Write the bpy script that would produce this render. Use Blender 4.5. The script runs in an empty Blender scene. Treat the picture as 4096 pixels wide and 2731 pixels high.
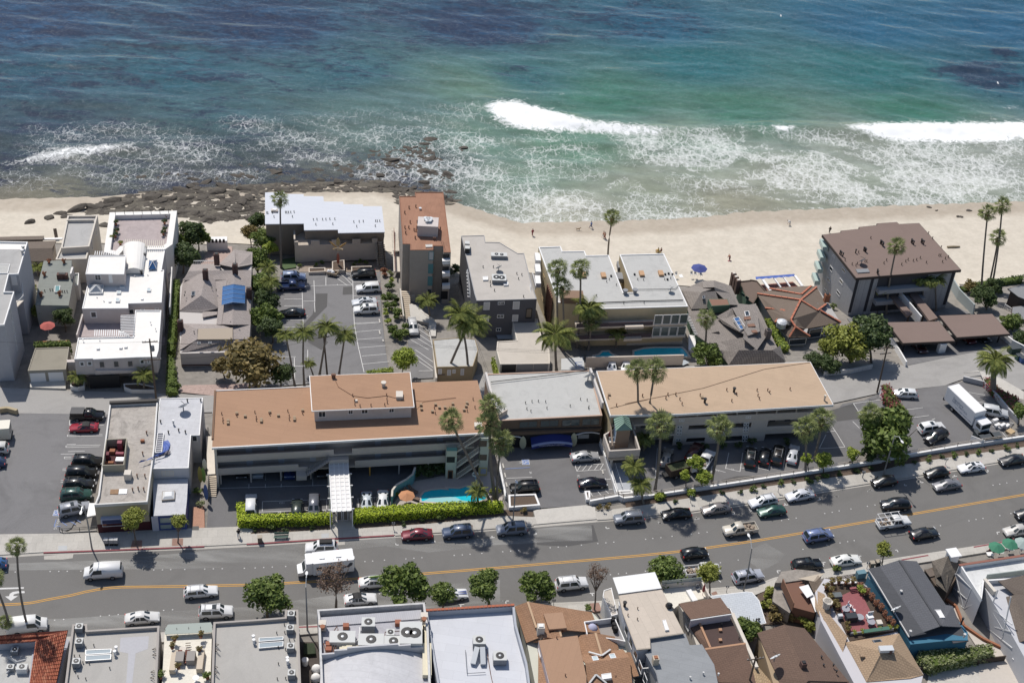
import bpy,bmesh,random
from math import*
import numpy as np
import mathutils
Ve=getattr(mathutils,'Vector');Matrix=mathutils.Matrix
random.seed(7);RNG=np.random.default_rng(7);ru=random.uniform;rn=random.random;lsp=np.linspace
# survey: picture points -> places in the world
F_=5689.0;HC=155.0
_dx,_dy=1450-2048,8900-1365.5
PIT=atan(F_/hypot(_dx,_dy));ROL=atan2(-_dx,_dy)
cp,sp,cr,sr=cos(PIT),sin(PIT),cos(ROL),sin(ROL)
FW=np.array([0,cp,-sp]);_D=-np.array([0,sp,cp]);_X=np.array([1.,0,0])
RT=_X*cr-_D*sr;DN=_X*sr+_D*cr
CAM=np.array([0,0,HC])
_k=2294/1024;_m=2352/1096
CROP=dict(A=(0,700,_k),B=(1000,700,_k),C=(2000,700,_k),D=(3000,700,_m),E=(0,1300,_k),F=(800,1400,_k),G=(1700,1400,_k),H=(2500,1400,_k),I=(3200,1300,_k),J=(0,2031,_k),K=(1000,2031,_k),L=(2000,2031,_k),M=(3000,2031,_m),S=(0,0,.57422),W=(0,0,1.14844),V=(2048,0,1.14844),N=(1960,1640,4.612),O=(3700,1500,5.601),Q=(360,1950,4.704),T=(3440,2280,5.6),U=(2150,1600,5.2267),Z=(200,1950,10.4545),X=(0,0,1.))
def P(s):
 out=[];k=None;xs=[]
 for t in s.split():
  if t.isalpha():k=CROP[t]
  else:
   xs.append(float(t))
   if len(xs)==2:
    out.append((k[0]+xs[0]/k[2],k[1]+xs[1]/k[2]));xs=[]
 return out
def ray(p):return FW*F_+RT*(p[0]-2048)+DN*(p[1]-1365.5)
def at(p,z):
 d=ray(p);return CAM+d*((z-HC)/d[2])
def px(q):
 w=np.array(q)-CAM;k=w@FW
 return(2048+F_*(w@RT)/k,1365.5+F_*(w@DN)/k)
# the lie of the land
_LINES=[(0.0,'X 0 1960 900 1930 1900 1880 2400 1840 3400 1740 4096 1600'),(-1.8,'X 0 1620 800 1590 1500 1540 2300 1500 3300 1490 4096 1390'),(-5.0,'X 0 1150 1100 1100 1600 1110 2200 1190 3000 1290 3400 1290 4096 1220'),(-9.5,'X 0 945 1000 955 1540 985 1800 1045 2300 1090 2800 1130 3250 1160 3850 1120 4096 1100'),(-13.0,'X 0 795 400 785 900 745 1500 725 1800 800 2080 888 2500 880 2800 865 3000 842 3480 822 4096 800')]
TL=[]
for _z,_s in _LINES:
 _w=np.array([at(q,_z)for q in P(_s)]);TL.append((_z,_w[:,0],_w[:,1]))
def gv(x,y):
 x=np.asarray(x,float);y=np.asarray(y,float)
 Y=[np.interp(x,l[1],l[2])for l in TL];Z=[l[0]for l in TL]
 Y.append(Y[-1]+25);Z.append(-16.5)
 z=np.full(x.shape,Z[0])
 for i in range(len(Y)-1):
  t=np.clip((y-Y[i])/np.maximum(Y[i+1]-Y[i],.5),0,1)
  z=np.where(y>Y[i],Z[i]+t*(Z[i+1]-Z[i]),z)
 return z
def g(x,y):return float(gv(np.array([x]),np.array([y]))[0])
def atg(p,dz=0.):
 z=0.
 for _ in range(14):
  q=at(p,z+dz);z=.5*z+.5*g(q[0],q[1])
 q=at(p,z+dz);return q
def G_(s,dz=0.):return[atg(p,dz)for p in P(s)]
def Z_(s,z):return[at(p,z)for p in P(s)]
def onplane(p,a,b):
 d=ray(p);n=np.array([b[1]-a[1],-(b[0]-a[0]),0.])
 return CAM+d*((n@(np.array([a[0],a[1],0])-np.array([CAM[0],CAM[1],0])))/(n@d))
def tall(pb,pt,zb=None):
 b=atg(pb)if zb is None else at(pb,zb);d=ray(pt);k=np.hypot(b[0],b[1])/np.hypot(d[0],d[1])
 return b,HC+d[2]*k
def Sv(n,i,v):n.inputs[i].default_value=v
# camera, sky, sun, exposure
SC=bpy.context.scene;COL=SC.collection
cd=bpy.data.cameras.new('camera');cam=bpy.data.objects.new('camera',cd);COL.objects.link(cam)
cd.sensor_width=36;cd.lens=36*F_/4096;cd.clip_start=1;cd.clip_end=3000
cam.matrix_world=Matrix(((RT[0],-DN[0],-FW[0],CAM[0]),(RT[1],-DN[1],-FW[1],CAM[1]),(RT[2],-DN[2],-FW[2],CAM[2]),(0,0,0,1)))
SC.camera=cam
SUN_EL,SUN_AZ=57,33
_sv=Ve((-sin(radians(SUN_AZ))*cos(radians(SUN_EL)),cos(radians(SUN_AZ))*cos(radians(SUN_EL)),sin(radians(SUN_EL))))
wd=bpy.data.worlds.new('World');SC.world=wd;wd.use_nodes=True
_nt=wd.node_tree;_nt.nodes.clear()
_o=_nt.nodes.new('ShaderNodeOutputWorld');_b=_nt.nodes.new('ShaderNodeBackground');_s=_nt.nodes.new('ShaderNodeTexSky')
_s.sky_type='NISHITA';_s.sun_disc=False;_s.sun_elevation=radians(SUN_EL);_s.sun_rotation=radians(-SUN_AZ)
_s.air_density=1;_s.dust_density=1;_s.ozone_density=1
Sv(_b,1,0.1)
_nt.links.new(_s.outputs[0],_b.inputs[0]);_nt.links.new(_b.outputs[0],_o.inputs[0])
sl=bpy.data.lights.new('sun','SUN');sl.energy=4.3;sl.angle=radians(.53);sl.color=(1,.95,.88)
so=bpy.data.objects.new('sun',sl);COL.objects.link(so);so.location=(0,150,200)
so.rotation_euler=_sv.to_track_quat('Z','Y').to_euler()
SC.view_settings.view_transform='Standard';SC.view_settings.look='None';SC.view_settings.gamma=1
SC.view_settings.exposure=0;SC.view_settings.use_curve_mapping=False
SC.render.engine='CYCLES';SC.cycles.use_denoising=True
try:SC.cycles.denoiser='OPENIMAGEDENOISE'
except Exception:pass
SC.cycles.max_bounces=6;SC.cycles.diffuse_bounces=3;SC.cycles.glossy_bounces=2;SC.cycles.transmission_bounces=2
SC.cycles.sample_clamp_indirect=4
# materials
def lin(c):return tuple(((v/255+.055)/1.055)**2.4 if v>10 else v/255/12.92 for v in c)
def alb(c,k=1.25,sat=.66):
 m=.3*c[0]+.59*c[1]+.11*c[2];return tuple(min(.86,v/k)for v in lin(tuple(max(0,m+(v-m)*sat)for v in c)))
_mats={}
def hx(s):return tuple(int(s[i:i+2],16)for i in(0,2,4))
class NT:
 def __init__(self,name):
  self.m=bpy.data.materials.new(name);self.m.use_nodes=True;self.t=self.m.node_tree;self.t.nodes.clear()
  self.out=self.n('OutputMaterial');self.p=self.n('BsdfPrincipled');self.l(self.p,0,self.out,0)
 def n(self,k,**kw):
  x=self.t.nodes.new('ShaderNode'+k)
  for a,b in kw.items():setattr(x,a,b)
  return x
 def l(self,a,i,b,j):self.t.links.new(a.outputs[i],b.inputs[j])
 def pos(self,scale=(1,1,1),rot=0.):
  ge=self.n('NewGeometry');mp=self.n('Mapping');self.l(ge,0,mp,0)
  Sv(mp,'Scale',scale);Sv(mp,'Rotation',(0,0,rot));return mp
 def noise(self,src,scale,detail=4,rough=.55,dist=0.):
  x=self.n('TexNoise');self.l(src,0,x,0);Sv(x,'Scale',scale);Sv(x,'Detail',detail)
  Sv(x,'Roughness',rough);Sv(x,'Distortion',dist);return x
 def rng(self,src,i,a,b,c=0.,d=1.):
  x=self.n('MapRange');self.l(src,i,x,0)
  for k,v in zip((1,2,3,4),(a,b,c,d)):x.inputs[k].default_value=v
  return x
 def math(self,op,a,b=None):
  x=self.n('Math',operation=op)
  for k,v in((0,a),(1,b)):
   if v is None:continue
   if isinstance(v,(int,float)):x.inputs[k].default_value=v
   else:self.l(v[0],v[1],x,k)
  return x
 def mix(self,fac,a,b,mode='MIX'):
  x=self.n('MixRGB',blend_type=mode)
  for k,v in((0,fac),(1,a),(2,b)):
   if isinstance(v,(int,float)):x.inputs[k].default_value=v
   elif isinstance(v,tuple)and isinstance(v[0],(int,float)):x.inputs[k].default_value=(*v[:3],1)
   else:self.l(v[0],v[1],x,k)
  return x
def mat(name,rgb=None,rough=.85,n=None,stain=None,bump=None,metal=0.,coat=0.,brick=None,spec=.35,raw=False):
 if name in _mats:return _mats[name]
 b=rgb if raw else alb(hx(rgb)if isinstance(rgb,str)else rgb);q=NT(name);p=q.p
 Sv(p,'Roughness',rough);Sv(p,'Metallic',metal);Sv(p,'Specular IOR Level',spec)
 if coat:Sv(p,'Coat Weight',coat);Sv(p,'Coat Roughness',.06)
 cur=None;mp=None
 if n or stain or bump or brick:mp=q.pos()
 if n:
  s=q.noise(mp,n[0],5,.65);f=q.rng(s,0,.25,.75)
  cur=q.mix((f,0),tuple(v*(1-n[1])for v in b),tuple(min(.9,v*(1+n[1]))for v in b))
 if stain:
  s=q.noise(mp,stain[0],6,.7,1.5);f=q.rng(s,0,.48,.72,0,stain[1])
  cur=q.mix((f,0),(cur,0)if cur else b,tuple(v*.35 for v in b))
  s2=q.noise(mp,stain[0]*2.7,4,.6);f2=q.rng(s2,0,.55,.8,0,stain[1]*.5)
  cur=q.mix((f2,0),(cur,0),tuple(min(.9,v*1.35+.03)for v in b))
 if brick:
  m2=q.pos((1,1,1),brick[2]);t=q.n('TexBrick');q.l(m2,0,t,0)
  Sv(t,'Scale',1);Sv(t,'Brick Width',brick[0]);Sv(t,'Row Height',brick[1])
  Sv(t,'Mortar Size',brick[4]if len(brick)>4 else.02);Sv(t,'Mortar Smooth',.4)
  Sv(t,'Color1',(1,1,1,1));Sv(t,'Color2',(.82,.82,.82,1));Sv(t,'Mortar',(.4,.4,.4,1))
  cur=q.mix(brick[3],(cur,0)if cur else b,(t,0),'MULTIPLY')
 if cur:q.l(cur,0,p,0)
 else:Sv(p,0,(*b,1))
 if bump:
  s=q.noise(mp,bump[0],4);bp=q.n('Bump');q.l(s,0,bp,2);Sv(bp,0,bump[1]);Sv(bp,1,.05);q.l(bp,0,p,'Normal')
 _mats[name]=q.m;return q.m
def lfm(name,dark,light,rough=.6,trans=.25):
 if name in _mats:return _mats[name]
 q=NT(name);ge=q.n('NewGeometry');d,l=dark,light
 r=q.n('ValToRGB');q.l(ge,'Random Per Island',r,0)
 r.color_ramp.elements[0].color=(*d,1);r.color_ramp.elements[1].color=(*l,1)
 q.l(r,0,q.p,0);Sv(q.p,'Roughness',rough);Sv(q.p,'Specular IOR Level',.3)
 tr=q.n('BsdfTranslucent');q.l(r,0,tr,0);mx=q.n('MixShader');Sv(mx,0,trans)
 q.l(q.p,0,mx,1);q.l(tr,0,mx,2);q.l(mx,0,q.out,0)
 _mats[name]=q.m;return q.m
# objects
def setp(o,label=None,cat=None,group=None,kind=None):
 if label:o['label']=label
 if cat:o['category']=cat
 if group:o['group']=group
 if kind:o['kind']=kind
 return o
def th(name,label,cat,loc,group=None,rz=0.):
 o=bpy.data.objects.new(name,None);COL.objects.link(o);o.location=loc;o.rotation_euler=(0,0,rz);o.empty_display_size=.3
 return setp(o,label,cat,group)
def own(ob,parent=None,label=None):
 COL.objects.link(ob)
 if parent:ob.parent=parent
 if label:ob['label']=label
 return ob
def wloc(o):
 v=Ve((0,0,0))
 while o:v+=Ve(o.location);o=o.parent
 return v
class MB:
 def __init__(s):s.v=[];s.f=[]
 def add(s,vs,fs):
  k=len(s.v);s.v+=[tuple(map(float,x))for x in vs];s.f+=[tuple(i+k for i in f)for f in fs];return s
 def poly(s,pts):return s.add(pts,[tuple(range(len(pts)))])
 def box(s,c,d,rz=0.,base=False):
  x,y,z=d[0]/2,d[1]/2,d[2]/2;ca,sa=cos(rz),sin(rz);cz=c[2]+(z if base else 0)
  vs=[(c[0]+ca*i*x-sa*j*y,c[1]+sa*i*x+ca*j*y,cz+k*z)for k in(-1,1)for i,j in((-1,-1),(1,-1),(1,1),(-1,1))]
  return s.add(vs,[(3,2,1,0),(4,5,6,7),(0,1,5,4),(1,2,6,5),(2,3,7,6),(3,0,4,7)])
 def bar(s,a,b,w,h):
  a=Ve(a);b=Ve(b);d=(b-a).normalized();u=d.cross(Ve((0,0,1)))
  u=u.normalized()if u.length>1e-4 else Ve((1,0,0));n=u.cross(d)
  vs=[p+u*i*w/2+n*j*h/2 for p in(a,b)for i,j in((-1,-1),(1,-1),(1,1),(-1,1))]
  return s.add(vs,[(3,2,1,0),(4,5,6,7),(0,1,5,4),(1,2,6,5),(2,3,7,6),(3,0,4,7)])
 def prism(s,pl,z0,z1,bottom=True):
  n=len(pl);zz0=z0 if hasattr(z0,'__len__')else[z0]*n;zz1=z1 if hasattr(z1,'__len__')else[z1]*n
  vs=[(p[0],p[1],z)for p,z in zip(pl,zz0)]+[(p[0],p[1],z)for p,z in zip(pl,zz1)]
  fs=[(i,(i+1)%n,n+(i+1)%n,n+i)for i in range(n)]+[tuple(range(n,2*n))]
  if bottom:fs.append(tuple(range(n-1,-1,-1)))
  return s.add(vs,fs)
 def ring(s,po,pi,z0,z1):
  n=len(po)
  vs=[(p[0],p[1],z)for z in(z0,z1)for q in(po,pi)for p in q]
  fs=[]
  for i in range(n):
   j=(i+1)%n
   fs+=[(i,j,2*n+j,2*n+i),(n+j,n+i,3*n+i,3*n+j),(2*n+i,2*n+j,3*n+j,3*n+i),(j,i,n+i,n+j)]
  return s.add(vs,fs)
 def tube(s,pts,r,n=6,cap=True):
  pts=[Ve(p)for p in pts];rs=r if hasattr(r,'__len__')else[r]*len(pts);k=len(s.v);vs=[];fs=[]
  for i,p in enumerate(pts):
   d=(pts[min(i+1,len(pts)-1)]-pts[max(i-1,0)]).normalized()
   u=d.cross(Ve((0,0,1)));u=u.normalized()if u.length>1e-3 else Ve((1,0,0));w=d.cross(u)
   vs+=[p+(u*cos(t*2*pi/n)+w*sin(t*2*pi/n))*rs[i]for t in range(n)]
  for i in range(len(pts)-1):
   fs+=[(i*n+t,i*n+(t+1)%n,(i+1)*n+(t+1)%n,(i+1)*n+t)for t in range(n)]
  if cap:fs+=[tuple(range(n-1,-1,-1)),tuple(range((len(pts)-1)*n,len(pts)*n))]
  return s.add(vs,fs)
 def lathe(s,c,prof,n=12):
  k=len(prof);vs=[(c[0]+r*cos(2*pi*t/n),c[1]+r*sin(2*pi*t/n),c[2]+z)for r,z in prof for t in range(n)]
  fs=[(i*n+t,i*n+(t+1)%n,(i+1)*n+(t+1)%n,(i+1)*n+t)for i in range(k-1)for t in range(n)]
  fs+=[tuple(range(n-1,-1,-1)),tuple(range((k-1)*n,k*n))];return s.add(vs,fs)
 def slab(s,pts,th_):
  n=len(pts);vs=[p for p in pts]+[(p[0],p[1],p[2]-th_)for p in pts]
  return s.add(vs,[tuple(range(n)),tuple(range(2*n-1,n-1,-1))]+[(i,i+n,(i+1)%n+n,(i+1)%n)for i in range(n)])
 def mesh(s,name,m,off=None,smooth=False):
  me=bpy.data.meshes.new(name);v=s.v
  if off is not None:v=[(a-off[0],b-off[1],c-off[2])for a,b,c in v]
  me.from_pydata(v,[],s.f);me.materials.append(m)
  bm=bmesh.new();bm.from_mesh(me);bmesh.ops.recalc_face_normals(bm,faces=bm.faces);bm.to_mesh(me);bm.free()
  if smooth:me.polygons.foreach_set('use_smooth',[True]*len(me.polygons))
  return me
 def b(s,name,m,parent=None,label=None,smooth=False,off=None):
  if parent is not None:off=wloc(parent)
  elif off is None:off=Ve(np.mean(NA(s.v),0));off.z=min(v[2]for v in s.v)
  o=bpy.data.objects.new(name,s.mesh(name,m,off,smooth))
  if parent is None:o.location=off
  return own(o,parent,label)
def solo(mb,name,m,label,cat,group=None,smooth=False):
 return setp(mb.b(name,m,smooth=smooth),label,cat,group)
def struct(mb,name,m,parent=None,kind='structure',smooth=False):
 o=mb.b(name,m,parent,smooth=smooth)
 if parent is None:o['kind']=kind
 return o
NA=np.array;NL=np.linalg.norm
def MO_(n,k,m,o):return own(bpy.data.objects.new(n,k.mesh(n,m)),o)
def Pm(*a,**k):return MB().prism(*a,**k)
def Br(*a):return MB().bar(*a)
def Bx(*a):return MB().box(*a)
def Y_(s,z):return[p[:2]for p in Z_(s,z)]
def YG(s):return[p[:2]for p in G_(s)]
def A1(s,z):return at(P(s)[0],z)
def T_(s,z):return tuple(A1(s,z))
def ccw(pl):
 a=sum(pl[i][0]*pl[(i+1)%len(pl)][1]-pl[(i+1)%len(pl)][0]*pl[i][1]for i in range(len(pl)))
 return a>0
def ist(pl,d):
 n=len(pl);s=1 if ccw(pl)else-1;out=[]
 for i in range(n):
  a,b,c=NA(pl[i-1][:2]),NA(pl[i][:2]),NA(pl[(i+1)%n][:2])
  e1=(b-a)/max(NL(b-a),1e-6);e2=(c-b)/max(NL(c-b),1e-6)
  n1=NA([-e1[1],e1[0]])*s;n2=NA([-e2[1],e2[0]])*s
  k=n1+n2;q=1+n1@n2
  out.append(b+k*d/max(q,.35))
 return out
# building kit
class Bl:pass
def bdg(label,roof,zt,wm,rm,par=0.,pt=.22,pm=None,over=0.,fasc=.28,fm=None,zb=None,name='building',cat='building',group=None,root=None,slope=None):
 B=Bl();pl=[at(p,zt)for p in P(roof)]if isinstance(roof,str)else roof
 B.zt=zt;B.poly=[(p[0],p[1])for p in pl]
 if zb is None:zb=min(g(p[0],p[1])for p in B.poly)-.3
 B.zb=zb;c=np.mean(NA(B.poly),0)
 B.o=root or th(name,label,cat,(c[0],c[1],zb),group)
 B.wp=[p for p in(ist(B.poly,over)if over else B.poly)]
 if over:
  MB().prism(B.wp,zb,zt-fasc).b('wall',wm,B.o)
  MB().prism(B.poly,zt-fasc,zt-.03).b('fascia',fm or pm or wm,B.o)
  MB().prism(ist(B.poly,.12),zt-.03,zt,False).b('roof',rm,B.o)
 elif par:
  MB().prism(B.wp,zb,zt-par).b('wall',wm,B.o)
  q=ist(B.poly,pt)
  MB().prism(q,zt-par,zt-par+.01,False).b('roof',rm,B.o)
  MB().ring(B.poly,q,zt-par,zt).b('parapet',pm or wm,B.o)
 else:
  MB().prism(B.wp,zb,zt-.1).b('wall',wm,B.o)
  MB().prism(B.poly,zt-.1,zt).b('roof',rm,B.o)
 return B
def fcn(a,b):
 n=NA([b[1]-a[1],-(b[0]-a[0])]);n=n/NL(n)
 m=(NA(a[:2])+NA(b[:2]))/2
 return n if n@(CAM[:2]-m)>0 else-n
GLS=None
def op(o,a,b,rects,kind='window',fm=None,pm=None,fw=.09,proud=.05,mull=0):
 n=fcn(a,b);a=NA(a[:2]);b=NA(b[:2]);u=(b-a)/NL(b-a)
 pts=P(rects)if isinstance(rects,str)else rects
 for k in range(0,len(pts)-1,2):
  p,q=onplane(pts[k],a,b),onplane(pts[k+1],a,b)
  u0,u1=sorted([(p[:2]-a)@u,(q[:2]-a)@u]);z1,z0=max(p[2],q[2]),min(p[2],q[2])
  rop(o,a,u,n,u0,u1,z0,z1,kind,fm,pm,fw,proud,mull)
def rop(o,a,u,n,u0,u1,z0,z1,kind='window',fm=None,pm=None,fw=.09,proud=.05,mull=0):
 fm=fm or WT;pm=pm or GLS
 W=lambda t,z,d:(a[0]+u[0]*t+n[0]*d,a[1]+u[1]*t+n[1]*d,z)
 def bx(m,t0,t1,s0,s1,d):
  v=[W(t,z,e)for e in(-.02,d)for t,z in((t0,s0),(t1,s0),(t1,s1),(t0,s1))]
  m.add(v,[(0,1,2,3),(4,5,6,7),(0,1,5,4),(1,2,6,5),(2,3,7,6),(3,0,4,7)])
 if kind=='door':
  m=MB();bx(m,u0,u1,z0,z1,proud);return m.b('door',pm,o)
 m=MB();bx(m,u0,u1,z0,z0+fw,proud+.02);bx(m,u0,u1,z1-fw,z1,proud);bx(m,u0,u0+fw,z0+fw,z1-fw,proud);bx(m,u1-fw,u1,z0+fw,z1-fw,proud)
 for i in range(mull):
  t=u0+(u1-u0)*(i+1)/(mull+1);bx(m,t-.03,t+.03,z0+fw,z1-fw,proud)
 f=m.b('window',fm,o);m=MB();bx(m,u0+fw,u1-fw,z0+fw,z1-fw,proud*.4);m.b('pane',pm,f)
 return f
def wallseg(o,a,b,z0,z1,t,m,name='wall'):
 return MB().bar((a[0],a[1],(z0+z1)/2),(b[0],b[1],(z0+z1)/2),t,z1-z0).b(name,m,o)
_pipe={}
def pps(o,s,z,m,r=.07,h=.45,name='vent_pipe',box=False):
 key=(m.name,r,h,box)
 if key not in _pipe:
  b=MB()
  if box:b.box((0,0,0),(r*2,r*2,h),.15,True)
  else:b.lathe((0,0,0),[(r,0),(r,h*.8),(r*1.5,h*.82),(r*1.5,h)],7)
  _pipe[key]=b.mesh(name,m)
 w=wloc(o)
 for p in P(s):
  q=at(p,z);x=bpy.data.objects.new(name,_pipe[key]);x.location=(q[0]-w.x,q[1]-w.y,z-w.z);own(x,o)
def rbox(o,s,z,d,m,name='roof_vent',rz=.15,label=None):
 q=A1(s,z);return MB().box((q[0],q[1],z),d,rz,True).b(name,m,o,label)
def skl(o,s,z,m,h=.22,name='skylight',fm=None):
 pl=Z_(s,z+h);f=MB().ring(pl,ist(pl,.1),z-.02,z+h).b(name,fm or WT,o)
 MB().prism(ist(pl,.1),z+h-.09,z+h-.04).b('pane',m,f);return f
def chm(o,s,z,d,h,m,rz=.1,capm=None):
 q=A1(s,z);c=MB().box((q[0],q[1],z),(d[0],d[1],h),rz,True).b('chimney',m,o)
 MB().box((q[0],q[1],z+h),(d[0]*.62,d[1]*.62,.14),rz,True).b('chimney_cap',capm or DARK,c);return c
def rfs(o,faces,m,t=.14,name='roof'):
 mb=MB()
 for s,zs in faces:
  pts=P(s);mb.slab([at(p,z)for p,z in zip(pts,zs)],t)
 return mb.b(name,m,o)
def line3(o,s,zs,r,m,name):
 return MB().tube([at(p,z)for p,z in zip(P(s),zs)],r,5).b(name,m,o)
# flat sheets laid over the terrain
def tri_sheet(pl,lift,step=4):
 bm=bmesh.new();f=bm.faces.new([bm.verts.new((p[0],p[1],0))for p in pl])
 bmesh.ops.triangulate(bm,faces=[f])
 xs=[p[0]for p in pl];ys=[p[1]for p in pl]
 for ax,lo,hi in((0,min(xs),max(xs)),(1,min(ys),max(ys))):
  k=ceil(lo/step)
  while k*step<hi:
   co=[0,0,0];no=[0,0,0];co[ax]=k*step;no[ax]=1
   bmesh.ops.bisect_plane(bm,geom=bm.verts[:]+bm.edges[:]+bm.faces[:],plane_co=co,plane_no=no);k+=1
 for v in bm.verts:v.co.z=g(v.co.x,v.co.y)+lift
 mb=MB();bm.verts.index_update();mb.add([v.co[:]for v in bm.verts],[[v.index for v in f.verts]for f in bm.faces]);bm.free();return mb
def shf(name,s,m,lift,parent=None,kind='structure',step=4,pl=None):
 o=tri_sheet(pl or G_(s),lift,step).b(name,m,parent)
 if parent is None:o['kind']=kind
 return o
def spe(parent,s,w,m,lift,name='painted_line',closed=False):
 pts=G_(s);
 for i in range(0,len(pts)-1,2):
  a,b=Ve(pts[i][:2]),Ve(pts[i+1][:2]);d=(b-a);L=d.length;d/=max(L,.01);n=Ve((-d.y,d.x))*w/2
  k=max(1,int(L/3));mb=MB()
  for j in range(k):
   p,q=a+d*L*j/k,a+d*L*(j+1)/k
   mb.poly([(t.x,t.y,g(t.x,t.y)+lift)for t in(p-n,q-n,q+n,p+n)])
  mb.b(name,m,parent)
def text(parent,body,loc,size,m,rot,name='lettering',ext=.004,align='CENTER'):
 c=bpy.data.curves.new(name,'FONT');c.body=body;c.size=size;c.align_x=align;c.align_y='CENTER';c.extrude=ext;c.resolution_u=2
 t=bpy.data.objects.new(name,c);COL.objects.link(t);me=bpy.data.meshes.new_from_object(t.evaluated_get(bpy.context.evaluated_depsgraph_get()));bpy.data.objects.remove(t);me.materials.clear();me.materials.append(m);o=bpy.data.objects.new(name,me);w=wloc(parent)if parent else Ve((0,0,0))
 o.location=Ve(loc)-w;o.rotation_euler=rot;return own(o,parent)
WT=mat('white_paint','f6f4f2',.6);DARK=mat('dark_metal',(0.02,.02,.022),.5,raw=True)
GLS=mat('window_glass',(.03,.04,.05),.06,raw=True,spec=.6);STEEL=mat('galvanised_steel','b9bcc0',.45,metal=.3)
GRM=mat('grey_metal','8d9096',.55);TAN=mat('tan_paint','d8c2a4',.8);BLACK=mat('black_rubber',(.012,.012,.013),.7,raw=True)
ALU=mat('aluminium','dfe3e6',.35,metal=.2);TRA=mat('terracotta','b8683f',.85);WOOD=mat('weathered_wood','8a7460',.85,n=(3,.25))
# ground, beach, sea
def pip(pl,x,y):
 r=np.zeros(x.shape,bool);n=len(pl)
 for i in range(n):
  x1,y1=pl[i][:2];x2,y2=pl[(i+1)%n][:2]
  if y1==y2:continue
  r^=((y1>y)!=(y2>y))&(x<(x2-x1)*(y-y1)/(y2-y1)+x1)
 return r
def segd(pl,x,y,closed=True):
 d=np.full(x.shape,1e9);n=len(pl)
 for i in range(n if closed else n-1):
  ax,ay=pl[i][:2];bx,by=pl[(i+1)%n][:2];L=max((bx-ax)**2+(by-ay)**2,1e-9)
  t=np.clip(((x-ax)*(bx-ax)+(y-ay)*(by-ay))/L,0,1)
  d=np.minimum(d,np.hypot(x-ax-t*(bx-ax),y-ay-t*(by-ay)))
 return d
def grid(x0,x1,y0,y1,st):
 nx,ny=int((x1-x0)/st)+1,int((y1-y0)/st)+1
 X,Y=np.meshgrid(lsp(x0,x1,nx),lsp(y0,y1,ny));i=np.arange(nx*ny).reshape(ny,nx)
 return X.ravel(),Y.ravel(),np.stack([i[:-1,:-1],i[:-1,1:],i[1:,1:],i[1:,:-1]],-1).reshape(-1,4)
def gdm(name,X,Y,Z,F,m,attrs=(),smooth=True):
 me=bpy.data.meshes.new(name);u,inv=np.unique(F,return_inverse=True)
 me.vertices.add(len(u));me.vertices.foreach_set('co',np.stack([X,Y,Z],-1)[u].astype(np.float32).ravel())
 n=len(F);me.loops.add(4*n);me.polygons.add(n);me.loops.foreach_set('vertex_index',inv.astype(np.int32).ravel())
 me.polygons.foreach_set('loop_start',np.arange(0,4*n,4,dtype=np.int32));me.polygons.foreach_set('loop_total',np.full(n,4,np.int32))
 me.update();me.validate();me.materials.append(m)
 if smooth:me.polygons.foreach_set('use_smooth',[True]*n)
 for k,v in attrs:
  if v.ndim==2:
   a=me.color_attributes.new(k,'FLOAT_COLOR','POINT');a.data.foreach_set('color',np.c_[v[u],np.ones(len(u))].astype(np.float32).ravel())
  else:
   a=me.attributes.new(k,'FLOAT','POINT');a.data.foreach_set('value',v[u].astype(np.float32))
 o=bpy.data.objects.new(name,me);COL.objects.link(o);o['kind']='structure';return o
def sandmat():
 q=NT('sand');mp=q.pos();a=q.n('Attribute',attribute_name='wet')
 s1=q.noise(mp,.35,5,.6);s2=q.noise(mp,2.2,4,.6);f=q.rng(s1,0,.3,.7)
 dry=q.mix((f,0),alb(hx('d3c5ae')),alb(hx('e0d2bb')))
 wet=q.mix((f,0),alb(hx('b9a68c')),alb(hx('c7b59c')))
 wv=q.math('ADD',(a,2),None);Sv(wv,1,-.12)
 s3=q.math('MULTIPLY',(q.noise(mp,.16,4),0),.3);w=q.math('ADD',(wv,0),(s3,0));wr=q.rng(w,0,.38,.62)
 c=q.mix((wr,0),(dry,0),(wet,0))
# bits of weed and driftwood litter
 mp2=q.pos((.35,1.2,1));k=q.noise(mp2,1.6,6,.7);kr=q.rng(k,0,.70,.76,0,.55);c=q.mix((kr,0),(c,0),(.16,.11,.06))
 fp=q.noise(mp,1.1,3,.6);fr=q.rng(fp,0,.4,.6,.93,1);c=q.mix(1,(c,0),(fr,0),'MULTIPLY')
 q.l(c,0,q.p,0);r=q.rng(wr,0,0,1,.95,.55);q.l(r,0,q.p,'Roughness');Sv(q.p,'Specular IOR Level',.25)
 b=q.n('Bump');q.l(s2,0,b,2);Sv(b,0,.35);Sv(b,1,.09);q.l(b,0,q.p,'Normal');return q.m
X,Y,F=grid(-200,215,95,330,1.25);Zt=gv(X,Y)
_y5=np.interp(X,TL[3][1],TL[3][2]);_y6=np.interp(X,TL[4][1],TL[4][2])
isb=(Y[F].mean(1)>_y5[F].mean(1)-3)
dune=(np.sin(X*.7+Y*.3)*np.sin(Y*.9)+np.sin(X*1.9-Y))*.03*(Y>_y5)
gdm('ground',X,Y,Zt-.14,F[~isb],mat('ground_soil','958d83',.95,n=(.8,.2),stain=(.15,.4)))
wetv=np.clip(1-(_y6-Y)/14,0,1)
gdm('beach',X,Y,Zt+dune,F[isb],sandmat(),[('wet',wetv)])
SEA=-13.
X,Y,F=grid(-215,240,255,475,.8)
keep=(Y[F].mean(1)>np.interp(X[F].mean(1),TL[4][1],TL[4][2])-4);F=F[keep]
def seapl(s):return[at(p,SEA)[:2]for p in P('S '+s)]
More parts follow.
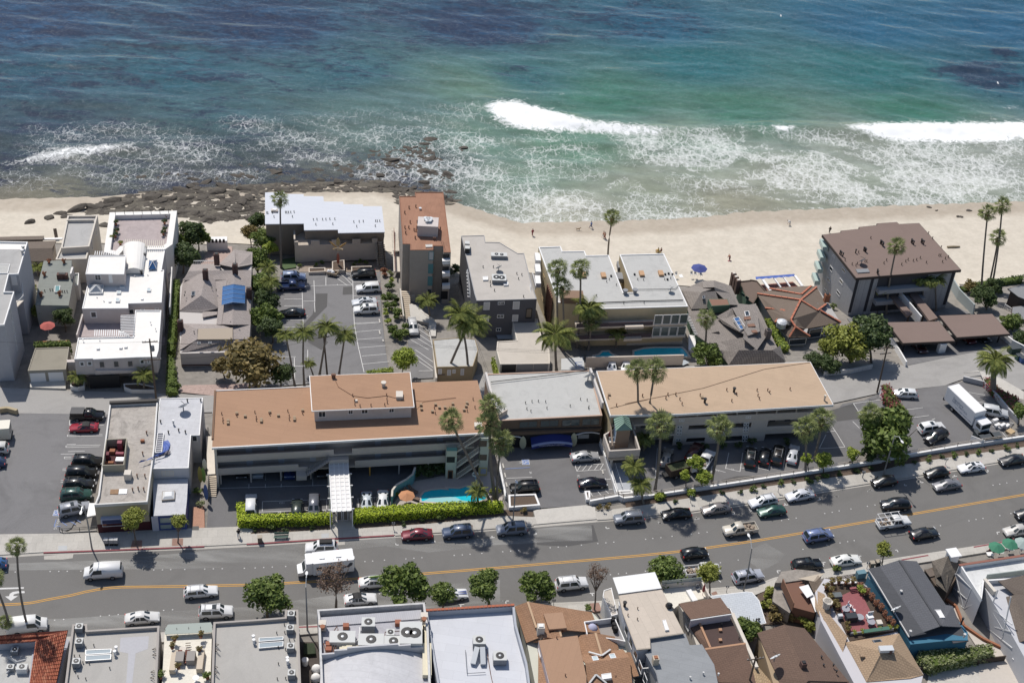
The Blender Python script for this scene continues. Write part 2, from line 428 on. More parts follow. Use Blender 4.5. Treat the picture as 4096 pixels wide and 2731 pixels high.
# colour of the water: clear over kelp, green over sand, turbid near the breakers (survey points on the sea)
_cpts='''50 50 2f5f8c;600 60 2c5a86;1100 60 285682;1500 60 2a6c8c;2000 60 286f94;2300 60 2a6d94;50 180 30687f;400 170 326f82;800 170 3a7482;1200 180 3c7c82;1600 150 2a7a80
2000 170 2f7e7e;2300 180 286a80;100 290 3a5a6a;500 260 4a7880;900 230 628a86;1100 200 6c967e;1400 230 468a70;1700 260 4a8c70;2100 260 40886e;50 360 3e565e;500 340 40585a
900 310 64847c;1100 320 749e88;1300 340 6ca080;1600 330 92aa94;2000 350 a6b09c;2300 360 aab2a2;50 400 444e4a;300 400 50605a;600 390 525c5a;1000 370 5a6c6a;1200 420 86a68e;1500 420 a0aa90
1800 420 aab098;2200 430 b2b8a6;1300 480 b8b8a0;1700 470 aaa88c;2200 455 96a488;100 440 8e8a70;400 430 66625a;50 450 989078;700 440 6e6c5e;900 430 565654'''
cw=[];cc=[]
for t in _cpts.replace('\n',';').split(';'):
 a=t.split();cw.append(A1('S %s %s'%(a[0],a[1]),SEA)[:2]);cc.append(alb(hx(a[2]),1.75,.8))
def shep(vals,x,y,pw=3.2):
 num=0;den=0
 for(cx,cy),v in zip(cw,vals):
  w=1/(((x-cx)**2+((y-cy)*1.25)**2)+30)**(pw/2);num=num+w[:,None]*NA(v)[None,:];den=den+w
 return num/den[:,None]
tint=shep(cc,X,Y)
_k=dict(kelp=[.74,.76,.78,.62,.2,.22,.56,.6,.6,.45,.12,.1,.5,.58,.55,.3,.15,.06,.03,.1,.5,.5,.3,.1,.05,0,0,0,.6,.62,.6,.5,.1,0,0,0,0,0,0,.5,.7,.3,.66,.72])
kelp=shep([(v,)for v in _k['kelp']],X,Y)[:,0]
for cx,cy,rx,ry,s in((2230,165,90,30,.55),(1160,165,60,18,.3),(2310,120,40,8,.6),(1830,168,60,16,.25)):
 w=A1('S %d %d'%(cx,cy),SEA);w2=A1('S %d %d'%(cx+rx,cy),SEA);ry2=abs(A1('S %d %d'%(cx,cy-ry),SEA)[1]-w[1])
 kelp+=s*np.exp(-((X-w[0])/(w2[0]-w[0]))**2-((Y-w[1])/ry2)**2)
foam=np.zeros(X.shape);lace=np.zeros(X.shape)
for s,a,soft in(('1112 246 1150 233 1190 232 1260 252 1340 280 1430 290 1550 304 1565 311 1440 312 1340 305 1220 300 1165 292 1135 275',1,2.2),('1110 262 1112 224 1190 218 1290 246 1400 276 1500 292 1440 300 1300 290',.5,4),('1880 296 1900 282 2060 270 2200 266 2380 262 2380 300 2100 300',.5,4),('1930 294 1985 289 2050 284 2200 282 2380 284 2380 324 2280 331 2200 332 2080 332 2000 318 1965 306',1,2.4),('1772 296 1826 296 1808 308 1785 307',1,.9),('-20 380 40 366 100 346 200 332 335 328 310 344 200 362 80 378',.8,2.5),('2280 242 2352 238 2352 256 2310 254',.55,2),('560 292 700 285 860 270 900 278 720 300 580 306',.3,3),('790 312 960 292 1060 290 1080 300 940 314 800 330',.5,2.5),('595 368 640 374 700 380 690 388 640 386 600 378',.75,1.5),('130 290 240 278 260 286 160 306',.35,2.5),('300 362 560 352 562 357 300 370',.55,.9),('0 374 220 366 300 364 300 368 0 380',.6,1),('1075 330 1135 318 1150 345 1090 350',.45,3),('1240 208 1300 214 1320 228 1260 220',.5,1.5),('1300 440 1330 432 1350 444 1310 450',.5,1.2),('1690 426 1735 428 1730 434 1700 434',.7,.6),('1420 498 1480 488 1560 494 1640 500 1700 490 1760 480 1980 472 2000 476 1990 482 1760 486 1690 498 1560 503 1440 502',.55,.6),('1080 478 1160 498 1230 508 1330 500 1420 490 1430 496 1330 508 1230 514 1150 504',.6,1),('1690 440 1800 458 1960 464 2200 456 2352 452 2352 463 2180 466 1960 472 1800 466',.7,1.2)):
 pl=seapl(s);d=segd(pl,X,Y);ins=pip(pl,X,Y);foam=np.maximum(foam,a*np.clip(.5+np.where(ins,d,-d)/(3.2*soft),0,1))
for s,a,soft in(('1440 318 1720 306 2000 330 2352 340 2352 462 2000 470 1780 445 1560 412 1460 380',1,5),('1230 404 1380 386 1520 420 1620 470 1420 492 1230 500 1160 470',.62,4),('1000 320 1130 300 1160 400 1200 500 1100 480 1020 440',.5,4),('540 280 1080 250 1120 320 960 345 620 340',.26,5),('80 300 300 290 520 330 520 400 60 400',.22,5),('560 340 1000 345 1060 440 1000 430 700 395',.42,4),('1150 320 1330 320 1400 380 1230 400',.42,4),('0 372 400 365 640 380 560 420 0 430',.22,4),('1050 470 1230 500 1500 492 1990 468 2352 445 2352 470 1990 484 1500 512 1230 522 1050 490',.6,2)):
 pl=seapl(s);d=segd(pl,X,Y);ins=pip(pl,X,Y);lace=np.maximum(lace,a*np.clip(.5+np.where(ins,d,-d)/(2*soft),0,1))
# swell: wavelets running in to the shore, and the ridge of the breaking wave
yw=np.interp(X,TL[4][1],TL[4][2]);off=Y-yw;amp=np.clip(off/25,.05,1)
Z=np.full(X.shape,SEA)
for L,a,th_,ph in((17,.17,.10,0),(11,.12,-.22,1),(7.3,.085,.3,2.2),(4.9,.06,-.05,.7),(3.4,.04,.55,3.),(2.6,.03,-.4,5)):
 kx,ky=sin(th_)*2*pi/L,cos(th_)*2*pi/L;w=np.sin(X*kx+Y*ky+ph+1.5*np.sin(X*.031*(1+th_)+Y*.043)+.8*np.sin(Y*.11-X*.07))
 Z+=amp*a*(np.abs(w)**.8*np.sign(w))*(.7+.3*np.sin(X*.05+ph))
rid=seapl('1100 240 1340 284 1560 304 1760 294 1930 300 2100 300 2400 298');dr=segd(rid,X,Y,False);Z+=.9*np.exp(-(dr/3)**2)+.25*foam*(foam>.3)
Z+=(RNG.random(X.shape)-.5)*.25*foam
Z=np.where(off<6,SEA+(Z-SEA)*np.clip((off+2)/8,.1,1)+.05,Z)
def seamat():
 q=NT('sea_water');mp=q.pos();mps=q.pos((.42,1,1),.12)
 at_=lambda n,i:(q.n('Attribute',attribute_name=n),i)
 tn=at_('tint',0);kp=at_('kelp',2);fo=at_('foam',2);la=at_('lace',2)
 n1=q.noise(mps,.15,8,.68,.9);n1b=q.noise(mps,.7,5,.7,.6)
 kk=q.math('ADD',(q.math('MULTIPLY',(n1,0),.62),0),(q.math('MULTIPLY',(n1b,0),.46),0))
 t=q.math('ADD',(kk,0),(q.math('MULTIPLY',kp,.42),0));km=q.rng(t,0,.76,.87,0,.8)
 v=q.noise(mps,.2,5,.6);vr=q.rng(v,0,.3,.7,.78,1.2);base=q.mix(1.,tn,(vr,0),'MULTIPLY')
 n3=q.noise(mps,.9,4,.6);nr=q.rng(n3,0,.35,.65,.88,1.1);base=q.mix(1.,(base,0),(nr,0),'MULTIPLY')
 c=q.mix((km,0),(base,0),(.018,.024,.048))
# foam: solid on the breakers, a stretched web behind them
 fn=q.noise(mp,.55,8,.75,1.2);fs=q.math('ADD',(q.math('MULTIPLY',fo,1.5),0),(q.math('ADD',(q.math('MULTIPLY',(fn,0),2.2),0),-1.75),0));fr=q.rng(fs,0,.0,.5)
 dn=q.noise(mp,.9,6,.7);mv=q.mix(1.1,(q.pos((.55,.34,1),.3),0),(dn,1),'ADD')
 big=q.rng(q.noise(q.pos((.6,1,1),.1),.1,5,.62,.6),0,.4,.64,0,1.25);lv=q.math('MULTIPLY',la,(big,0))
 def web(sc,wid,src):
  vo=q.n('TexVoronoi',feature='DISTANCE_TO_EDGE');q.l(src,0,vo,0);Sv(vo,'Scale',sc)
  w=q.math('MULTIPLY',(lv,0),wid);r=q.math('DIVIDE',(vo,0),(q.math('MAXIMUM',(w,0),.002),0));return q.rng(r,0,0,1.,1.,0.)
 w1=web(.9,.26,mv);w2=web(2.4,.2,mv);rg=q.math('ABSOLUTE',(q.math('SUBTRACT',(q.noise(q.pos((.5,1,1),.15),.42,6,.62,1.2),0),.5),0));w3=q.rng(q.math('DIVIDE',(rg,0),(q.math('MAXIMUM',(q.math('MULTIPLY',(lv,0),.045),0),.001),0)),0,0,1,1,0)
 ww=q.math('MAXIMUM',(q.math('MULTIPLY',(w3,0),.8),0),(q.math('MAXIMUM',(q.math('MULTIPLY',(w1,0),.8),0),(q.math('MULTIPLY',(w2,0),.6),0)),0))
 fl=q.rng(q.noise(mp,1.6,4,.7),0,.3,.65,.25,1);lr=q.math('MULTIPLY',(ww,0),(fl,0));ff=q.math('MAXIMUM',(fr,0),(lr,0))
 mist=q.math('MULTIPLY',(q.rng(q.noise(mp,.16,5,.6),0,.4,.7),0),(q.math('MULTIPLY',la,.3),0));c=q.mix((mist,0),(c,0),(.5,.52,.47))
 c=q.mix((ff,0),(c,0),(.82,.83,.83));q.l(c,0,q.p,0)
 r=q.rng(ff,0,0,.5,.07,.9);q.l(r,0,q.p,'Roughness');Sv(q.p,'IOR',1.33)
 h=q.math('ADD',(q.math('MULTIPLY',(q.noise(q.pos((.55,1,1),.1),.55,4,.6),0),1.),0),(q.math('MULTIPLY',(q.noise(q.pos((.6,1,1),-.2),1.7,4,.65),0),.5),0))
 b=q.n('Bump');q.l(h,0,b,2);Sv(b,0,1);Sv(b,1,1.15);q.l(b,0,q.p,'Normal');return q.m
gdm('sea',X,Y,Z,F,seamat(),[('tint',tint),('kelp',kelp),('foam',foam),('lace',lace)])
# road, pavements, car parks
ASPH=mat('road_asphalt','7b7874',.95,n=(9,.14),stain=(.07,.25),bump=(14,.3));ASPH2=mat('lot_asphalt','817f80',.95,n=(7,.12),stain=(.12,.35),bump=(14,.3))
ASPH3=mat('dark_lot_asphalt','7a7879',.95,n=(7,.12),stain=(.14,.3),bump=(14,.3));ALLEY=mat('alley_paving','a7a39e',.95,n=(6,.1),stain=(.1,.3),bump=(12,.25))
CONC=mat('pavement_concrete','c9c2b6',.9,n=(4,.08),stain=(.2,.2),brick=(1.5,1.5,-.16,.5));CONC2=mat('plain_concrete','cfc8bc',.9,n=(3,.08),stain=(.3,.2))
KERB=mat('kerb_concrete','bdb6aa',.9,n=(3,.1));REDK=mat('red_kerb_paint','a8474f',.8,n=(3,.25));SOIL=mat('planting_soil','6e5847',1.,n=(5,.3),bump=(8,.6))
LINE=mat('white_line_paint','dcdad6',.8,n=(6,.12));YEL=mat('yellow_line_paint','f5a420',.8,n=(5,.1));BLUEP=mat('blue_line_paint','6f8fd8',.8,n=(5,.15))
KN='X -260 2232 J 0 425 390 400 1000 378 1830 345 2294 322 K 690 280 1290 245 2000 195 L 340 150 860 105 1280 75 H 600 1440 1100 1368 1700 1268 2200 1188 I 1100 1338 1400 1288 1770 1225 2007 1182 X 4300 1800'
KS='X -260 2590 J 0 1185 K 440 1060 L 0 900 280 862 920 835 1900 722 2294 690 M 210 600 950 478 1300 425 1800 350 2352 262 X 4300 2100'
_kn,_ks=Z_(KN,0),Z_(KS,0)
road=shf('road',None,ASPH,.02,pl=_kn+_ks[::-1])
INN='X -260 2145 J 0 240 540 234 870 226 1710 186 1880 181 2130 172 2294 200 K 0 238 740 198 950 190 1600 146 2294 76 L 296 86 860 30 H 0 1418 600 1326 1200 1236 1700 1166 2294 1086 I 900 1258 1400 1180 2007 1096 X 4300 1720'
SW='X 4300 2150 M 2352 330 1800 420 1300 500 950 560 210 680 L 2294 780 1900 800 920 920 280 950 0 980 K 440 1140 J 0 1280 X -260 2680'
def rsd(name,pl,m,z=.15):
 o=Pm([p[:2]for p in pl],-.2,z).b(name,m);o['kind']='structure';return o
_in=Z_(INN,0)
pav=rsd('pavement',_kn+_in[::-1],CONC);pav2=rsd('pavement',_ks+Z_(SW,0),CONC)
def kerb(s,m,parent,off=.11):
 pts=Z_(s,.15)
 mb=MB()
 for a,b in zip(pts[:-1],pts[1:]):mb.bar((a[0],a[1],.07),(b[0],b[1],.07),.24,.19)
 mb.b('kerb',m,parent)
kerb('J 390 398 1000 376 1830 343',REDK,pav);kerb('J 2210 322 2294 318 K 690 277 1290 243',REDK,pav);kerb('K 1300 242 2000 193 L 300 150',KERB,pav)
kerb('L 870 103 1280 73 H 600 1438 1100 1366 1700 1266 2200 1186 I 1100 1336 1400 1286 1770 1223 2007 1180',KERB,pav);kerb('L 0 903 280 866 920 839 1900 726 2294 694 M 210 604 950 482',KERB,pav2)
kerb('M 1300 445 1530 405',REDK,pav2);kerb('M 1920 335 2195 288',REDK,pav2);kerb('K 430 1066 620 1060',REDK,pav2)
kerb('M 950 482 1290 432',KERB,pav2)
# gutter strip of pale concrete along the north kerb
for i in range(len(_kn)-1):
 a,b=_kn[i][:2],_kn[i+1][:2];d=(b-a)/NL(b-a);n=NA([d[1],-d[0]])*.55
 MB().poly([(p[0],p[1],.031)for p in(a+n,b+n,b,a)]).b('gutter',KERB,road)
def run(s,w,m,o,z=.04,gap=None,name='painted_line'):
 pts=[p[:2]for p in Z_(s,0)]
 for sh in((-gap,gap)if gap else(0,)):
  mb=MB()
  for i,(a,b)in enumerate(zip(pts[:-1],pts[1:])):
   nn=[]
   for j in(i,i+1):
    t=pts[min(j+1,len(pts)-1)]-pts[max(j-1,0)];t=t/NL(t);nn.append(NA([-t[1],t[0]]))
   q=[a+nn[0]*(sh-w/2),b+nn[1]*(sh-w/2),b+nn[1]*(sh+w/2),a+nn[0]*(sh+w/2)]
   mb.poly([(p[0],p[1],z)for p in q])
  mb.b(name,m,o)
run('X -200 2423 J 0 868 170 860 290 848 420 822 640 782 760 752 880 730 980 716 1080 709 1600 702 2294 688 K 700 652 1600 585 2294 530 L 400 500 830 464 1240 428 1700 380 2294 294 M 300 240 950 128 1700 0 I 2007 1520 X 4300 1945',.13,YEL,road,gap=.15)
run('J -40 724 214 716',.3,LINE,road)
MB().poly([(p[0],p[1],.04)for p in Z_('J 220 745 222 762 160 764 125 774 118 788 162 788 98 832 45 792 82 790 88 768 115 752 160 745',0)]).b('turn_arrow',LINE,road)
def dots(s):
 for p in Z_(s,0):
  MB().lathe((p[0],p[1],.02),[(.11,0),(.1,.02),(.05,.035)],7).b('lane_marker',LINE,road)
dots('J 55 575 137 573 450 569 527 568 603 567 725 565 1378 555 1456 554 1530 552 1656 550 1835 547 1912 545 1992 544 2190 540 2287 537 K 123 533 200 529 320 524 1030 480 1099 475 1205 467 1397 456 1469 450 1541 445 1830 425 1903 420 1972 414 2078 406 2265 392')
dots('L 96 386 168 380 450 356 522 350 595 344 730 332 877 319 949 312 1020 306 1305 280 1370 273 1442 266 1542 254 1714 234 1781 225 1856 216 H 1404 1527 1466 1515 1534 1504 1790 1463 1857 1452 1919 1440 2025 1422 2172 1399 2240 1387 I 1730 1434 1790 1425 1853 1413 1945 1396')
dots('J 490 1005 571 998 900 968 980 961 1060 954 1467 917 1547 911 K 1070 768 1160 768 L 990 598 1062 590 1133 583 1303 566 1975 490 2135 466 M 455 355 660 318 773 300 838 289 895 280 1577 163 1635 152 1880 110 1940 99 2000 90 2145 65 2240 48')
def tee(s,kind='L'):
 for a,b in zip(P(s)[::2],P(s)[1::2]):
  p,q=at(a,0),at(b,0);Br((p[0],p[1],.035),(q[0],q[1],.035),.14,.004).b('painted_line',LINE,road)
for s in('K 1305 318 1310 332 1310 332 1332 330','K 1655 293 1658 306 1658 306 1628 308','K 2150 268 2192 264 2170 265 2168 250','L 320 220 328 236 328 236 304 238','L 948 168 954 185 954 185 980 182','L 1420 122 1426 140 1426 140 1448 136','L 1738 104 1788 97 1764 100 1760 85','H 296 1536 303 1553 303 1553 326 1550','H 618 1515 667 1508 644 1511 638 1495','H 976 1452 982 1468 982 1468 960 1471','H 1112 1424 1118 1441 1118 1441 1140 1438','H 1412 1392 1460 1385 1438 1388 1430 1372','H 1740 1322 1750 1340 1750 1340 1725 1343','H 1880 1300 1886 1314 1886 1314 1908 1310','H 2172 1266 2222 1258 2198 1262 2190 1246','I 312 1524 320 1538 320 1538 342 1534','I 606 1488 652 1481 630 1484 622 1468','I 934 1424 940 1440 940 1440 956 1436','I 1078 1398 1086 1412 1086 1412 1106 1408','I 1364 1360 1408 1352 1388 1356 1380 1342','I 1680 1296 1688 1312 1688 1312 1670 1316','K 1862 864 1920 864 1890 865 1888 890','K 2262 834 2294 832','L 22 832 80 832 50 832 54 856','L 440 800 484 798 442 800 446 822','L 805 764 845 764 822 765 832 788','L 1958 640 1962 650 1962 650 1980 664','M 230 538 262 538 232 540 242 560','M 600 470 648 466 624 468 636 490','M 915 415 955 412 936 414 946 440','M 1246 362 1262 360 1262 360 1270 378','M 2118 208 2144 206 2118 208 2126 226'):
 tee(s)
# patches and stains on the road
PATCH=mat('pale_road_patch','b3aea8',.95,n=(2,.1),stain=(.6,.3));PATCH2=mat('dark_road_patch','5f5d5c',.95,n=(8,.12))
shf(None or 'concrete_patch','J 395 430 660 408 652 450 560 462 395 462',KERB,.036,road);shf('concrete_patch','K 522 325 850 288 850 328 522 360',KERB,.036,road)
shf('asphalt_patch','L 320 262 560 228 835 150 880 300 600 345 330 330',PATCH2,.026,road)
q_=NT('cement_dust');mp_=q_.pos((.12,.8,1),-.12);nz_=q_.noise(mp_,.4,6,.6,.8);rr_=q_.rng(nz_,0,.36,.68,0,.7);tr_=q_.n('BsdfTransparent');ms_=q_.n('MixShader')
Sv(q_.p,0,(.36,.355,.34,1));Sv(q_.p,'Roughness',1);q_.l(rr_,0,ms_,0);q_.l(tr_,0,ms_,1);q_.l(q_.p,0,ms_,2);q_.l(ms_,0,q_.out,0)
shf('dust_stain','J 0 500 900 470 2294 345 K 560 315 1300 262 1310 330 700 400 500 500 J 2294 530 1400 548 0 560',q_.m,.034,road);shf('dust_stain','K 1200 340 2294 260 L 320 190 500 170 820 160 830 290 500 300 200 320 0 330 K 1600 400',q_.m,.034,road)
shf('dust_stain','J 0 1010 600 990 1500 930 2294 880 K 900 760 L 0 640 0 840 K 900 960 J 2294 1080 0 1150',q_.m,.034,road);shf('dust_stain','M 0 360 130 300 300 400 240 470 100 540 0 470',q_.m,.034,road)
# beds, lots, alley
bed=shf('planting_bed','K 0 238 730 198 735 150 720 100 0 150 J 2294 160 2130 150 2130 172 2294 200',SOIL,.12);shf('planting_bed','K 945 190 1600 148 2294 78 L 296 88 296 40 K 2294 20 1600 80 940 120',SOIL,.12)
shf('planting_bed','H 10 1416 600 1324 1200 1234 1700 1164 2294 1084 I 900 1256 1400 1178 2007 1094 X 4300 1718 4300 1690 I 2007 1040 1400 1130 900 1205 300 1290 0 1340 H 1700 1090 1000 1215 400 1300 0 1370',SOIL,.12)
lotW=shf('car_park','X -260 1680 E 0 790 980 800 960 1000 870 1420 J 640 180 540 234 0 240 X -260 2150',ASPH2,.04);alley=shf('alley','X -260 1560 E 0 560 590 585 1390 612 1930 632 F 1000 330 2294 275 G 560 200 1460 178 H 1640 100 2220 130 I 640 300 I 760 320 940 370 1420 270 2007 140 X 4250 1330 4250 1560 4050 1560 I 1500 470 1300 540 700 612 200 720 H 1640 500 0 560 G 600 700 F 2000 500 150 700 E 1900 780 980 800 0 788 X -260 1685',ALLEY,.03)
lotB=shf('car_park','B 270 868 1165 850 1180 1250 1215 1568 F 1690 170 1700 240 580 335 640 60 B 200 1568 220 1300',ASPH2,.04);lotH=shf('car_park','F 140 1000 1900 960 1900 1185 1720 1390 340 1480 325 1568 J 2125 172 1880 181 F 60 1600 80 1300',ASPH3,.04)
lotG=shf('car_park','G 640 700 1600 780 1700 1310 1450 1390 L 300 6 K 2294 20 G 740 1420 690 1300 650 960',ASPH3,.04);apron=rsd('driveway_apron',Z_('G 970 1445 1010 1432 1440 1392 1525 1412 1530 1500 1005 1565',0),CONC2,.155)
lotR=shf('car_park','G 1880 900 H 300 830 1850 600 1950 480 2294 430 I 700 612 740 760 720 900 500 1200 300 1290 H 1700 1090 1000 1215 400 1300 0 1330 G 1860 1100',ASPH3,.04);lotI=shf('car_park','I 720 620 1300 540 1500 500 1660 560 1920 880 1900 900 1850 1030 1500 1100 900 1205 560 1260 740 800',ASPH3,.045)
drv=shf('driveway','B 1400 1290 1500 1290 1660 1568 F 2090 250 1900 260 1880 150 B 1420 1568',ASPH2,.045)
# stall markings
spe(lotB,'B 570 878 580 1135 680 915 680 992 783 870 783 990 783 870 915 985 800 868 918 950 845 868 920 918 783 930 870 990 918 850 925 1130 925 1130 935 1340 935 1340 975 1568 470 998 925 985 465 975 478 1370 478 1132 578 1132 305 1113 470 1113 305 1175 470 1174 475 1268 520 1266 270 1302 478 1300 262 1366 478 1363 578 1140 582 1230 935 1025 965 1022 925 962 1165 950 930 1085 1170 1075 935 1135 1165 1133 938 1328 1160 1322 938 1340 1160 1322 950 1408 1175 1388 962 1478 1185 1458 972 1550 1215 1530',.11,LINE,.07)
spe(lotB,'F 640 62 860 62 690 130 850 132 850 145 960 148 640 272 850 272 740 205 840 205 860 306 960 300 845 70 850 310 965 0 965 140 1425 0 1470 200 1450 55 1670 38 1452 128 1690 105',.11,LINE,.07)
spe(drv,'B 1480 1320 1600 1400 1478 1360 1612 1450 1470 1400 1620 1500 1462 1440 1630 1545 1500 1290 1590 1320',.11,LINE,.08);spe(drv,'F 1930 0 2090 110 1940 50 2090 160 1900 60 2085 185 1960 188 2085 186',.11,LINE,.08)
spe(lotB,'B 1445 1480 1600 1568 1590 1320 1640 1568',.11,LINE,.08)
spe(lotW,'E 625 850 622 900 622 900 930 898 625 850 760 898 760 898 940 850 605 985 918 982 605 1000 918 993 605 985 605 1000 600 1070 680 1070 592 1082 900 1075 592 1098 890 1090 592 1082 592 1098 610 1135 760 1130 545 1158 740 1155 578 1183 640 1183 578 1198 640 1198 578 1183 578 1198 560 1290 600 1288 560 1304 600 1302 545 1394 580 1392 545 1408 580 1408 0 1308 45 1306',.1,LINE,.07)
spe(lotW,'J 505 102 485 168 485 168 545 166 545 120 600 160 610 108 680 150 680 104 725 130',.12,BLUEP,.07)
spe(lotH,'F 560 1358 1140 1338 560 1358 558 1445 848 1350 848 1408 1135 1338 1135 1425 500 1452 1180 1430 1420 1328 1600 1316 1415 1330 1420 1410 440 1110 438 1240 590 1105 585 1235 740 1100 726 1230 1010 1090 1010 1220 150 1240 1170 1210',.1,LINE,.07)
spe(lotG,'G 725 1150 960 1140 1345 1035 1600 1020 1345 1035 1360 1086 1360 1086 1620 1072 1362 1085 1395 1034 1410 1082 1450 1031 1460 1080 1500 1028 1515 1078 1555 1024 1565 1076 1600 1020 1620 1160 1675 1155 1405 1268 1680 1248 1430 1300 1420 1268 1480 1270 1500 1310 1545 1262 1580 1305 1610 1254 1650 1290 1310 890 1320 930',.1,LINE,.07);spe(lotG,'G 720 1065 940 1052',.12,BLUEP,.07)
spe(lotR,'H 900 1065 930 920 805 1070 900 1096 905 1060 1030 1090 1030 1090 1055 920 1040 1055 1160 1085 1170 1050 1285 1078 1285 1078 1320 900 1295 1045 1415 1075 1415 1075 1440 900 770 1100 780 1040 270 1150 290 880 2045 478 2120 600 2045 480 2294 445 2095 545 2294 515 1830 650 1970 870 1970 870 1740 884 1805 736 1885 726 2040 640 2100 700 2120 590 2260 570 1740 884 1800 760',.1,LINE,.07)
spe(lotI,'I 885 690 910 688 955 760 1100 742 1005 832 1155 812 1510 604 1695 636 1590 690 1750 708 1670 835 1915 882 1810 960 1870 1035 1400 1078 1430 1110 1180 850 1210 840',.1,LINE,.08)
for s,t in(('F 735 1366','103'),('F 992 1353','104'),('F 1545 1325','102'),('F 712 1448','95'),('F 1115 1433','96')):
 p=atg(P(s)[0],.08);text(lotH,t,p,.62,LINE,(0,0,pi+.12),'stall_number')
for s,t,r in(('G 858 1004','35',-1.45),('G 945 1096','34',-1.45),('G 1375 1128','36',1.7)):
 p=atg(P(s)[0],.08);text(lotG,t,p,.6,LINE,(0,0,r),'stall_number')
p=atg(P('J 512 138')[0],.08);text(lotW,'PARKING',p,.62,LINE,(0,0,-1.55),'ground_lettering')
for i,s in enumerate(('H 830 1078','H 965 1068')):
 p=atg(P(s)[0],.08);text(lotR,('53','52')[i],p,.5,LINE,(0,0,pi-.1),'stall_number')
def isa(parent,s,rz,k=1.25):
 c=atg(P(s)[0],.075);ca,sa=cos(rz),sin(rz);W=lambda x,y,z=0:(c[0]+k*(ca*x-sa*y),c[1]+k*(sa*x+ca*y),c[2]+z)
 MB().poly([W(-.5,-.5),W(.5,-.5),W(.5,.5),W(-.5,.5)]).b('wheelchair_symbol_border',LINE,parent);MB().poly([W(x,y,.004)for x,y in((-.44,-.44),(.44,-.44),(.44,.44),(-.44,.44))]).b('wheelchair_symbol_ground',BLUEP,parent)
 mb=MB();mb.poly([W(.08*cos(t)-.08,.08*sin(t)+.32,.008)for t in lsp(0,6.28,9)[:-1]])
 for a,b in(((-.08,.24),(-.04,-.02)),((-.04,-.02),(.18,-.02)),((.18,-.02),(.28,-.3)),((-.06,.1),(.14,.1))):mb.bar(W(*a,.008),W(*b,.008),.09,.002)
 ts=lsp(2.4,6,9)
 for t0,t1 in zip(ts[:-1],ts[1:]):mb.bar(W(-.02+.25*cos(t0),-.12+.25*sin(t0),.008),W(-.02+.25*cos(t1),-.12+.25*sin(t1),.008),.08,.002)
 mb.b('wheelchair_symbol',LINE,parent)
isa(lotG,'G 902 1002',-1.45);isa(lotW,'J 516 45',-1.5)
for s in('B 590 1065 695 1062 690 1180 610 1260 540 1330 510 1420 470 1350 560 1250 585 1150','B 835 1005 920 1000 925 1070 830 1075','B 520 1420 560 1330 650 1440 700 1500 640 1568 520 1500'):shf('asphalt_patch',s,PATCH2,.055,lotB)
shf('asphalt_patch','H 860 1165 1000 1130 1120 1125 1200 1140 1050 1185 880 1195',PATCH2,.055,lotR);shf('asphalt_patch','H 1830 545 2040 480 2130 610 1900 640',PATCH2,.055,lotR)
for s in('J 1170 365 1190 295 1275 295 1272 360','J 1540 345 1545 280 1642 278 1640 342','L 800 860 885 852 912 925 830 935','L 1890 765 1935 750 1950 775 1905 790'):
 rsd('tree_pit',Z_(s,0),mat('red_brick_paving','b07f6c',.9,n=(3,.15),brick=(.4,.2,0,.5)),.158)
for s,m in(('J 525 345 605 342 600 385 520 388','b5b8ba'),('K 640 235 708 232 706 272 640 275','b8babb')):rsd('utility_cover',Z_(s,0),mat('steel_cover',m,.6),.16)
rsd('entry_path',Z_('K 738 112 905 105 945 192 720 205',0),CONC2,.156);rsd('brick_path',Z_('Q 1930 380 2150 350 2160 760 1915 780',0),mat('terracotta_paving','cf8d6c',.9,n=(3,.1),brick=(.3,.3,0,.5)),.13)
_mt=Pm(Y_('J 1722 162 1782 162 1782 196 1720 196',.17),.16,.175).b('door_mat',DARK,pav)
wheel_stop_m=None
def wheelstop(parent,s):
 a,b=G_(s);Br((a[0],a[1],a[2]+.12),(b[0],b[1],b[2]+.12),.2,.16).b('wheel_stop',CONC2,parent)
for s in('G 695 1022 705 1062','G 712 1105 722 1145','G 725 1190 735 1230','G 1588 1078 1596 1114'):wheelstop(lotG,s)
for s in('B 1158 1297 1164 1330','B 1158 1400 1166 1432','B 1190 1480 1195 1498'):wheelstop(lotB,s)
# buildings, seaward row, from the left
CRM=mat('cream_stucco','e3d6c4',.9,n=(1.5,.05),stain=(.25,.12));WSTUC=mat('white_stucco','efe9e2',.9,n=(1.2,.04),stain=(.3,.1));WROOF=mat('white_roof_coating','f7f2ea',.8,n=(.9,.03),stain=(.2,.1))
GROOF=mat('grey_cap_sheet','b9b7b4',.95,n=(5,.07),stain=(.22,.28));GROOF2=mat('pale_grey_cap_sheet','c3c2bd',.95,n=(5,.06),stain=(.3,.25));PINKST=mat('pinkish_stucco','d9cbc4',.9,n=(1.5,.05),stain=(.3,.15))
BEIGE=mat('beige_stucco','dcc9b4',.9,n=(1.2,.05),stain=(.2,.15));TANST=mat('yellow_tan_stucco','dfc48e',.9,n=(1.2,.05),stain=(.2,.15));DGREY=mat('dark_grey_stucco','64646c',.9,n=(2,.06));SAGE=mat('sage_green_paint','4f7a5c',.8)
OROOF=mat('orange_gravel_roof','c08a62',.95,n=(7,.07),stain=(.1,.12),brick=(9,1,.12,.25,.03));TROOF=mat('tan_gravel_roof','cfa982',.95,n=(7,.07),stain=(.12,.15),brick=(9,1,.16,.2,.03));RROOF=mat('terracotta_sheet_roof','b97a58',.95,n=(5,.1),stain=(.12,.3),brick=(1,7,.03,.3,.03))
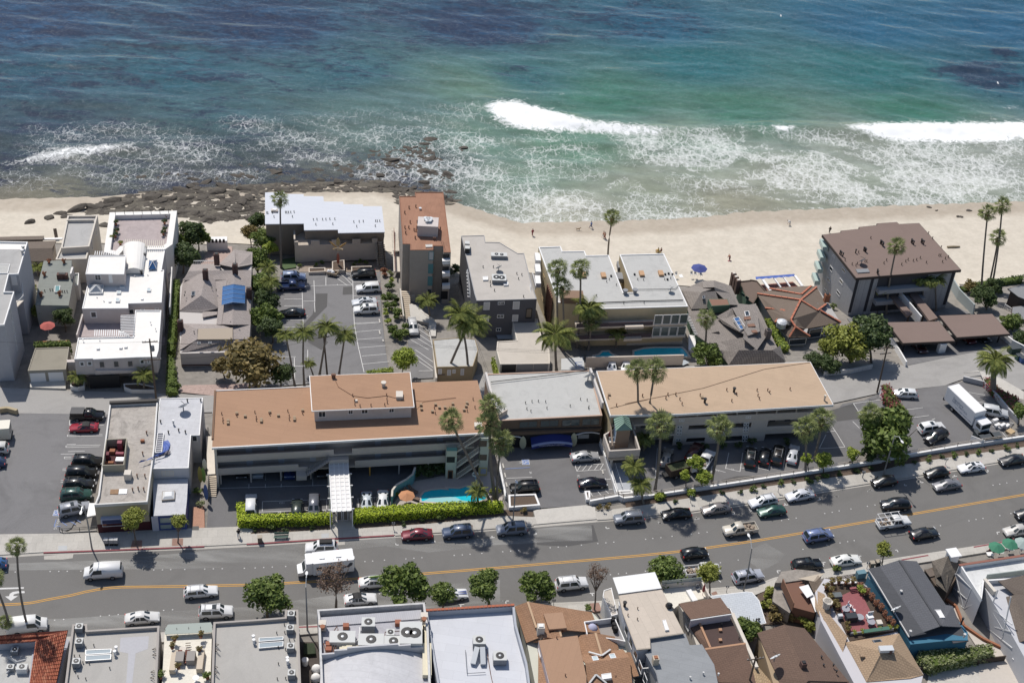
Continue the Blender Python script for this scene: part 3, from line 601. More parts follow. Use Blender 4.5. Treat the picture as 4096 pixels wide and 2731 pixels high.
BROOF=mat('brown_gravel_roof','8f7468',.95,n=(9,.08),stain=(.12,.1));SHIN=mat('pinkish_shake_shingle','b5a69f',.95,n=(3,.1),brick=(.5,.28,.0,.75,.03));SHIN2=mat('grey_brown_shingle','a0948b',.95,n=(3,.12),brick=(.5,.3,.5,.8,.035));SHIN3=mat('dull_brown_shingle','7f6e60',.95,n=(5,.12),brick=(.45,.3,.1,.5,.03))
GREENR=mat('green_grey_roll_roof','8f958d',.95,n=(6,.06),stain=(.3,.2),brick=(9,.9,-.05,.3,.03));BRICK=mat('dark_red_brick','7d564c',.9,brick=(.3,.12,0,.6,.02));BLUEGL=mat('blue_glazing',(.05,.13,.30),.12,raw=True,spec=.6);REDD=mat('red_door_paint','b9472f',.6);TEAL=mat('teal_paint','4d99a0',.6)
PAVER=mat('pinkish_terrace_paving','bdaaa8',.9,n=(1.5,.12),stain=(.4,.25));DECK=mat('greyed_deck_boards','a8927e',.9,n=(2,.15),brick=(6,.25,.05,.5,.03));CURT=mat('pale_blind','d5d3d0',.8)
# tall grey-white apartment block at the left edge
b=bdg('tall pale grey apartment block cut by the left edge, grey flat roof and outside stair','A -90 592 248 598 165 885 78 888 40 1043 128 1043 38 1340 -120 1346',9.4,mat('pale_grey_siding','c3c2c8',.9,n=(1,.04),stain=(.3,.1)),GROOF,par=.35,pt=.18,pm=WT)
TALLB=b
op(b.o,b.wp[5],b.wp[6],'A 82 1200 112 1300 108 1330 135 1425 132 1455 160 1560',mull=2);Pm(Y_('A -80 597 243 600 232 655 -90 655',9.4),9.06,9.1).b('white_roof_strip',WROOF,b.o)
skl(b.o,'A -30 800 90 797 70 878 -40 880',9.05,GROOF2)
for s in('A 205 715','A 213 680'):pps(b.o,s,9.1,STEEL,.22,1.1,'roof_exhaust')
q=Z_('A 110 1000 205 960 215 1120 150 1185',5.4);Pm([p[:2]for p in q],5.2,5.4).b('stair_landing',CRM,b.o);MB().ring([p[:2]for p in q],ist([p[:2]for p in q],.06),6.2,6.35).b('railing',WT,b.o)
a0,a1=A1('A 180 1060',5),A1('A 180 1140',3.5)
for i in range(7):c=a0+(a1-a0)*i/6;Bx((c[0],c[1],c[2]),(1,.3,.08),0,True).b('step',TAN,b.o)
op(b.o,b.wp[2],b.wp[3],'A 95 905 160 985','door',pm=WT);op(b.o,b.wp[6],(b.wp[6][0]-9,b.wp[6][1]),'E -40 390 105 490','door',pm=DARK)  # the wide dark panel paints the shade of the open garage
# brown-roofed cottages behind it
c1=th('cottage','low cottage with long dull brown roof half hidden behind the tall grey block','cottage',A1('A 300 700',-6))
rfs(c1,[('A 225 660 470 655 505 590 240 597',(-2,-2,-3.4,-3.4)),('A 225 660 470 655 480 770 240 775',(-2,-2,-3.3,-3.3))],SHIN3);Pm(Y_('A 245 605 490 600 470 755 250 765',-3.4),-7,-3.4).b('wall',BEIGE,c1)
c2=th('cottage','narrow brown-roofed cottage strip right behind the sand at the left edge','cottage',A1('A 150 580',-7))
rfs(c2,[('A -60 585 385 578 395 545 -60 556',(-3.2,-3.2,-4.4,-4.4)),('A -60 585 385 578 372 610 -60 612',(-3.2,-3.2,-4.2,-4.2))],SHIN3);Pm(Y_('A -60 560 380 550 370 600 -60 604',-4.4),-9,-4.4).b('wall',BEIGE,c2)
solo(Br(*[tuple(at(p,z))for p,z in zip(P('A 380 576 560 572'),(-4.6,-4.6))],.5,.25),'garden_wall',WT,'white wall capping between the brown cottages and the cream beach house','wall')
# cream beach house with two flat roof levels
b=bdg('narrow cream beach house with two grey flat roofs edged in white','A 605 362 875 360 800 640 545 655',1.2,CRM,GROOF,par=.45,pt=.28,pm=CRM);o=b.o
bdg('','A 541 652 803 640 775 750 497 755',.2,CRM,GROOF,par=.35,pt=.25,pm=CRM,root=o)
_rw=Z_('A 600 415 840 412',1);wallseg(o,_rw[0],_rw[1],.75,1.35,.25,CRM,'parapet');op(o,b.wp[1],b.wp[2],'A 815 600 830 660 855 480 868 530',pm=GLS)
# grey-green flat roofed house
GG=b=bdg('grey-green flat roofed house with four tufted roof pots beside the tall grey block','A 392 770 643 765 637 880 662 902 645 1000 615 1170 318 1165 345 960',.8,mat('pale_green_stucco','c9c8bd',.9,n=(1,.06),stain=(.3,.2)),GREENR)
chm(b.o,'A 563 925',.8,(1.9,.9),1,BRICK);skl(b.o,'A 492 990 540 988 536 1045 488 1046',.8,TEAL,.35)
pps(b.o,'A 402 1045 450 1035 470 1035 560 1050 580 1052 602 1050',.8,DARK);_w=Z_('A 640 825 658 823 640 880 625 885',2.2);Pm([p[:2]for p in _w],-4,2.2).b('chimney',WSTUC,b.o)
b2=bdg('','A 662 880 708 878 700 985 652 985',-1.2,WSTUC,GREENR,par=.3,pt=.15,pm=WT,root=b.o)
# the big white house
WH=th('white_house','big white house of many flat roof levels with beach terrace, vault and pergolas','house',A1('E 1050 560',-3))
mb=bdg('','A 830 905 800 905 735 1195 1150 1192 1148 1150 1448 1140 1455 1040 1470 850 1448 850 1480 665 1110 665 1100 905',4.3,PINKST,WROOF,par=.18,pt=.16,pm=WT,root=WH)
ub=bdg('','A 800 720 1128 718 1112 888 766 886',6.9,PINKST,WROOF,par=.16,pt=.14,pm=WT,root=WH,zb=4.1);op(WH,ub.wp[2],ub.wp[3],'A 846 893 908 942',mull=1);op(WH,ub.wp[2],ub.wp[3],'A 970 890 1012 965','door',pm=WT)
fw_=bdg('','A 1212 1210 1446 1210 1420 1568 E 1402 283 1225 286 835 305 832 298 665 303 700 112 E 1190 102',4,PINKST,WROOF,par=.2,pt=.16,pm=WT,root=WH,zb=.6)
Pm(Y_('A 700 1440 1205 1440 1420 1568 E 1400 290 835 312 668 303',1.2),-2.6,.62).b('lower_wall',PINKST,WH)
p0,p1=fw_.wp[5],fw_.wp[4]
op(WH,fw_.wp[5],fw_.wp[4],'E 886 325 942 378 1014 322 1070 375 1140 320 1196 370',fm=PINKST);op(WH,fw_.wp[7],fw_.wp[6],'E 710 328 760 366 778 324 830 362',fw=.16);op(WH,fw_.wp[4],fw_.wp[3],'E 1250 308 1298 346 1318 306 1345 344',fw=.16)
Br(*[p for p in(onplane(P('E 860 405')[0],p0,p1),onplane(P('E 1235 402')[0],p0,p1))],.7,.45).b('cornice',PINKST,WH);op(WH,p0,p1,'E 795 450 1080 545','door',pm=DARK,proud=.3)
op(WH,mb.wp[2],mb.wp[3],'A 805 1222 872 1278',mull=0,fw=.18);op(WH,mb.wp[4],mb.wp[5],'A 1150 1200 1206 1245 1258 1196 1300 1215 1385 1190 1425 1206',fw=.15)
Pm(Y_('A 745 1290 1215 1290 1190 1450 700 1450',1),.6,1).b('terrace_floor',PAVER,WH);Br(*[tuple(at(p,1.6))for p in P('A 745 1270 690 1455')],.2,1.2).b('terrace_wall',PINKST,WH)
# barrel vault
va,vb=Z_('A 1100 640 1320 640',4.4),Z_('A 1120 880 1285 880',4.4);m=MB();ts=lsp(0,pi,11);rows=[]
for(l,r)in(va,vb):rows.append([(l[0]+(r[0]-l[0])*(1-cos(t))/2,l[1]+(r[1]-l[1])*(1-cos(t))/2,4.3+1.3*sin(t))for t in ts])
m.add(rows[0]+rows[1],[(i,i+1,i+12,i+11)for i in range(10)]+[tuple(range(11)),tuple(range(21,10,-1))]);m.b('barrel_vault',WROOF,WH,smooth=False)
# seaward terrace with wide white parapet
tp=Y_('A 982 335 1586 320 1545 620 1480 665 1110 665 1060 720 930 690',2.4);tz=2.4;TP2=ist(tp,1.15)
Pm(tp,-11,tz-1).b('terrace_block',WSTUC,WH);MB().ring(tp,TP2,tz-1,tz).b('terrace_parapet',WROOF,WH);Pm(TP2,tz-1,tz-.95,False).b('terrace_floor',PAVER,WH)
for s in('A 1035 355','A 1117 350','A 1195 348','A 1275 346','A 1355 345','A 1434 344','A 1512 342'):q=A1(s,tz);MB().tube([(q[0],q[1],tz-.9),(q[0],q[1],tz+.9)],.05,5).b('post',DARK,WH)
for k in range(20):
 q=A1('A %d %d'%(1115+k*18.5,650-k*.3),4.9);r=A1('A %d %d'%(1125+k*18,578+k*.6),4.9);Br(q,r,.12,.15).b('pergola_slat',mat('bone_paint','d9cfb8',.8),WH)
for k in range(11):
 q=A1('A %d 718'%(850+k*20),4.6);r=A1('A %d 684'%(855+k*20),4.6);Br(q,r,.12,.14).b('pergola_slat',WT,WH)
for k in range(17):
 q=A1('A %d 1445'%(848+k*19.5),4.1);r=A1('A %d 1388'%(852+min(k,11)*19.5+max(0,k-11)*3),4.1);Br(q,r,.13,.16).b('pergola_slat',WT,WH)
for k in range(13):
 q=A1('A 1080 %d'%(1262+k*14),4.1);r=A1('A 1206 %d'%(1258+k*14),4.1);Br(q,r,.11,.16).b('pergola_slat',WT,WH)
for s in('A 1074 985 1120 985 1118 1005 1072 1006','A 1046 1036 1084 1036 1082 1058 1044 1060','A 1316 1010 1352 1010 1350 1036 1314 1037','A 1036 1100 1074 1100 1072 1130 1034 1131'):skl(WH,s,4.15,mat('milky_dome','c8dde2',.2),.3)
m=MB();q=Z_('A 1338 762 1408 760 1402 842 1328 845',4.5);apx=T_('A 1368 770',5.6);m.add([p for p in q]+[apx],[(0,1,4),(1,2,4),(2,3,4),(3,0,4)]);sk=m.b('pyramid_skylight',BLUEGL,WH)
for p in q:Br(p,apx,.1,.1).b('glazing_bar',WT,sk)
q=Z_('A 800 985 925 985 918 1058 796 1060',4.4);apx=T_('A 862 985',5.6);sk=MB().add([p for p in q]+[apx],[(0,1,4),(1,2,4),(2,3,4),(3,0,4)]).b('pyramid_skylight',mat('hazy_glass','c4c8cc',.25),WH)
for p in q:Br(p,apx,.12,.12).b('glazing_bar',WT,sk)
for p,r in zip(q,q[1:]+q[:1]):Br(p,r,.15,.3).b('glazing_bar',WT,sk)
pps(WH,'A 1270 890',4.15,DARK,.2,.9,'flue');pps(WH,'A 1300 740',4.15,DARK,.2,.9,'flue');pps(WH,'A 1275 1115 985 1138 942 823',4.15,WT,.22,.2,'roof_vent',True);pps(WH,'E 880 215 1083 208 1128 200',3.85,WT,.25,.25,'roof_vent',True);pps(WH,'A 932 1140 1040 1040 1325 905 1210 915 870 1105 1395 1385 1350 1328 E 890 128 745 140',4,WT,.08,.4)
Pm(Y_('A 1480 660 1545 620 1530 690 1500 780 1450 1568 1425 1568',0),-3.6,-3.3).b('side_terrace',PAVER,WH)
# garage left of the white house
b=bdg('low double garage with gravel roof and two white doors below the red parasol garden','E 315 205 620 195 590 395 248 408',.7,mat('olive_stucco','a99f8c',.9),mat('olive_gravel_roof','9d9480',.98,n=(9,.1),stain=(.3,.2)),par=.12,pt=.15,name='garage',cat='garage')
op(b.o,b.wp[3],b.wp[2],'E 265 432 418 518 430 425 578 510','door',pm=WT);Pm(YG('E 270 530 590 515 590 582 272 572'),-2.4,-1.75).b('apron',CONC2,b.o)
solo(Pm(Y_('E 598 310 680 305 684 330 600 332',.8),-2.2,.8),'garden_gate_wall',PINKST,'pinkish gate wall between the double garage and the white house','wall')
solo(Br(*[tuple(p+NA([0,0,.35]))for p in G_('E 330 180 625 172')],.3,.9),'terrace_balustrade',TRA,'red and white balustrade along the parasol garden above the garage','balustrade')
# curved white planters by the white house drive
for s,l in(('E 640 540 690 500 770 520 760 580 700 595 635 585','rounded white planter bed left of the white house driveway'),('E 1110 560 1250 555 1400 585 1395 612 1180 612 1118 590','low curved white planter with niche right of the white house driveway')):
 pl=[p[:2]for p in G_(s)];o=solo(MB().ring(pl,ist(pl,.18),-3,-1.2),'planter',WSTUC,l,'planter');Pm(ist(pl,.18),-3,-1.35).b('soil',SOIL,o)
# pinkish shingle house
H=th('shingle_house','rambling house with pinkish grey shingle roofs, four chimneys and a blue roof light','house',A1('E 1900 400',-4))
Pm(Y_('A 1720 800 1980 800 2110 680 2255 710 2250 1200 2235 1568 E 2240 240 1615 255 A 1610 1220 1615 1000',.2),-6,.2).b('wall',mat('mauve_stucco','cfc6c0',.9),H)
rfs(H,[('A 1960 800 2100 668 2110 760 2105 830',(.6,.6,2.2,2.2)),('A 2100 668 2262 690 2260 800 2110 828',(.6,.3,.4,2.2)),('A 1720 800 1975 795 1970 855 1690 862',(.2,.2,1.6,1.6)),('A 1690 862 2255 850 2248 990 2050 940 1640 940',(1.6,1.6,.9,1,.9)),('A 1640 930 1850 870 1800 1080 1610 1215',(.3,1.9,2.4,.3)),('A 1850 870 1935 950 1955 1190 1800 1080',(1.9,.9,.9,2.4)),('A 1610 1220 1800 1080 1960 1190 1800 1230',(.3,2.4,.9,.3)),('A 1935 950 2035 940 1985 1340 1940 1335 1955 1190',(.9,1.2,1.2,.9,.9)),('A 2035 900 2100 880 2085 1340 1980 1335',(1,2.2,2.2,1)),('A 2100 880 2250 990 2245 1340 2085 1340',(2.2,.9,.9,2.2)),('A 1640 1330 2090 1340 2080 1390 1770 1380',(.4,.9,1.8,1.8)),('A 1640 1330 1770 1380 1770 1470 1610 1568',(.4,1.8,1.8,.3)),('A 2090 1340 2245 1340 2235 1470 2085 1470',(1.5,.9,.9,1.5)),('E 1768 128 2085 126 2240 130 2240 240 1608 254',(1.7,1.7,.9,.1,.1)),('A 1815 1210 1950 1215 1945 1250 1815 1275',(.2,.2,.7,.7))],SHIN)
Pm(Y_('A 1775 1378 2085 1368 2085 1470 1770 1472',1.85),1.5,1.85).b('flat_roof',mat('sand_gravel_roof','b8a48c',.98,n=(8,.08)),H)
m=MB();ra,rb=A1('A 2092 980',3.3),A1('A 2085 1140',3.3);la_,lb_=A1('A 1995 1000',2.3),A1('A 1985 1165',2.3);r1,r2=A1('A 2198 995',2.3),A1('A 2195 1150',2.3)
m.add([x for x in(ra,rb,la_,lb_,r1,r2)],[(0,1,3,2),(0,4,5,1),(1,5,3),(0,2,4)]);sk=m.b('ridge_rooflight',BLUEGL,H)
for k in range(5):
 f=k/4;Br(tuple(la_+(lb_-la_)*f+NA([0,0,.03])),tuple(ra+(rb-ra)*f+NA([0,0,.03])),.08,.06).b('glazing_bar',mat('pale_blue_frame','7fa0d0',.5),sk);Br(tuple(r1+(r2-r1)*f+NA([0,0,.03])),tuple(ra+(rb-ra)*f+NA([0,0,.03])),.08,.06).b('glazing_bar',mat('pale_blue_frame'),sk)
for s,z in(('A 1945 800',1.2),('A 2110 895',1.6),('A 1845 945',1.6),('A 2235 1110',.8),('A 1622 1400',.0)):chm(H,s,z,(.95,.85),2.4,BRICK)
for s in('A 1716 1042 1750 1040 1748 1078 1712 1080','E 1768 150 1798 150 1796 168 1766 168','E 1868 148 1896 147 1894 165 1866 166'):skl(H,s,1.6,GLS,.25,fm=GRM)
pps(H,'A 1660 1060 1655 1085 1778 1060 1838 1048 1900 1020 1938 1040 1740 1415 2140 1365 2068 1330',1.6,DARK)
_f=Z_('E 1612 256 2240 240',.1);op(H,_f[0],_f[1],'E 1685 262 1735 300 1842 258 1892 296 2000 256 2040 290',mull=1)
SHUT=mat('green_shutter','2f4a3c',.7)
for s in('E 1655 262 1682 312 1738 260 1762 310 1814 260 1840 310 1893 258 1918 306',):op(H,_f[0],_f[1],s,'door',pm=SHUT)
Br(tuple(onplane(P('E 1630 355')[0],_f[0],_f[1])),tuple(onplane(P('E 2200 345')[0],_f[0],_f[1])),.5,.2).b('brick_sill',BRICK,H)
_g=shf('brick_forecourt','E 1640 540 2230 525 2290 575 1930 635 1600 600',mat('pink_brick_paving','c2a093',.95,n=(2,.2),brick=(2.2,.5,.1,.4,.05)),.05);shf('brick_patio','A 1880 640 2080 640 2090 800 1800 800',mat('pink_brick_paving'),.05)
o=th('garden_wall','low white garden wall with dark openings at the sand edge beyond the pinkish shingle house','wall',A1('A 1940 610',-7));q=Z_('A 1850 555 2035 552 2035 590 1850 590',-5.6)
Pm([p[:2]for p in q],-8.5,-5.6).b('wall',WT,o)
for k in range(5):op(o,q[3],q[2],'A %d 575 %d 606'%(1862+k*33,1884+k*33),'door',pm=DARK)  # dark panels paint the shade inside the wall openings
solo(Br(*[tuple(at(p,-1.2))for p in P('A 1545 890 1525 1250')],.25,3.4),'side_wall',WSTUC,'long white side wall between the white house alley and its hedge','wall');
m=MB();q=Z_('A 1735 770 1920 768',-.5)
for k in range(13):p=q[0]+(q[1]-q[0])*k/12;m.box((p[0],p[1],-1.7),(.06,.06,1.2),0,True)
m.bar(tuple(q[0]),tuple(q[1]),.1,.1);solo(m,'white_fence',WT,'short white rail fence on the seaward side of the pinkish shingle house','fence')
# motel with pale blue-white roof
MO=th('motel','two-storey beach motel with stepped pale blue-white metal roof and red doors','motel',A1('B 700 720',-6))
MROOF=mat('pale_blue_metal_roof','d3d9e6',.6,n=(2,.02),brick=(12,.45,.08,.2,.03));rp=Z_('B 135 157 308 155 310 170 480 172 482 190 657 192 662 238 835 240 838 262 1012 264 1014 280 1182 280 1208 512 790 520 788 490 485 495 482 436 135 440',.6);rp2=[p[:2]for p in rp]
Pm(rp2,.42,.6).b('roof',MROOF,MO)
wl=Y_('B 140 160 305 158 307 175 475 176 480 195 650 196 655 242 830 244 833 266 1008 268 1010 285 1178 285 1200 480 490 465 480 400 140 405',.4);Pm(wl,-9,.4).b('wall',mat('taupe_stucco','a8947f',.9,n=(1,.05)),MO)
zg=-2.6
ga=[p[:2]for p in Z_('B 395 560 485 500 1200 470 1205 540 1190 610 400 632',zg)];Pm(ga,zg-.3,zg).b('gallery_floor',BEIGE,MO)
fl,fr=A1('B 400 690',zg-.2),A1('B 1140 665',zg-.2);fl2,fr2=A1('B 398 630',zg),A1('B 1142 605',zg)
for s0,s1,h in((400,432,.9),(432,545,.05),(545,622,1),(622,730,.05),(730,805,1),(805,915,.05),(915,988,1),(988,1092,.05),(1092,1142,1)):
 t0,t1=(s0-398)/744,(s1-398)/744;a,c=fl2+(fr2-fl2)*t0,fl2+(fr2-fl2)*t1
 if h>.5:wallseg(MO,a,c,-6.6,zg+h,.28,BEIGE,'front_wall')
 else:
  wallseg(MO,a,c,-6.6,zg+h,.26,BEIGE,'front_wall');m=MB();L=np.hypot(*(c-a)[:2])
  for k in range(int(L/.25)+1):p=a+(c-a)*min(1,k*.25/L);m.box((p[0],p[1],zg+.05),(.03,.03,.85),0,True)
  m.bar((a[0],a[1],zg+.9),(c[0],c[1],zg+.9),.05,.05);m.b('railing',mat('rail_brown','6d5a4e',.6),MO)
Br(tuple(A1('B 398 520',zg+.6)),tuple(A1('B 400 600',zg+.6)),.3,1.4).b('front_wall',BEIGE,MO)
op(MO,fl2,fr2,'B 415 655 458 735 643 648 686 728 870 640 914 720','door',pm=DARK);op(MO,fl2,fr2,'B 1052 636 1094 712','door',pm=REDD)
_w0,_w1=Z_('B 490 465 1200 480',.4);
for s in('B 497 500 536 565','B 806 522 846 572','B 862 522 898 578','B 1042 516 1080 572'):op(MO,wl[12],wl[11],s,'door',pm=REDD)
op(MO,wl[14],wl[13],'B 440 436 472 490','door',pm=REDD);op(MO,wl[12],wl[11],'B 630 500 655 560','door',pm=DARK)
chm(MO,'B 228 500',-4,(1.3,.8),5,BEIGE,.05,WT);pps(MO,'B 150 345 160 345 200 342 318 340 330 340 345 340 365 340 395 336 568 405 600 403 650 403 680 402 715 400 760 400 930 425 978 422 1015 420 1125 418 1140 418 1162 418 215 380 380 378 590 448 742 445 956 466 1122 462',.6,DARK,.07,.4)
for k in range(12):
 f=k/11;q=A1('B %d %d'%(1163+20*f,625+185*f),zg-(zg+6.4)*f);Bx((q[0],q[1],q[2]-.1),(2,.32,.12),.05,True).b('step',TAN,MO)
for s,t in(('B 1143 600','B 1158 810'),('B 1190 600','B 1210 810')):Br(tuple(A1(s,zg+.5)),tuple(at(P(t)[0],-5.8)),.08,.9).b('stair_string',mat('stair_brown','5d4c40',.8),MO)
shf('timber_deck','B 410 740 1150 715 1165 860 1150 870 440 870 450 800',DECK,.08)
for s,l in(('B 525 828 675 824 676 860 526 868','long low beige planter left of the surfboard sculpture'),('B 906 815 1090 810 1090 850 908 858','long low beige planter right of the surfboard sculpture'),('B 735 770 845 755 850 850 735 855','square beige planter box under the surfboard sculpture')):
 pl=[p[:2]for p in Z_(s,-4.4)];zb=min(g(*p)for p in pl);o=solo(MB().ring(pl,ist(pl,.2),zb-.2,-4.5),'planter',BEIGE,l,'planter');Pm(ist(pl,.2),zb,-4.65).b('soil',SOIL,o)
# surfboard sculpture
SB=th('sculpture','tall flower-like sculpture of painted surfboards in the square planter outside the motel','sculpture',A1('B 790 800',-4.6))
def board(o,a,b_,w,m,name='surfboard',t=.08):
 a=Ve(a);b_=Ve(b_);d=b_-a;u=d.cross(Ve((0,1,.3)));u=(u.normalized()if u.length>.01 else Ve((1,0,0)));n=u.cross(d).normalized();prof=((0,.08),(.06,.45),(.2,.85),(.45,1),(.7,.88),(.88,.55),(.97,.22),(1,.03))
 vs=[];fs=[]
 for s in(1,-1):
  for f,h in prof:vs+=[a+d*f+u*h*w/2+n*s*t*.5*min(1,h*1.5),a+d*f-u*h*w/2+n*s*t*.5*min(1,h*1.5)]
 k=len(prof)*2
 for i in range(0,k-2,2):fs+=[(i,i+1,i+3,i+2),(k+i+2,k+i+3,k+i+1,k+i),(i,i+2,k+i+2,k+i),(i+3,i+1,k+i+1,k+i+3)]
 fs+=[(0,k,k+1,1),(k-2,k-1,2*k-1,2*k-2)]
 return MB().add(vs,fs).b(name,m,o)
x0,y0,z0=A1('B 790 800',-4.6);ORB=mat('orange_red_gelcoat','c9563a',.4);OCH=mat('ochre_gelcoat','d0a450',.4)
board(SB,(x0,y0,z0),(x0,y0,z0+2.9),.6,ORB);MB().tube([(x0,y0,z0+2.4),(x0,y0,z0+4.6)],.07).b('pole',TAN,SB);board(SB,(x0,y0,z0+4.2),(x0+.05,y0,z0+6.3),.75,OCH)
for sx in(-1,1):board(SB,(x0+sx*.2,y0,z0+3.9),(x0+sx*1.7,y0,z0+5.3),.4,mat('yellow_orange_gelcoat','d99a3e',.4))
m=MB();ts=lsp(0,2*pi,17);m.tube([(x0+1*cos(t),y0+.3*sin(t),z0+3.6)for t in ts],.05,5);m.b('ring',OCH,SB)
# tall tower with terracotta roof
OT=b=bdg('tall narrow taupe apartment tower with terracotta coloured flat roof by the surf','B 1336 190 1478 190 1478 154 1732 154 1800 692 1735 692 1732 635 1642 635 1642 670 1435 672 1435 618 1368 617',7.4,mat('taupe_tower_stucco','b9aa9a',.9,n=(1,.04),stain=(.2,.1)),RROOF,par=.12,pt=.15,pm=mat('terracotta_edge','a9694a',.9))
rbox(b.o,'B 1593 510',7.3,(3.9,3.3,2.3),PINKST,'roof_penthouse',.05)
for s in('B 1575 402','B 1597 405','B 1617 405','B 1587 422','B 1608 422'):pps(b.o,s,9.6,ALU,.32,.5,'turbine_vent')
pps(b.o,'B 1387 345 1425 300 1486 290 1435 430 1498 430 1388 478 1423 478 1470 500 1495 480 1395 525 1480 570 1488 505 1705 490 1645 582 1660 582',7.3,mat('rust_pipe','8a5a42',.8),.1,.6);pps(b.o,'B 1525 310',7.3,ALU,.2,.4);skl(b.o,'B 1572 622 1634 620 1636 642 1575 645',7.3,CURT,.2,fm=CRM)
op(b.o,b.wp[9],b.wp[8],'B 1602 685 1645 762',fm=TEAL,pm=CURT);op(b.o,b.wp[9],b.wp[8],'B 1597 797 1640 880 1593 908 1635 990',fm=TEAL,pm=TEAL);op(b.o,b.wp[9],b.wp[8],'B 1590 1022 1625 1090',pm=GLS,fm=GRM);op(b.o,b.wp[9],b.wp[8],'B 1432 1072 1475 1150','door',pm=CRM)
for s in('B 1728 708 1784 780','B 1724 820 1780 890','B 1718 928 1776 1000','B 1712 1040 1770 1112'):op(b.o,b.wp[5],b.wp[4],s,'door',pm=DARK,proud=.02)
for y in(762,872,982):
 p_,q_2=onplane(P('B 1722 %d'%y)[0],b.wp[5],b.wp[4]),onplane(P('B 1790 %d'%(y-4))[0],b.wp[5],b.wp[4]);n=fcn(b.wp[5],b.wp[4])*.5;Br((p_[0]+n[0],p_[1]+n[1],p_[2]),(q_2[0]+n[0],q_2[1]+n[1],q_2[2]),.9,.8).b('balcony',WT,b.o)
for k in range(17):q=A1('B %d %d'%(1312+k*.6,500+k*11),-2-k*.02);Bx((q[0],q[1],q[2]-.1),(1.9,.35,.14),0,True).b('step',CRM,b.o)
Br(T_('B 1290 490',-1.6),T_('B 1300 870',-3.2),.08,1).b('stair_railing',mat('rust_rail','a0563a',.7),b.o);Br(T_('B 1320 690',-3.2),T_('B 1325 870',-4.2),1.7,.3).b('ramp',CRM,b.o)
for k in range(14):q=A1('B %d %d'%(1388+k*.3,1045+k*18),-2.2-k*.13);Bx((q[0],q[1],q[2]-.3),(2,.5,.3),0,True).b('step',TAN,b.o)
Br(T_('B 1345 1035',-1.6),T_('B 1375 1280',-3.2),.25,1.2).b('stair_wall',CRM,b.o)
solo(Br(T_('B 1445 1165',-3.4),T_('B 1650 1310',-3),.25,.6),'retaining_wall',CRM,'cream ramp wall below the tall terracotta-roofed tower','wall')
solo(Pm(Y_('B 1425 1150 1500 1165 1670 1320 1665 1440 1625 1440 1600 1320 1440 1290',-2.9),-4.2,-2.95),'ramp',CONC2,'pale concrete ramp in front of the tall terracotta-roofed tower','ramp')
# tan small flat building behind the left hotel
b=bdg('small yellow-tan outbuilding with pale gravel roof behind the left hotel','B 1640 1475 1890 1455 2020 1470 2045 1568 G 430 145 105 152',1.6,mat('yellow_tan_outhouse','b59a6c',.9,n=(1,.05)),GROOF2,par=.08,pt=.12)
op(b.o,b.wp[5],b.wp[4],'G 118 168 150 212 200 176 232 224 246 174 274 206 320 168 348 222',pm=CURT);op(b.o,b.wp[5],b.wp[4],'G 118 212 178 226','door',pm=WOOD)
# long wall by driveway
solo(Br(*[tuple(at(p,-.6))for p in P('G 75 0 100 280')],.3,1.6),'driveway_wall',CRM,'cream wall between the hatched driveway and the yellow-tan outbuilding','wall')
# grey building with dark front
b=bdg('grey apartment block with pale flat roof and dark grey street wall','B 1893 545 2100 540 2110 600 2235 602 C 160 702 215 700 290 1000 330 1110 B 2030 1125 2010 1060',5,DGREY,mat('pinkish_gravel_roof','c6bdb2',.95,n=(8,.08),stain=(.25,.2)),par=.1,pt=.14,pm=mat('grey_edge','a5a5a8',.8));GD=b
_a,_b=b.wp[8],b.wp[7]
op(b.o,_a,_b,'B 2095 1138 2146 1206 C 118 1132 172 1200',pm=CURT);op(b.o,_a,_b,'B 2222 1134 2278 1160 2215 1250 2272 1278 2205 1370 2248 1398 C 0 1132 40 1160 0 1250 34 1280',mull=1);op(b.o,_a,_b,'B 2090 1258 2140 1320 C 112 1252 160 1310',pm=CURT);op(b.o,_a,_b,'C 235 1195 282 1285','door',pm=DARK);op(b.o,_a,_b,'C 240 1200 276 1270','door',pm=mat('tan_curtain','8c7a64',.8),proud=.08)
skl(b.o,'B 2085 908 2132 906 2135 938 2088 940',4.9,WT,.3);skl(b.o,'C 32 958 74 956 76 984 34 986',4.9,WT,.3);pps(b.o,'B 2088 830 2180 830 2152 965 2190 1040 2155 998 C 150 890 165 935 195 900 210 1095',4.9,DARK)
for k in range(9):q=A1('C %d %d'%(248-k*.5,1022+k*9),4.4-k*.25);Bx((q[0],q[1],q[2]),(1.7,.3,.08),0,True).b('step',GROOF,b.o)
Br(T_('C 268 985',5.2),T_('C 275 1100',4.2),.08,.9).b('stair_string',WT,b.o);Br(T_('C 290 890',4),T_('C 320 1010',4),.1,.9).b('stair_string',WT,b.o)
for k in range(8):q=A1('B %d %d'%(1968+k*1.5,880+k*30),4-k*.5);Bx((q[0],q[1],q[2]),(1.2,.4,.1),0,True).b('step',WT,b.o)
Br(T_('B 1945 850',4.6),T_('B 2000 1250',-1),.12,1).b('stair_string',WT,b.o)
# low garages in the middle
MG=b=bdg('low L-shaped garage block with pale roof and three grey doors behind the grey-roofed lobby','C 108 1300 335 1285 380 1480 G 1115 0 1120 120 G 672 125 640 0 C -25 1490 150 1480',-.2,mat('off_white_stucco','e2ddd2',.9),mat('beige_gravel_roof','d0c4b4',.95,n=(8,.06),stain=(.3,.15)),par=.1,pt=.2,pm=CRM,name='garage_block',cat='garage')
_a,_b=Z_('G 672 128 1118 118',-.2);op(b.o,_a,_b,'G 690 132 812 196','door',pm=DARK,proud=.06);op(b.o,_a,_b,'G 825 128 965 194 975 124 1105 186','door',pm=GRM,proud=.06)
shf('grey_yard','C -60 1390 130 1390 150 1480 -20 1480',mat('grey_blue_deck','a9b0b8',.8),.3)
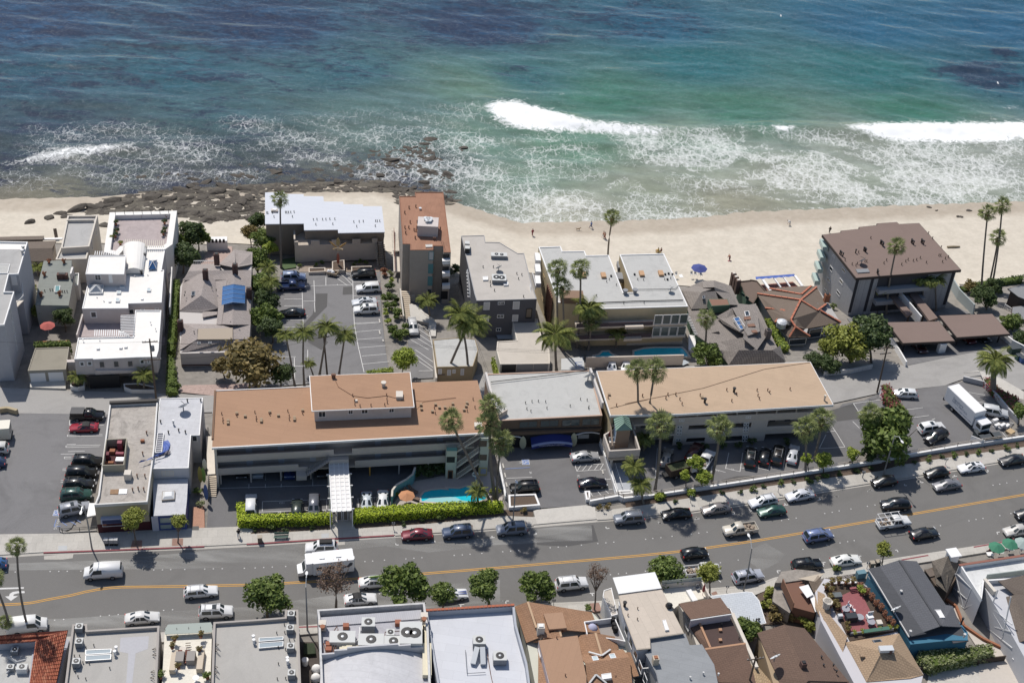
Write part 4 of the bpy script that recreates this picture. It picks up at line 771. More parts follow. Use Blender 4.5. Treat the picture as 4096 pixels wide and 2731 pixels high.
# buildings, seaward row, right half
CB=b=bdg('big cream beach condo with slotted grey flat roof and glass balconies facing the pool','C 345 645 545 638 560 682 758 680 775 720 975 717 1105 1052 1198 1050 1072 712 1470 703 1685 1175 835 1200 700 1150 640 1140 520 1140',5.7,TANST,GROOF2,par=.16,pt=.2,pm=WT)
o=b.o;w=b.wp
op(o,w[14],w[0],'C 372 1065 388 1140 382 970 397 1030 390 880 402 925',pm=GLS,fm=mat('tan_frame','c9a66a',.8))
for k in range(7):
 p,q=onplane(P('C %d %d'%(410+k*12,1300-k*38))[0],w[14],w[0]),onplane(P('C %d %d'%(418+k*12,1040+k*12))[0],w[14],w[0])
 Br((p[0]-.3,p[1]-.3,-2.5),(p[0]-.3,p[1]-.3,4.6),.25,.4).b('louvre',mat('rust_brown_paint','8d5a44',.8),o)
Pm(Y_('C 560 1200 665 1200 690 1150 560 1145',2.2),-3,2.2).b('stair_tower',BEIGE,o);Pm(Y_('C 562 1142 660 1142 668 1196 558 1198',2.5),2.2,2.5).b('stair_roof',mat('sea_green_metal','68a08e',.5),o)
rbox(o,'C 640 1120',5.5,(4.2,2.4,1.3),mat('brown_penthouse','9b7458',.9),'roof_penthouse',.1)
f0,f1=A1('C 835 1200',5.6),A1('C 1685 1175',5.6);n=fcn(f0,f1);du=(f1-f0)[:2]/NL((f1-f0)[:2]);Lf=NL((f1-f0)[:2])
FW2=lambda t,d,z:(f0[0]+du[0]*t*Lf+n[0]*d,f0[1]+du[1]*t*Lf+n[1]*d,z)
for z,m_ in((2.75,BEIGE),(0,BEIGE)):
 Br(FW2(-.18,.9,z),FW2(.99,.9,z),1.9,.35).b('balcony_slab',m_,o);Br(FW2(-.18,1.8,z+.55),FW2(.62,1.8,z+.55),.1,.85).b('balcony_front',mat('dark_plum_panel','564650',.7),o)
 k=FW2(.42,2,z);Bx(k,(3.4,1.2,.5),atan2(du[1],du[0]),True).b('bay_planter',BEIGE,o)
 for i in range(4):rop(o,NA(FW2(0,1.75,0)[:2]),du,n,Lf*(.63+i*.09),Lf*(.715+i*.09),z+.25,z+2.35,fm=WT,pm=mat('grey_glass',(.09,.11,.11),.08,raw=True),mull=0)
 for i,(t0,t1)in enumerate(((.02,.1),(.16,.3),(.36,.44),(.47,.55))):rop(o,NA(f0[:2]),du,n,Lf*t0,Lf*t1,z+.2,z+2.2,'door',pm=DARK if i%2 else GLS,proud=.05)
for i in range(6):rop(o,NA(f0[:2]),du,n,Lf*(.42+i*.09),Lf*(.505+i*.09),-2.3,-.25,fm=mat('teal_frame','6f9a98',.6),pm=mat('teal_glass',(.02,.09,.10),.08,raw=True))
Br(FW2(.4,.12,-2.8),FW2(1,.12,-2.8),.25,1).b('sill_band',CRM,o)
for s in('C 748 905','C 926 908','C 1268 893','C 1440 890'):rbox(o,s,5.55,(.9,1.5,.45),mat('rusty_orange_metal','d59a63',.7),'roof_hatch',.15)
pps(o,'C 1120 1065 1208 1060',5.55,GRM,.35,.9,'roof_exhaust');pps(o,'C 995 910 1205 895 1480 895 1510 888 1545 895 1500 940',5.55,DARK,.16,.3,'roof_vent',True);pps(o,'C 955 960 978 940 1042 990 1233 940 1285 945 1475 940 1528 930 865 1085 1108 1155 1290 1150',5.55,DARK,.06,.4)
line3(o,'C 840 1145 1210 1130 1640 1120',(5.75,)*3,.09,DARK,'roof_pipe');line3(o,'C 1215 1025 1570 1020 1600 990',(5.75,)*3,.05,DARK,'roof_pipe')
for y in(730,830,935):q=A1('C 338 %d'%(y+20),4.6-(y-730)/210*.8);Bx(q,(1,2.6,1),.1).b('balcony',WT,o)
for s in('C 1078 820','C 1070 920'):q=A1(s,3.2);Bx(q,(1.2,2.2,1),.1).b('balcony',GRM,o)
# pool court of the condo
struct(tri_sheet(G_('G 1440 40 1460 -80 1900 -90 2294 -60 H 570 -60 580 60 520 75 G 1880 80 1450 105'),.25),'pool_terrace',mat('grey_pool_paving','8b8882',.9,n=(2,.1)))
PLW=mat('pool_water',(.02,.48,.60),.04,spec=.5,n=(.8,.1),raw=True)
def pool(s,label,lift,rim=.35,cm=None):
 pl=[p[:2]for p in G_(s)];z=max(g(*p)for p in pl)+lift;o=th('swimming_pool',label,'pool',(pl[0][0],pl[0][1],z));out=ist(pl,-rim)
 MB().ring(out,pl,z-.5,z).b('coping',cm or CONC2,o);q=Pm(pl,z-.12,z-.1,False);q.b('water',PLW,o);return o,z
pool('G 1872 30 1960 12 2060 6 2294 8 H 520 20 545 45 565 70 G 2120 80 1874 78','long turquoise pool with curved end in front of the cream condo',.35)
pool('G 1500 98 1515 70 1560 62 1590 38 1640 36 1670 60 1715 72 1712 92 1620 98','small clover-shaped turquoise spa pool left of the long condo pool',.35)
solo(Br(T_('G 1440 108',-.6),T_('H 520 85',-.6),.3,2.2),'pool_wall',BEIGE,'beige wall with reddish coping between the condo pools and the two parked white cars','wall');shf('blue_deck','H 330 100 520 90 575 125 520 150 330 150',mat('pale_blue_deck','aeb9c2',.8),.35)
shf('side_yard','G 1220 80 1420 60 1430 180 1220 180',mat('pale_grey_yard','c5c7c8',.9),.06);_sy=struct(Bx((0,0,-50),(.01,.01,.01)),'painted_patch',BLUEP)
spe(_sy,'G 1345 112 1420 170 1345 112 1355 165 1370 140 1410 132 1360 160 1420 150 1350 112 1410 112',.12,BLUEP,.1)
# green shingle cottages
GS=th('shingle_cottages','green walled cottage with many steep grey-brown shingle roofs right of the condo pool','house',A1('C 1980 1350',-3))
_gp=Y_('C 1640 1040 1815 960 1920 955 2060 1000 2130 1160 2294 1180 D 110 1250 230 1500 H 1430 60 940 110 C 1920 1540 1760 1430',-1);Pm(_gp,-6,-1).b('wall',SAGE,GS);Pm(ist(_gp,-.25),-1,-.9).b('low_roof',SHIN2,GS)
rfs(GS,[('C 1630 1035 1740 995 1805 1050 1715 1200',(-.6,-.6,1.2,-.6)),('C 1740 995 1900 1015 1940 1010 1805 1050',(-.6,0,.6,1.2)),('C 1715 1200 1805 1050 1930 1040 1960 1120 1850 1195',(-.6,1.2,.8,-.2,-.6)),('C 1810 955 1915 945 1920 1005 1820 1010',(-.2,.6,1.4,.4)),('C 1915 945 2020 975 2060 1060 1920 1005',(.6,-.2,-.2,1.4)),('C 1920 1005 2060 1060 2130 1165 2060 1160 1930 1040',(1.4,-.2,-.6,0,.8)),('C 1660 1250 1800 1260 1960 1400 1990 1440 1770 1440',(-.8,-.6,-.4,-1.6,-1.8)),('C 1945 1265 2080 1190 2270 1160 2220 1440 2000 1330',(-.2,1.2,1.6,1.4,-.4)),('C 2080 1190 2294 1150 2330 1400 2220 1440',(1.2,1.7,1.4,1.6)),('D -20 1150 60 1210 150 1370 60 1500 -60 1400',(1.6,.6,-.2,.8,1.6)),('C 1915 1500 2150 1490 2220 1440 2294 1568 2000 1568',(-1.2,-.8,1.2,.4,-1.2)),('H 830 0 1020 0 930 132',(-.6,1.2,-.9)),('H 930 132 1020 0 1320 0 1435 105',(-1.1,1.4,1.4,-1.1)),('H 1320 0 1390 -40 1440 100',(1.4,.6,-1.1))],SHIN2)
Pm(Y_('C 1865 1110 2040 1110 2060 1165 1895 1175',1.2),-.5,1.2).b('dormer',SAGE,GS);Pm(ist(Y_('C 1865 1110 2040 1110 2060 1165 1895 1175',1.2),.12),1.2,1.22).b('dormer_roof',mat('rust_flat_roof','9c6a52',.9),GS)
Pm(Y_('H 1085 35 1235 28 1245 0 1080 5',.6),-.8,.6).b('dormer',SAGE,GS);_d=Z_('H 1095 40 1232 36',.5);op(GS,_d[0],_d[1],'H 1110 45 1215 78',mull=3);rfs(GS,[('H 1080 40 1165 -15 1240 32',(.7,1.3,.7))],SHIN2)
m=Z_('C 2090 1285 2140 1275 2205 1375 2155 1388',1.3);skf=MB().ring([p[:2]for p in m],ist([p[:2]for p in m],.08),.9,1.45).b('skylight',WT,GS);Pm(ist([p[:2]for p in m],.08),1.3,1.36).b('pane',BLUEGL,skf)
for f in(.33,.66):Br(tuple(m[0]+(m[3]-m[0])*f+NA([0,0,.12])),tuple(m[1]+(m[2]-m[1])*f+NA([0,0,.12])),.08,.1).b('glazing_bar',WT,skf)
skl(GS,'C 2190 1220 2230 1215 2240 1258 2200 1264',1.5,GLS,.25);skl(GS,'C 1810 1070 1835 1065 1838 1105 1815 1108',.6,GLS,.2,fm=GRM)
for s in('C 2185 1275 2240 1270 2250 1295 2190 1300','C 2215 1340 2275 1335 2290 1358 2225 1362','C 2250 1395 2294 1390 2310 1412 2262 1416'):q=Z_(s,1.5);Pm([p[:2]for p in q],1.2,1.62).b('flat_rooflet',mat('rust_flat_roof'),GS)
for k in range(12):a,c=A1('C %d %d'%(1665+k*7,1265+k*15),-.8),A1('C %d %d'%(1705+k*6,1275+k*14),-.8);Br(a,c,.1,.14).b('pergola_slat',WT,GS)
_g=Z_('C 1840 1440 1960 1430',-1.5);op(GS,_g[0],_g[1],'C 1845 1450 1930 1485',mull=3);chm(GS,'D 145 1400',-.6,(1,.9),2,mat('grey_brick','8b7a74',.9,brick=(.3,.12,0,.6,.02)),.3);Pm(Y_('C 1690 1430 1750 1440 1760 1568 1690 1568',-2.2),-4.5,-2.2).b('patio_wall',WT,GS)
# brown house with orange ridge tiles
BO=th('ridge_house','brown roofed house with bright orange ridge tiles beside the dark brown condo','house',A1('D 450 1250',-3.5))
Pm(Y_('D 75 1020 190 990 570 965 655 1080 775 1265 500 1310 480 1385 330 1390 250 1290',-1.4),-6.5,-1.3).b('wall',mat('pale_grey_render','b9b6b2',.9),BO)
SH4=mat('dark_brown_shingle','85705f',.95,n=(6,.12),brick=(.45,.3,.35,.4,.03))
R_=[('D 160 972 525 950 440 1020',(-.9,-.9,.6)),('D 58 1016 190 985 440 1020 435 1070',(-1.2,-.9,.6,1)),('D 58 1016 435 1070 350 1240 210 1265 130 1140',(-1.2,1,.8,-1.2,-1.2)),('D 525 950 572 960 435 1070 440 1020',(-.9,-1,1,.6)),('D 572 960 655 1105 605 1160 435 1070',(-1,-.8,0,1)),('D 435 1070 605 1160 785 1265 475 1320 390 1300 350 1240',(1,0,-1.3,-1.3,.4,.8)),('D 350 1240 390 1300 520 1385 330 1395 210 1265',(.8,.4,-1.2,-1.3,-1.2))]
rfs(BO,R_,SH4)
RID=mat('orange_ridge_tile','d8704a',.8,n=(3,.15))
for s,zs in(('D 165 972 440 1022',(-.8,.7)),('D 440 1022 525 950',(.7,-.8)),('D 62 1016 435 1070',(-1.1,1.1)),('D 572 960 435 1070',(-.9,1.1)),('D 435 1070 350 1240',(1.1,.9)),('D 435 1070 580 1160',(1.1,.15)),('D 580 1160 655 1105',(.15,-.7)),('D 605 1160 785 1265',(.1,-1.2)),('D 130 1140 300 1160',(-1.1,.2)),('D 300 1160 212 1265',(.2,-1.1)),('D 350 1240 390 1300',(.9,.5)),('D 390 1300 520 1385',(.5,-1.1)),('D 390 1300 335 1390',(.5,-1.2))):
 a,c=[at(p,z+.05)for p,z in zip(P(s),zs)];L=NL(c-a);k=max(2,int(L/1.2))
 for i in range(k):Br(tuple(a+(c-a)*i/k),tuple(a+(c-a)*(i+.93)/k),.34,.16).b('ridge_tile',RID,BO)
chm(BO,'D 652 1085',-.8,(1,.8),1.7,TRA,.2);skl(BO,'D 540 1098 580 1096 598 1130 560 1130',-.3,GREENR,.15,fm=GRM);q=A1('D 275 1270',0);MB().lathe(q,[(1,-.8),(1.05,.3),(.6,.6),(.1,.7)],14).b('cowl',ALU,BO);MB().lathe((q[0]+1.2,q[1]-.3,-.6),[(.7,0),(.7,.9),(.2,1.1)],8).b('extractor',DARK,BO)
q=Z_('D 480 1325 780 1275',-1.4);op(BO,q[0],q[1],'D 515 1325 605 1385 645 1310 690 1370',pm=GLS);q=Z_('D 330 1400 490 1390',-1.4);op(BO,q[0],q[1],'D 340 1408 475 1450');q=Z_('D 80 1060 210 1270',-1.4)
# beach deck with blue tarpaulin
BD=th('beach_pavilion','roofless beach pavilion with white beams, red tiled floor and blue tarpaulin','pavilion',A1('D 250 920',-6))
sh=Y_('D 60 885 385 855 455 950 160 970',-2.6);Pm(sh,-10,-4.2).b('wall',BEIGE,BD);q=ist(sh,.3)
RT_=mat('red_floor_tile','b4654e',.8,n=(3,.15));a0,a1,a2=NA(q[0]),NA(q[1]),NA(q[3]);Pm(q,-4.2,-4.15,False).b('floor',mat('dark_grout','6b4338',.9),BD)
tl=MB()
for i in range(14):
 for j in range(9):c=a0+(a1-a0)*(i+.5)/14+(a2-a0)*(j+.5)/9;tl.box((c[0],c[1],-4.13+rn()*.02),(NL(a1-a0)/14*.92,NL(a2-a0)/9*.9,.04),atan2(*(a1-a0)[::-1]))
tl.b('floor_tile',RT_,BD)['kind']='stuff'
for s in('D 110 900 180 1000','D 385 865 450 955','D 205 885 265 965','D 285 875 345 960'):a,c=Z_(s,-2.6);Br(a,c,.5 if '110' in s or '385' in s else.22,.25).b('beam',WT,BD)
TARP=mat('blue_tarpaulin','3f66d6',.55,n=(3,.2));a,c=Z_('D 50 885 385 860',-2.5);m=MB();
for i in range(12):
 p0=a+(c-a)*i/12;p1=a+(c-a)*(i+1)/12;m.add([(p0[0],p0[1]-.5,p0[2]+.15*(i%2)),(p1[0],p1[1]-.5,p1[2]+.15*((i+1)%2)),(p1[0],p1[1]+.6,p1[2]-.1),(p0[0],p0[1]+.6,p0[2]-.1)],[(0,1,2,3)])
solo(m,'tarpaulin',TARP,'blue tarpaulin stretched over the seaward beam of the beach pavilion','tarpaulin')
b=bdg('','C 2145 950 2240 940 D 0 895 60 905 150 1010 75 1030 C 2270 1150 2210 1110',-1.6,SAGE,mat('brown_flat_roof','7d6657',.95,n=(4,.1)),par=.2,pt=.2,pm=mat('brown_edge','6b5646',.9),root=th('green_house','green framed house with flat brown roof and three brick chimney stacks by the sand','house',A1('C 2200 1050',-5)))
for s in('C 2075 1000','C 2095 1030','C 2115 1060'):chm(b.o,s,-3.5,(.9,.8),3.2,mat('brown_brick','8a6455',.9,brick=(.3,.12,0,.6,.02)),.3,CRM)
op(b.o,b.wp[7],b.wp[6],'C 2165 1050 2190 1090 2205 1080 2228 1120',fm=SAGE)
# dark brown condo on the right
BC=b=bdg('large dark brown roofed condo with grey shingled side wall on the right of the beach','D 617 512 778 492 778 478 933 462 933 446 1087 430 1087 415 1260 403 1280 420 1452 412 1815 815 910 885',3.5,mat('pale_grey_shingle_wall','b7b6b8',.9,n=(2,.08),brick=(.6,.3,0,.35,.03)),BROOF,over=.6,fasc=.55,fm=mat('dark_brown_fascia','4a3d38',.8))
w=b.wp;NAVY=mat('dark_slate_panel','3c3d46',.8)
op(b.o,w[11],w[0],'D 715 680 730 715 688 772 706 838 795 788 815 848 666 872 684 932 772 880 794 948 640 968 660 1026 746 978 770 1046',mull=0)
for s in('D 935 905 912 990',):pass
for x0,x1 in((912,950),(1040,1062),(1718,1745)):
 p,q=onplane(P('D %d 900'%x0)[0],w[11],w[10]),onplane(P('D %d 900'%(x0+24))[0],w[11],w[10]);u=(NA(w[10])-NA(w[11]))/NL(NA(w[10])-NA(w[11]));aa=NA(w[11])
 rop(b.o,aa,u,fcn(w[11],w[10]),(p[:2]-aa)@u,(q[:2]-aa)@u,-5.2,2.6,'door',pm=NAVY,proud=.06)
u=(NA(w[10])-NA(w[11]))/NL(NA(w[10])-NA(w[11]));aa=NA(w[11]);nn=fcn(w[11],w[10]);LB=NL(NA(w[10])-aa)
rop(b.o,aa,u,nn,LB*.22,LB*.72,-5.4,2.7,'door',pm=mat('painted_gallery_shade','4b4a50',.9),proud=.05)  # flat dark panel: the shade inside the gallery is painted on the wall
for z in(-2.6,.1):
 c=aa+u*LB*.4+nn*.7;d=aa+u*LB*.22+nn*.7;Br((d[0],d[1],z),(aa+u*LB*.72+nn*.7)[:2].tolist()+[z],1.3,.9).b('balcony',mat('pale_grey_panel','a9a9ad',.85),b.o)
for t in(.74,.8):rop(b.o,aa,u,nn,LB*t,LB*(t+.035),.6,2)
for y in(600,690,790,890):q=A1('D %d %d'%(632-(y-600)*.23,y),1.8-(y-600)/290*6.6);Bx(q,(1.1,3,1),.1).b('glass_balcony',mat('pale_green_glass','b5d0c8',.15),b.o)
pps(b.o,'D 1118 590 1126 596 1137 605 1140 615 905 670 1383 580 1390 590 1402 598 1468 580 1476 590 1488 596 975 650 985 655 992 665 1090 840 1095 855 770 680 780 690 795 700',3.5,DARK,.12,.9);pps(b.o,'D 1035 545 930 668 815 735 875 770 908 780 920 765 985 745 1000 745 1148 760 1170 735 1300 772 1335 745 1355 730 1400 740 1428 732 1460 715 1512 755 1620 695 1635 695 1675 720 1650 750 1700 708 1565 548 1530 505 1640 625',3.5,mat('brown_pipe','6a5246',.8),.08,.5)
Pm(Y_('D 905 812 1010 806 1028 835 925 842',3.6),3.5,3.7).b('roof_hatch',GRM,b.o)
# walkway roofs and carports
WR=th('walkway_roof','long brown covered walkway leading from the dark brown condo to the carports','walkway',A1('D 1480 1120',-4))
Pm(Y_('D 1340 980 1400 975 1612 1225 1540 1250',-1.6),-2.1,-1.6).b('roof',BROOF,WR);Pm(Y_('D 1205 1040 1250 1030 1395 1185 1350 1210',-1.9),-2.4,-1.9).b('roof',BROOF,WR)
for s in('D 1345 990','D 1420 1080','D 1500 1170','D 1580 1240','D 1365 1205'):q=A1(s,-2.1);Bx((q[0],q[1],g(q[0],q[1])-.2),(.3,.3,-2-g(q[0],q[1])),0,True).b('post',mat('dark_brown_fascia'),WR)
Br(T_('D 1262 1015',-2),T_('D 1460 1250',-2.6),.25,2.2).b('side_wall',WT,WR)
for s,l in(('D 1170 1262 1625 1255 1762 1425 1312 1445','brown flat carport roof nearer the street tree, dark red car beneath'),('D 1620 1205 2080 1190 2235 1365 1775 1395','brown flat carport roof at the right, two cars beneath')):
 pl=[p[:2]for p in Z_(s,.4)];o=th('carport',l,'carport',(pl[0][0],pl[0][1],-2.5));Pm(pl,-.05,.38).b('fascia',mat('dark_brown_fascia'),o);Pm(ist(pl,.1),.38,.42,False).b('roof',BROOF,o)
 for p in ist(pl,1.2):Bx((p[0],p[1],g(p[0],p[1])-.2),(.22,.22,-g(p[0],p[1])+.2),0,True).b('post',DARK,o)
 i=ist(pl,.8);k=[0,3]if False else[0,1];Br((i[0][0],i[0][1],-1.4),(i[k[1]][0],i[k[1]][1],-1.4),.25,2.6).b('back_wall',CRM,o)
q=A1('I 1265 215',-1.5);solo(Bx((q[0],q[1],-2.6),(1.4,.9,2.5),.3,True),'carport_pier',WT,'white wall pier between the two carports','pier');shf('carport_paving','I 880 180 1400 150 1900 80 2007 150 1420 270 940 368',ASPH2,.05);shf('shaded_court','D 830 1230 1200 1210 1560 1180 1760 1130 1900 1190 1620 1210 1180 1290 900 1320',ASPH2,.05)
for s,h,l in(('I 770 95 850 210 945 372',1.1,'low white ramp wall on the left of the carports'),('I 1790 110 1890 190 2007 250',1.5,'white wall on the right of the carports'),('D 1720 960 1780 1060 1910 1195',2.2,'pale blue-grey wall right of the dark brown condo')):
 p=G_(s);m=MB()
 for a,c in zip(p[:-1],p[1:]):m.bar((a[0],a[1],a[2]+h/2-.1),(c[0],c[1],c[2]+h/2-.1),.25,h+.2)
 solo(m,'wall',WT if h<2 else mat('pale_teal_wall','a5b2b4',.9),l,'wall')
# house at the right edge
b=bdg('dark house with grey roof and white railings cut by the right edge above the carports','D 2210 975 2420 915 2440 1100 2300 1045',-1.5,mat('dark_brown_boards','5a4a42',.9),mat('grey_shingle','8e8f92',.95,n=(5,.1)),over=.5,fasc=.2,fm=DARK)
m=MB();a,c=A1('D 2190 1110',-4),A1('D 2270 1160',-4)
for k in range(8):q=a+(c-a)*k/7;m.box((q[0],q[1],-5),(.08,.08,1.1),0,True)
m.bar(a,c,.12,.12);m.bar((a[0],a[1],-4.5),(c[0],c[1],-4.5),.08,.08);m.b('railing',WT,b.o)
b=bdg('dark brown house corner at the right edge below the railed house','D 2250 1130 2420 1110 2420 1250 2240 1225',-3,mat('dark_brown_boards'),mat('grey_shingle'),over=.3)
# the hotel row and the shops
GS_=mat('hotel_stucco','cfc0b2',.9,n=(1,.04),stain=(.2,.1));PNL=mat('hotel_parapet','d5c6b8',.9,n=(1,.03),stain=(.2,.08));DOORW=mat('pale_door','c2c6d0',.7);GALW=mat('gallery_wall','c0b2a8',.9,n=(1,.04))
HL=b=bdg('long left hotel with orange-brown flat roof, open galleries and raised roof storey','F 136 368 990 328 1000 300 1895 290 2294 278 G 470 270 590 745 F 108 880',8.4,GS_,OROOF,over=.0,zb=5.2,name='hotel',cat='hotel')
# main block stands back from the eave; galleries run along the front
def gallery_block(o,E0,E1,back,z0,zt,floors,depth,wm,pm,bands,doors=True):
 E0,E1=NA(E0[:2]),NA(E1[:2]);u=(E1-E0)/NL(E1-E0);n=fcn(E0,E1);L=NL(E1-E0);r0=E0-n*depth
 for i,z in enumerate(floors):
  Br((E0[0]+u[0]*.3-n[0]*(depth/2+.15),E0[1]+u[1]*.3-n[1]*(depth/2+.15),z-.15),(E0[0]+u[0]*(L-.3)-n[0]*(depth/2+.15),E0[1]+u[1]*(L-.3)-n[1]*(depth/2+.15),z-.15),depth-.1,.3).b('gallery_floor',wm,o)
 for(t0,t1,za,zb)in bands:
  a,c=E0+u*t0*L-n*.3,E0+u*t1*L-n*.3;Br((a[0],a[1],(za+zb)/2),(c[0],c[1],(za+zb)/2),.16,zb-za).b('gallery_parapet',pm,o)
 return r0,u,n,L
for ob in list(HL.o.children):
 if ob.name.startswith('wall'):bpy.data.objects.remove(ob)
e0,e1=A1('F 112 878',8.2),A1('G 470 752',8.2)
fl=(5.4,2.75)
r0,uu,nn,LL=gallery_block(HL.o,e0,e1,None,0,8.1,fl,1.8,GS_,PNL,[(.01,.45,5.05,6.35),(.01,.315,2.35,3.7),(.52,.94,5.05,6.4),(.53,.94,2.35,3.75),(.315,.35,1.6,3.1)])
bk=[NA(p[:2])for p in Z_('F 140 372 990 332 1000 305 1895 295 2294 284 G 465 276',8.2)]
Pm([tuple(r0+uu*.2),tuple(r0+uu*(LL-.3)),tuple(bk[-1]),tuple(bk[0])],2.45,8.28).b('wall',GALW,HL.o)
Pm([tuple(r0-nn*5.2+uu*.2),tuple(r0-nn*5.2+uu*(LL-.3)),tuple(bk[-1]),tuple(bk[0])],-2.5,2.44).b('lower_wall',GALW,HL.o)
for t in lsp(.02,.93,9):q=e0[:2]+uu*t*LL-nn*.8;Bx((q[0],q[1],-.2),(.22,.22,2.9),0,True).b('column',PNL if abs(t-.59)>.06 else YEL,HL.o)
for z in fl:
 for t in(.07,.19,.31,.56,.68,.8,.885):
  for dt,k in((.012,'w'),(.05,'d')):
   if k=='d':rop(HL.o,r0,uu,nn,LL*(t+dt),LL*(t+dt)+.95,z,z+2.05,'door',pm=DOORW,proud=.04)
   else:rop(HL.o,r0,uu,nn,LL*(t+dt),LL*(t+dt)+1.5,z+.9,z+2,'window',fm=GRM)
Pm(Y_('F 112 878 0 0',0)[:1]*0+[tuple(e0[:2]+uu*.2-nn*.05),tuple(e0[:2]+uu*.55-nn*.05),tuple(e0[:2]+uu*.55-nn*6),tuple(e0[:2]+uu*.2-nn*6)],-.3,7.9).b('end_wall',CRM,HL.o)
a,c=Z_('F 106 881 2294 768',8.42);c=A1('G 588 746',8.42);Br(a,c,.18,.35).b('gutter',WT,HL.o);a,c=Z_('F 136 366 112 800',8.45);Br(a,c,.3,.3).b('roof_curb',mat('brown_curb','8a6246',.9),HL.o)
a,c=Z_('F 134 365 985 328',8.45);Br(a,c,.12,.14).b('roof_edge',WT,HL.o)
# raised storey on the roof
up=bdg('','F 978 228 1885 195 1922 508 1000 545',10.9,PINKST,OROOF,over=.45,fasc=.22,fm=WT,zb=8.3,root=HL.o)
op(HL.o,up.wp[3],up.wp[2],'F 1060 548 1128 598 1327 535 1372 572 1445 530 1506 566 1692 522 1740 556',mull=1)
pps(HL.o,'F 1645 322',10.9,CRM,.3,.8,'flue');rbox(HL.o,'F 1787 418',10.9,(1.1,1.5,.6),CRM,'roof_hatch',.12);pps(HL.o,'F 1368 412 1385 460 1388 492 1434 505 1532 500 1655 495 1675 445 1678 475 1672 408',10.9,mat('rust_pipe'),.07,.45);pps(HL.o,'F 1400 460',10.9,CRM,.2,.3,'roof_vent',True);pps(HL.o,'F 1188 250 1206 250',10.9,mat('rust_pipe'),.16,.8)
line3(HL.o,'F 1215 275 1240 330 1370 410 1500 428 1672 408 1830 450 2000 460 2294 425',(10.95,10.95,10.95,10.95,10.95,10.95,8.5,8.5),.04,mat('rust_pipe'),'roof_cable')
pps(HL.o,'F 330 572 252 640 252 662 405 598 550 628 550 645 625 560 703 592 847 612 847 630 920 546 1980 498 1985 535 2110 493 2145 520 2195 520 2082 555 2265 488 2270 522 G 376 480 368 508 350 542',8.4,mat('vent_tan','b0916c',.8),.2,.35,'roof_vent',True)
pps(HL.o,'F 195 575 206 622 206 648 330 592 492 562 505 608 505 632 625 580 787 552 800 595 800 625 920 572 2100 525 2108 570 G 430 445 378 550 447 518 468 630',8.4,mat('rust_pipe'),.07,.45);rbox(HL.o,'G 475 685',8.4,(1.2,1,.5),CRM,'roof_hatch',.12)
# stair halfway along the left gallery
a,c=A1('F 950 1110',2),A1('F 1155 975',4.9)
for k in range(12):q=a+(c-a)*k/11;Bx(q,(.35,1.2,.1),atan2(uu[1],uu[0])).b('step',PNL,HL.o)
for dz in(0,.9):Br((a[0],a[1],a[2]+dz),(c[0],c[1],c[2]+dz),.06,.16 if dz==0 else.06).b('stair_rail',GRM,HL.o)
m=MB()
for k in range(24):q=a+(c-a)*k/23;m.box((q[0],q[1],q[2]),(.03,.03,.9),0,True)
m.b('stair_balusters',GRM,HL.o)['kind']='stuff'
q=Y_('F 860 1075 945 1060 955 1130 862 1135',2.2);Pm(q,1.4,2.3).b('stair_landing',PNL,HL.o);q=Y_('F 1153 935 1328 925 1332 990 1155 1000',4.6);Pm(q,3.4,4.9).b('gallery_front',PNL,HL.o)
# white entrance canopy from the gallery to the pavement
CN=th('entrance_canopy','long white glazed entrance canopy running from the left hotel to its pavement gate','canopy',A1('F 1270 1500',0))
ca,cb,cc_,cd_=A1('F 1157 1005',4),A1('F 1325 1000',4),A1('F 1355 1438',4),A1('F 1180 1448',4)
MB().slab([ca,cb,cc_,cd_],.06).b('canopy_panel',mat('milky_panel','ece9e6',.5),CN)
for k in range(5):f=k/4;p=ca+(cb-ca)*f;q=cd_+(cc_-cd_)*f;Br((p[0],p[1],p[2]+.06),(q[0],q[1],q[2]+.06),.16,.14).b('canopy_bar',WT,CN)
for k in range(13):f=k/12;p=ca+(cd_-ca)*f;q=cb+(cc_-cb)*f;Br((p[0],p[1],p[2]+.03),(q[0],q[1],q[2]+.03),.1,.05).b('canopy_bar',WT,CN)
for f in(.24,.48,.72,.95):
 p=ca+(cd_-ca)*f;q=cb+(cc_-cb)*f;d=(q-p)/NL(q-p)*.5;Br((p-d+[0,0,-.15]).tolist(),(q+d+[0,0,-.15]).tolist(),.12,.2).b('canopy_beam',WT,CN)
 for t in(p-d*.4,q+d*.4):Bx((t[0],t[1],0),(.14,.14,3.85),0,True).b('canopy_post',WT,CN)
ga_,gb_=A1('F 1190 1530',.1),A1('F 1365 1520',.1);wallseg(CN,ga_,ga_+(gb_-ga_)*.14,0,3.6,.4,PINKST,'pier');wallseg(CN,gb_-(gb_-ga_)*.14,gb_,0,3.6,.4,PINKST,'pier')
gu=(gb_-ga_)[:2]/NL((gb_-ga_)[:2]);gn=fcn(ga_,gb_);GL=NL((gb_-ga_)[:2])
for t in(.2,.52):rop(CN,NA(ga_[:2]),gu,gn,GL*t,GL*(t+.28),.1,2.3,'window',fm=mat('pale_gate','cfcad0',.5),pm=mat('dim_glass',(.16,.14,.13),.2,raw=True),fw=.14)
for t in(.07,.93):q=ga_+(gb_-ga_)*t;MB().lathe((q[0]+gn[0]*.3,q[1]+gn[1]*.3,1.9),[(.05,0),(.14,.1),(.14,.4),(.03,.55)],6).b('wall_lantern',mat('lantern_brown','5b3a30',.6),CN)
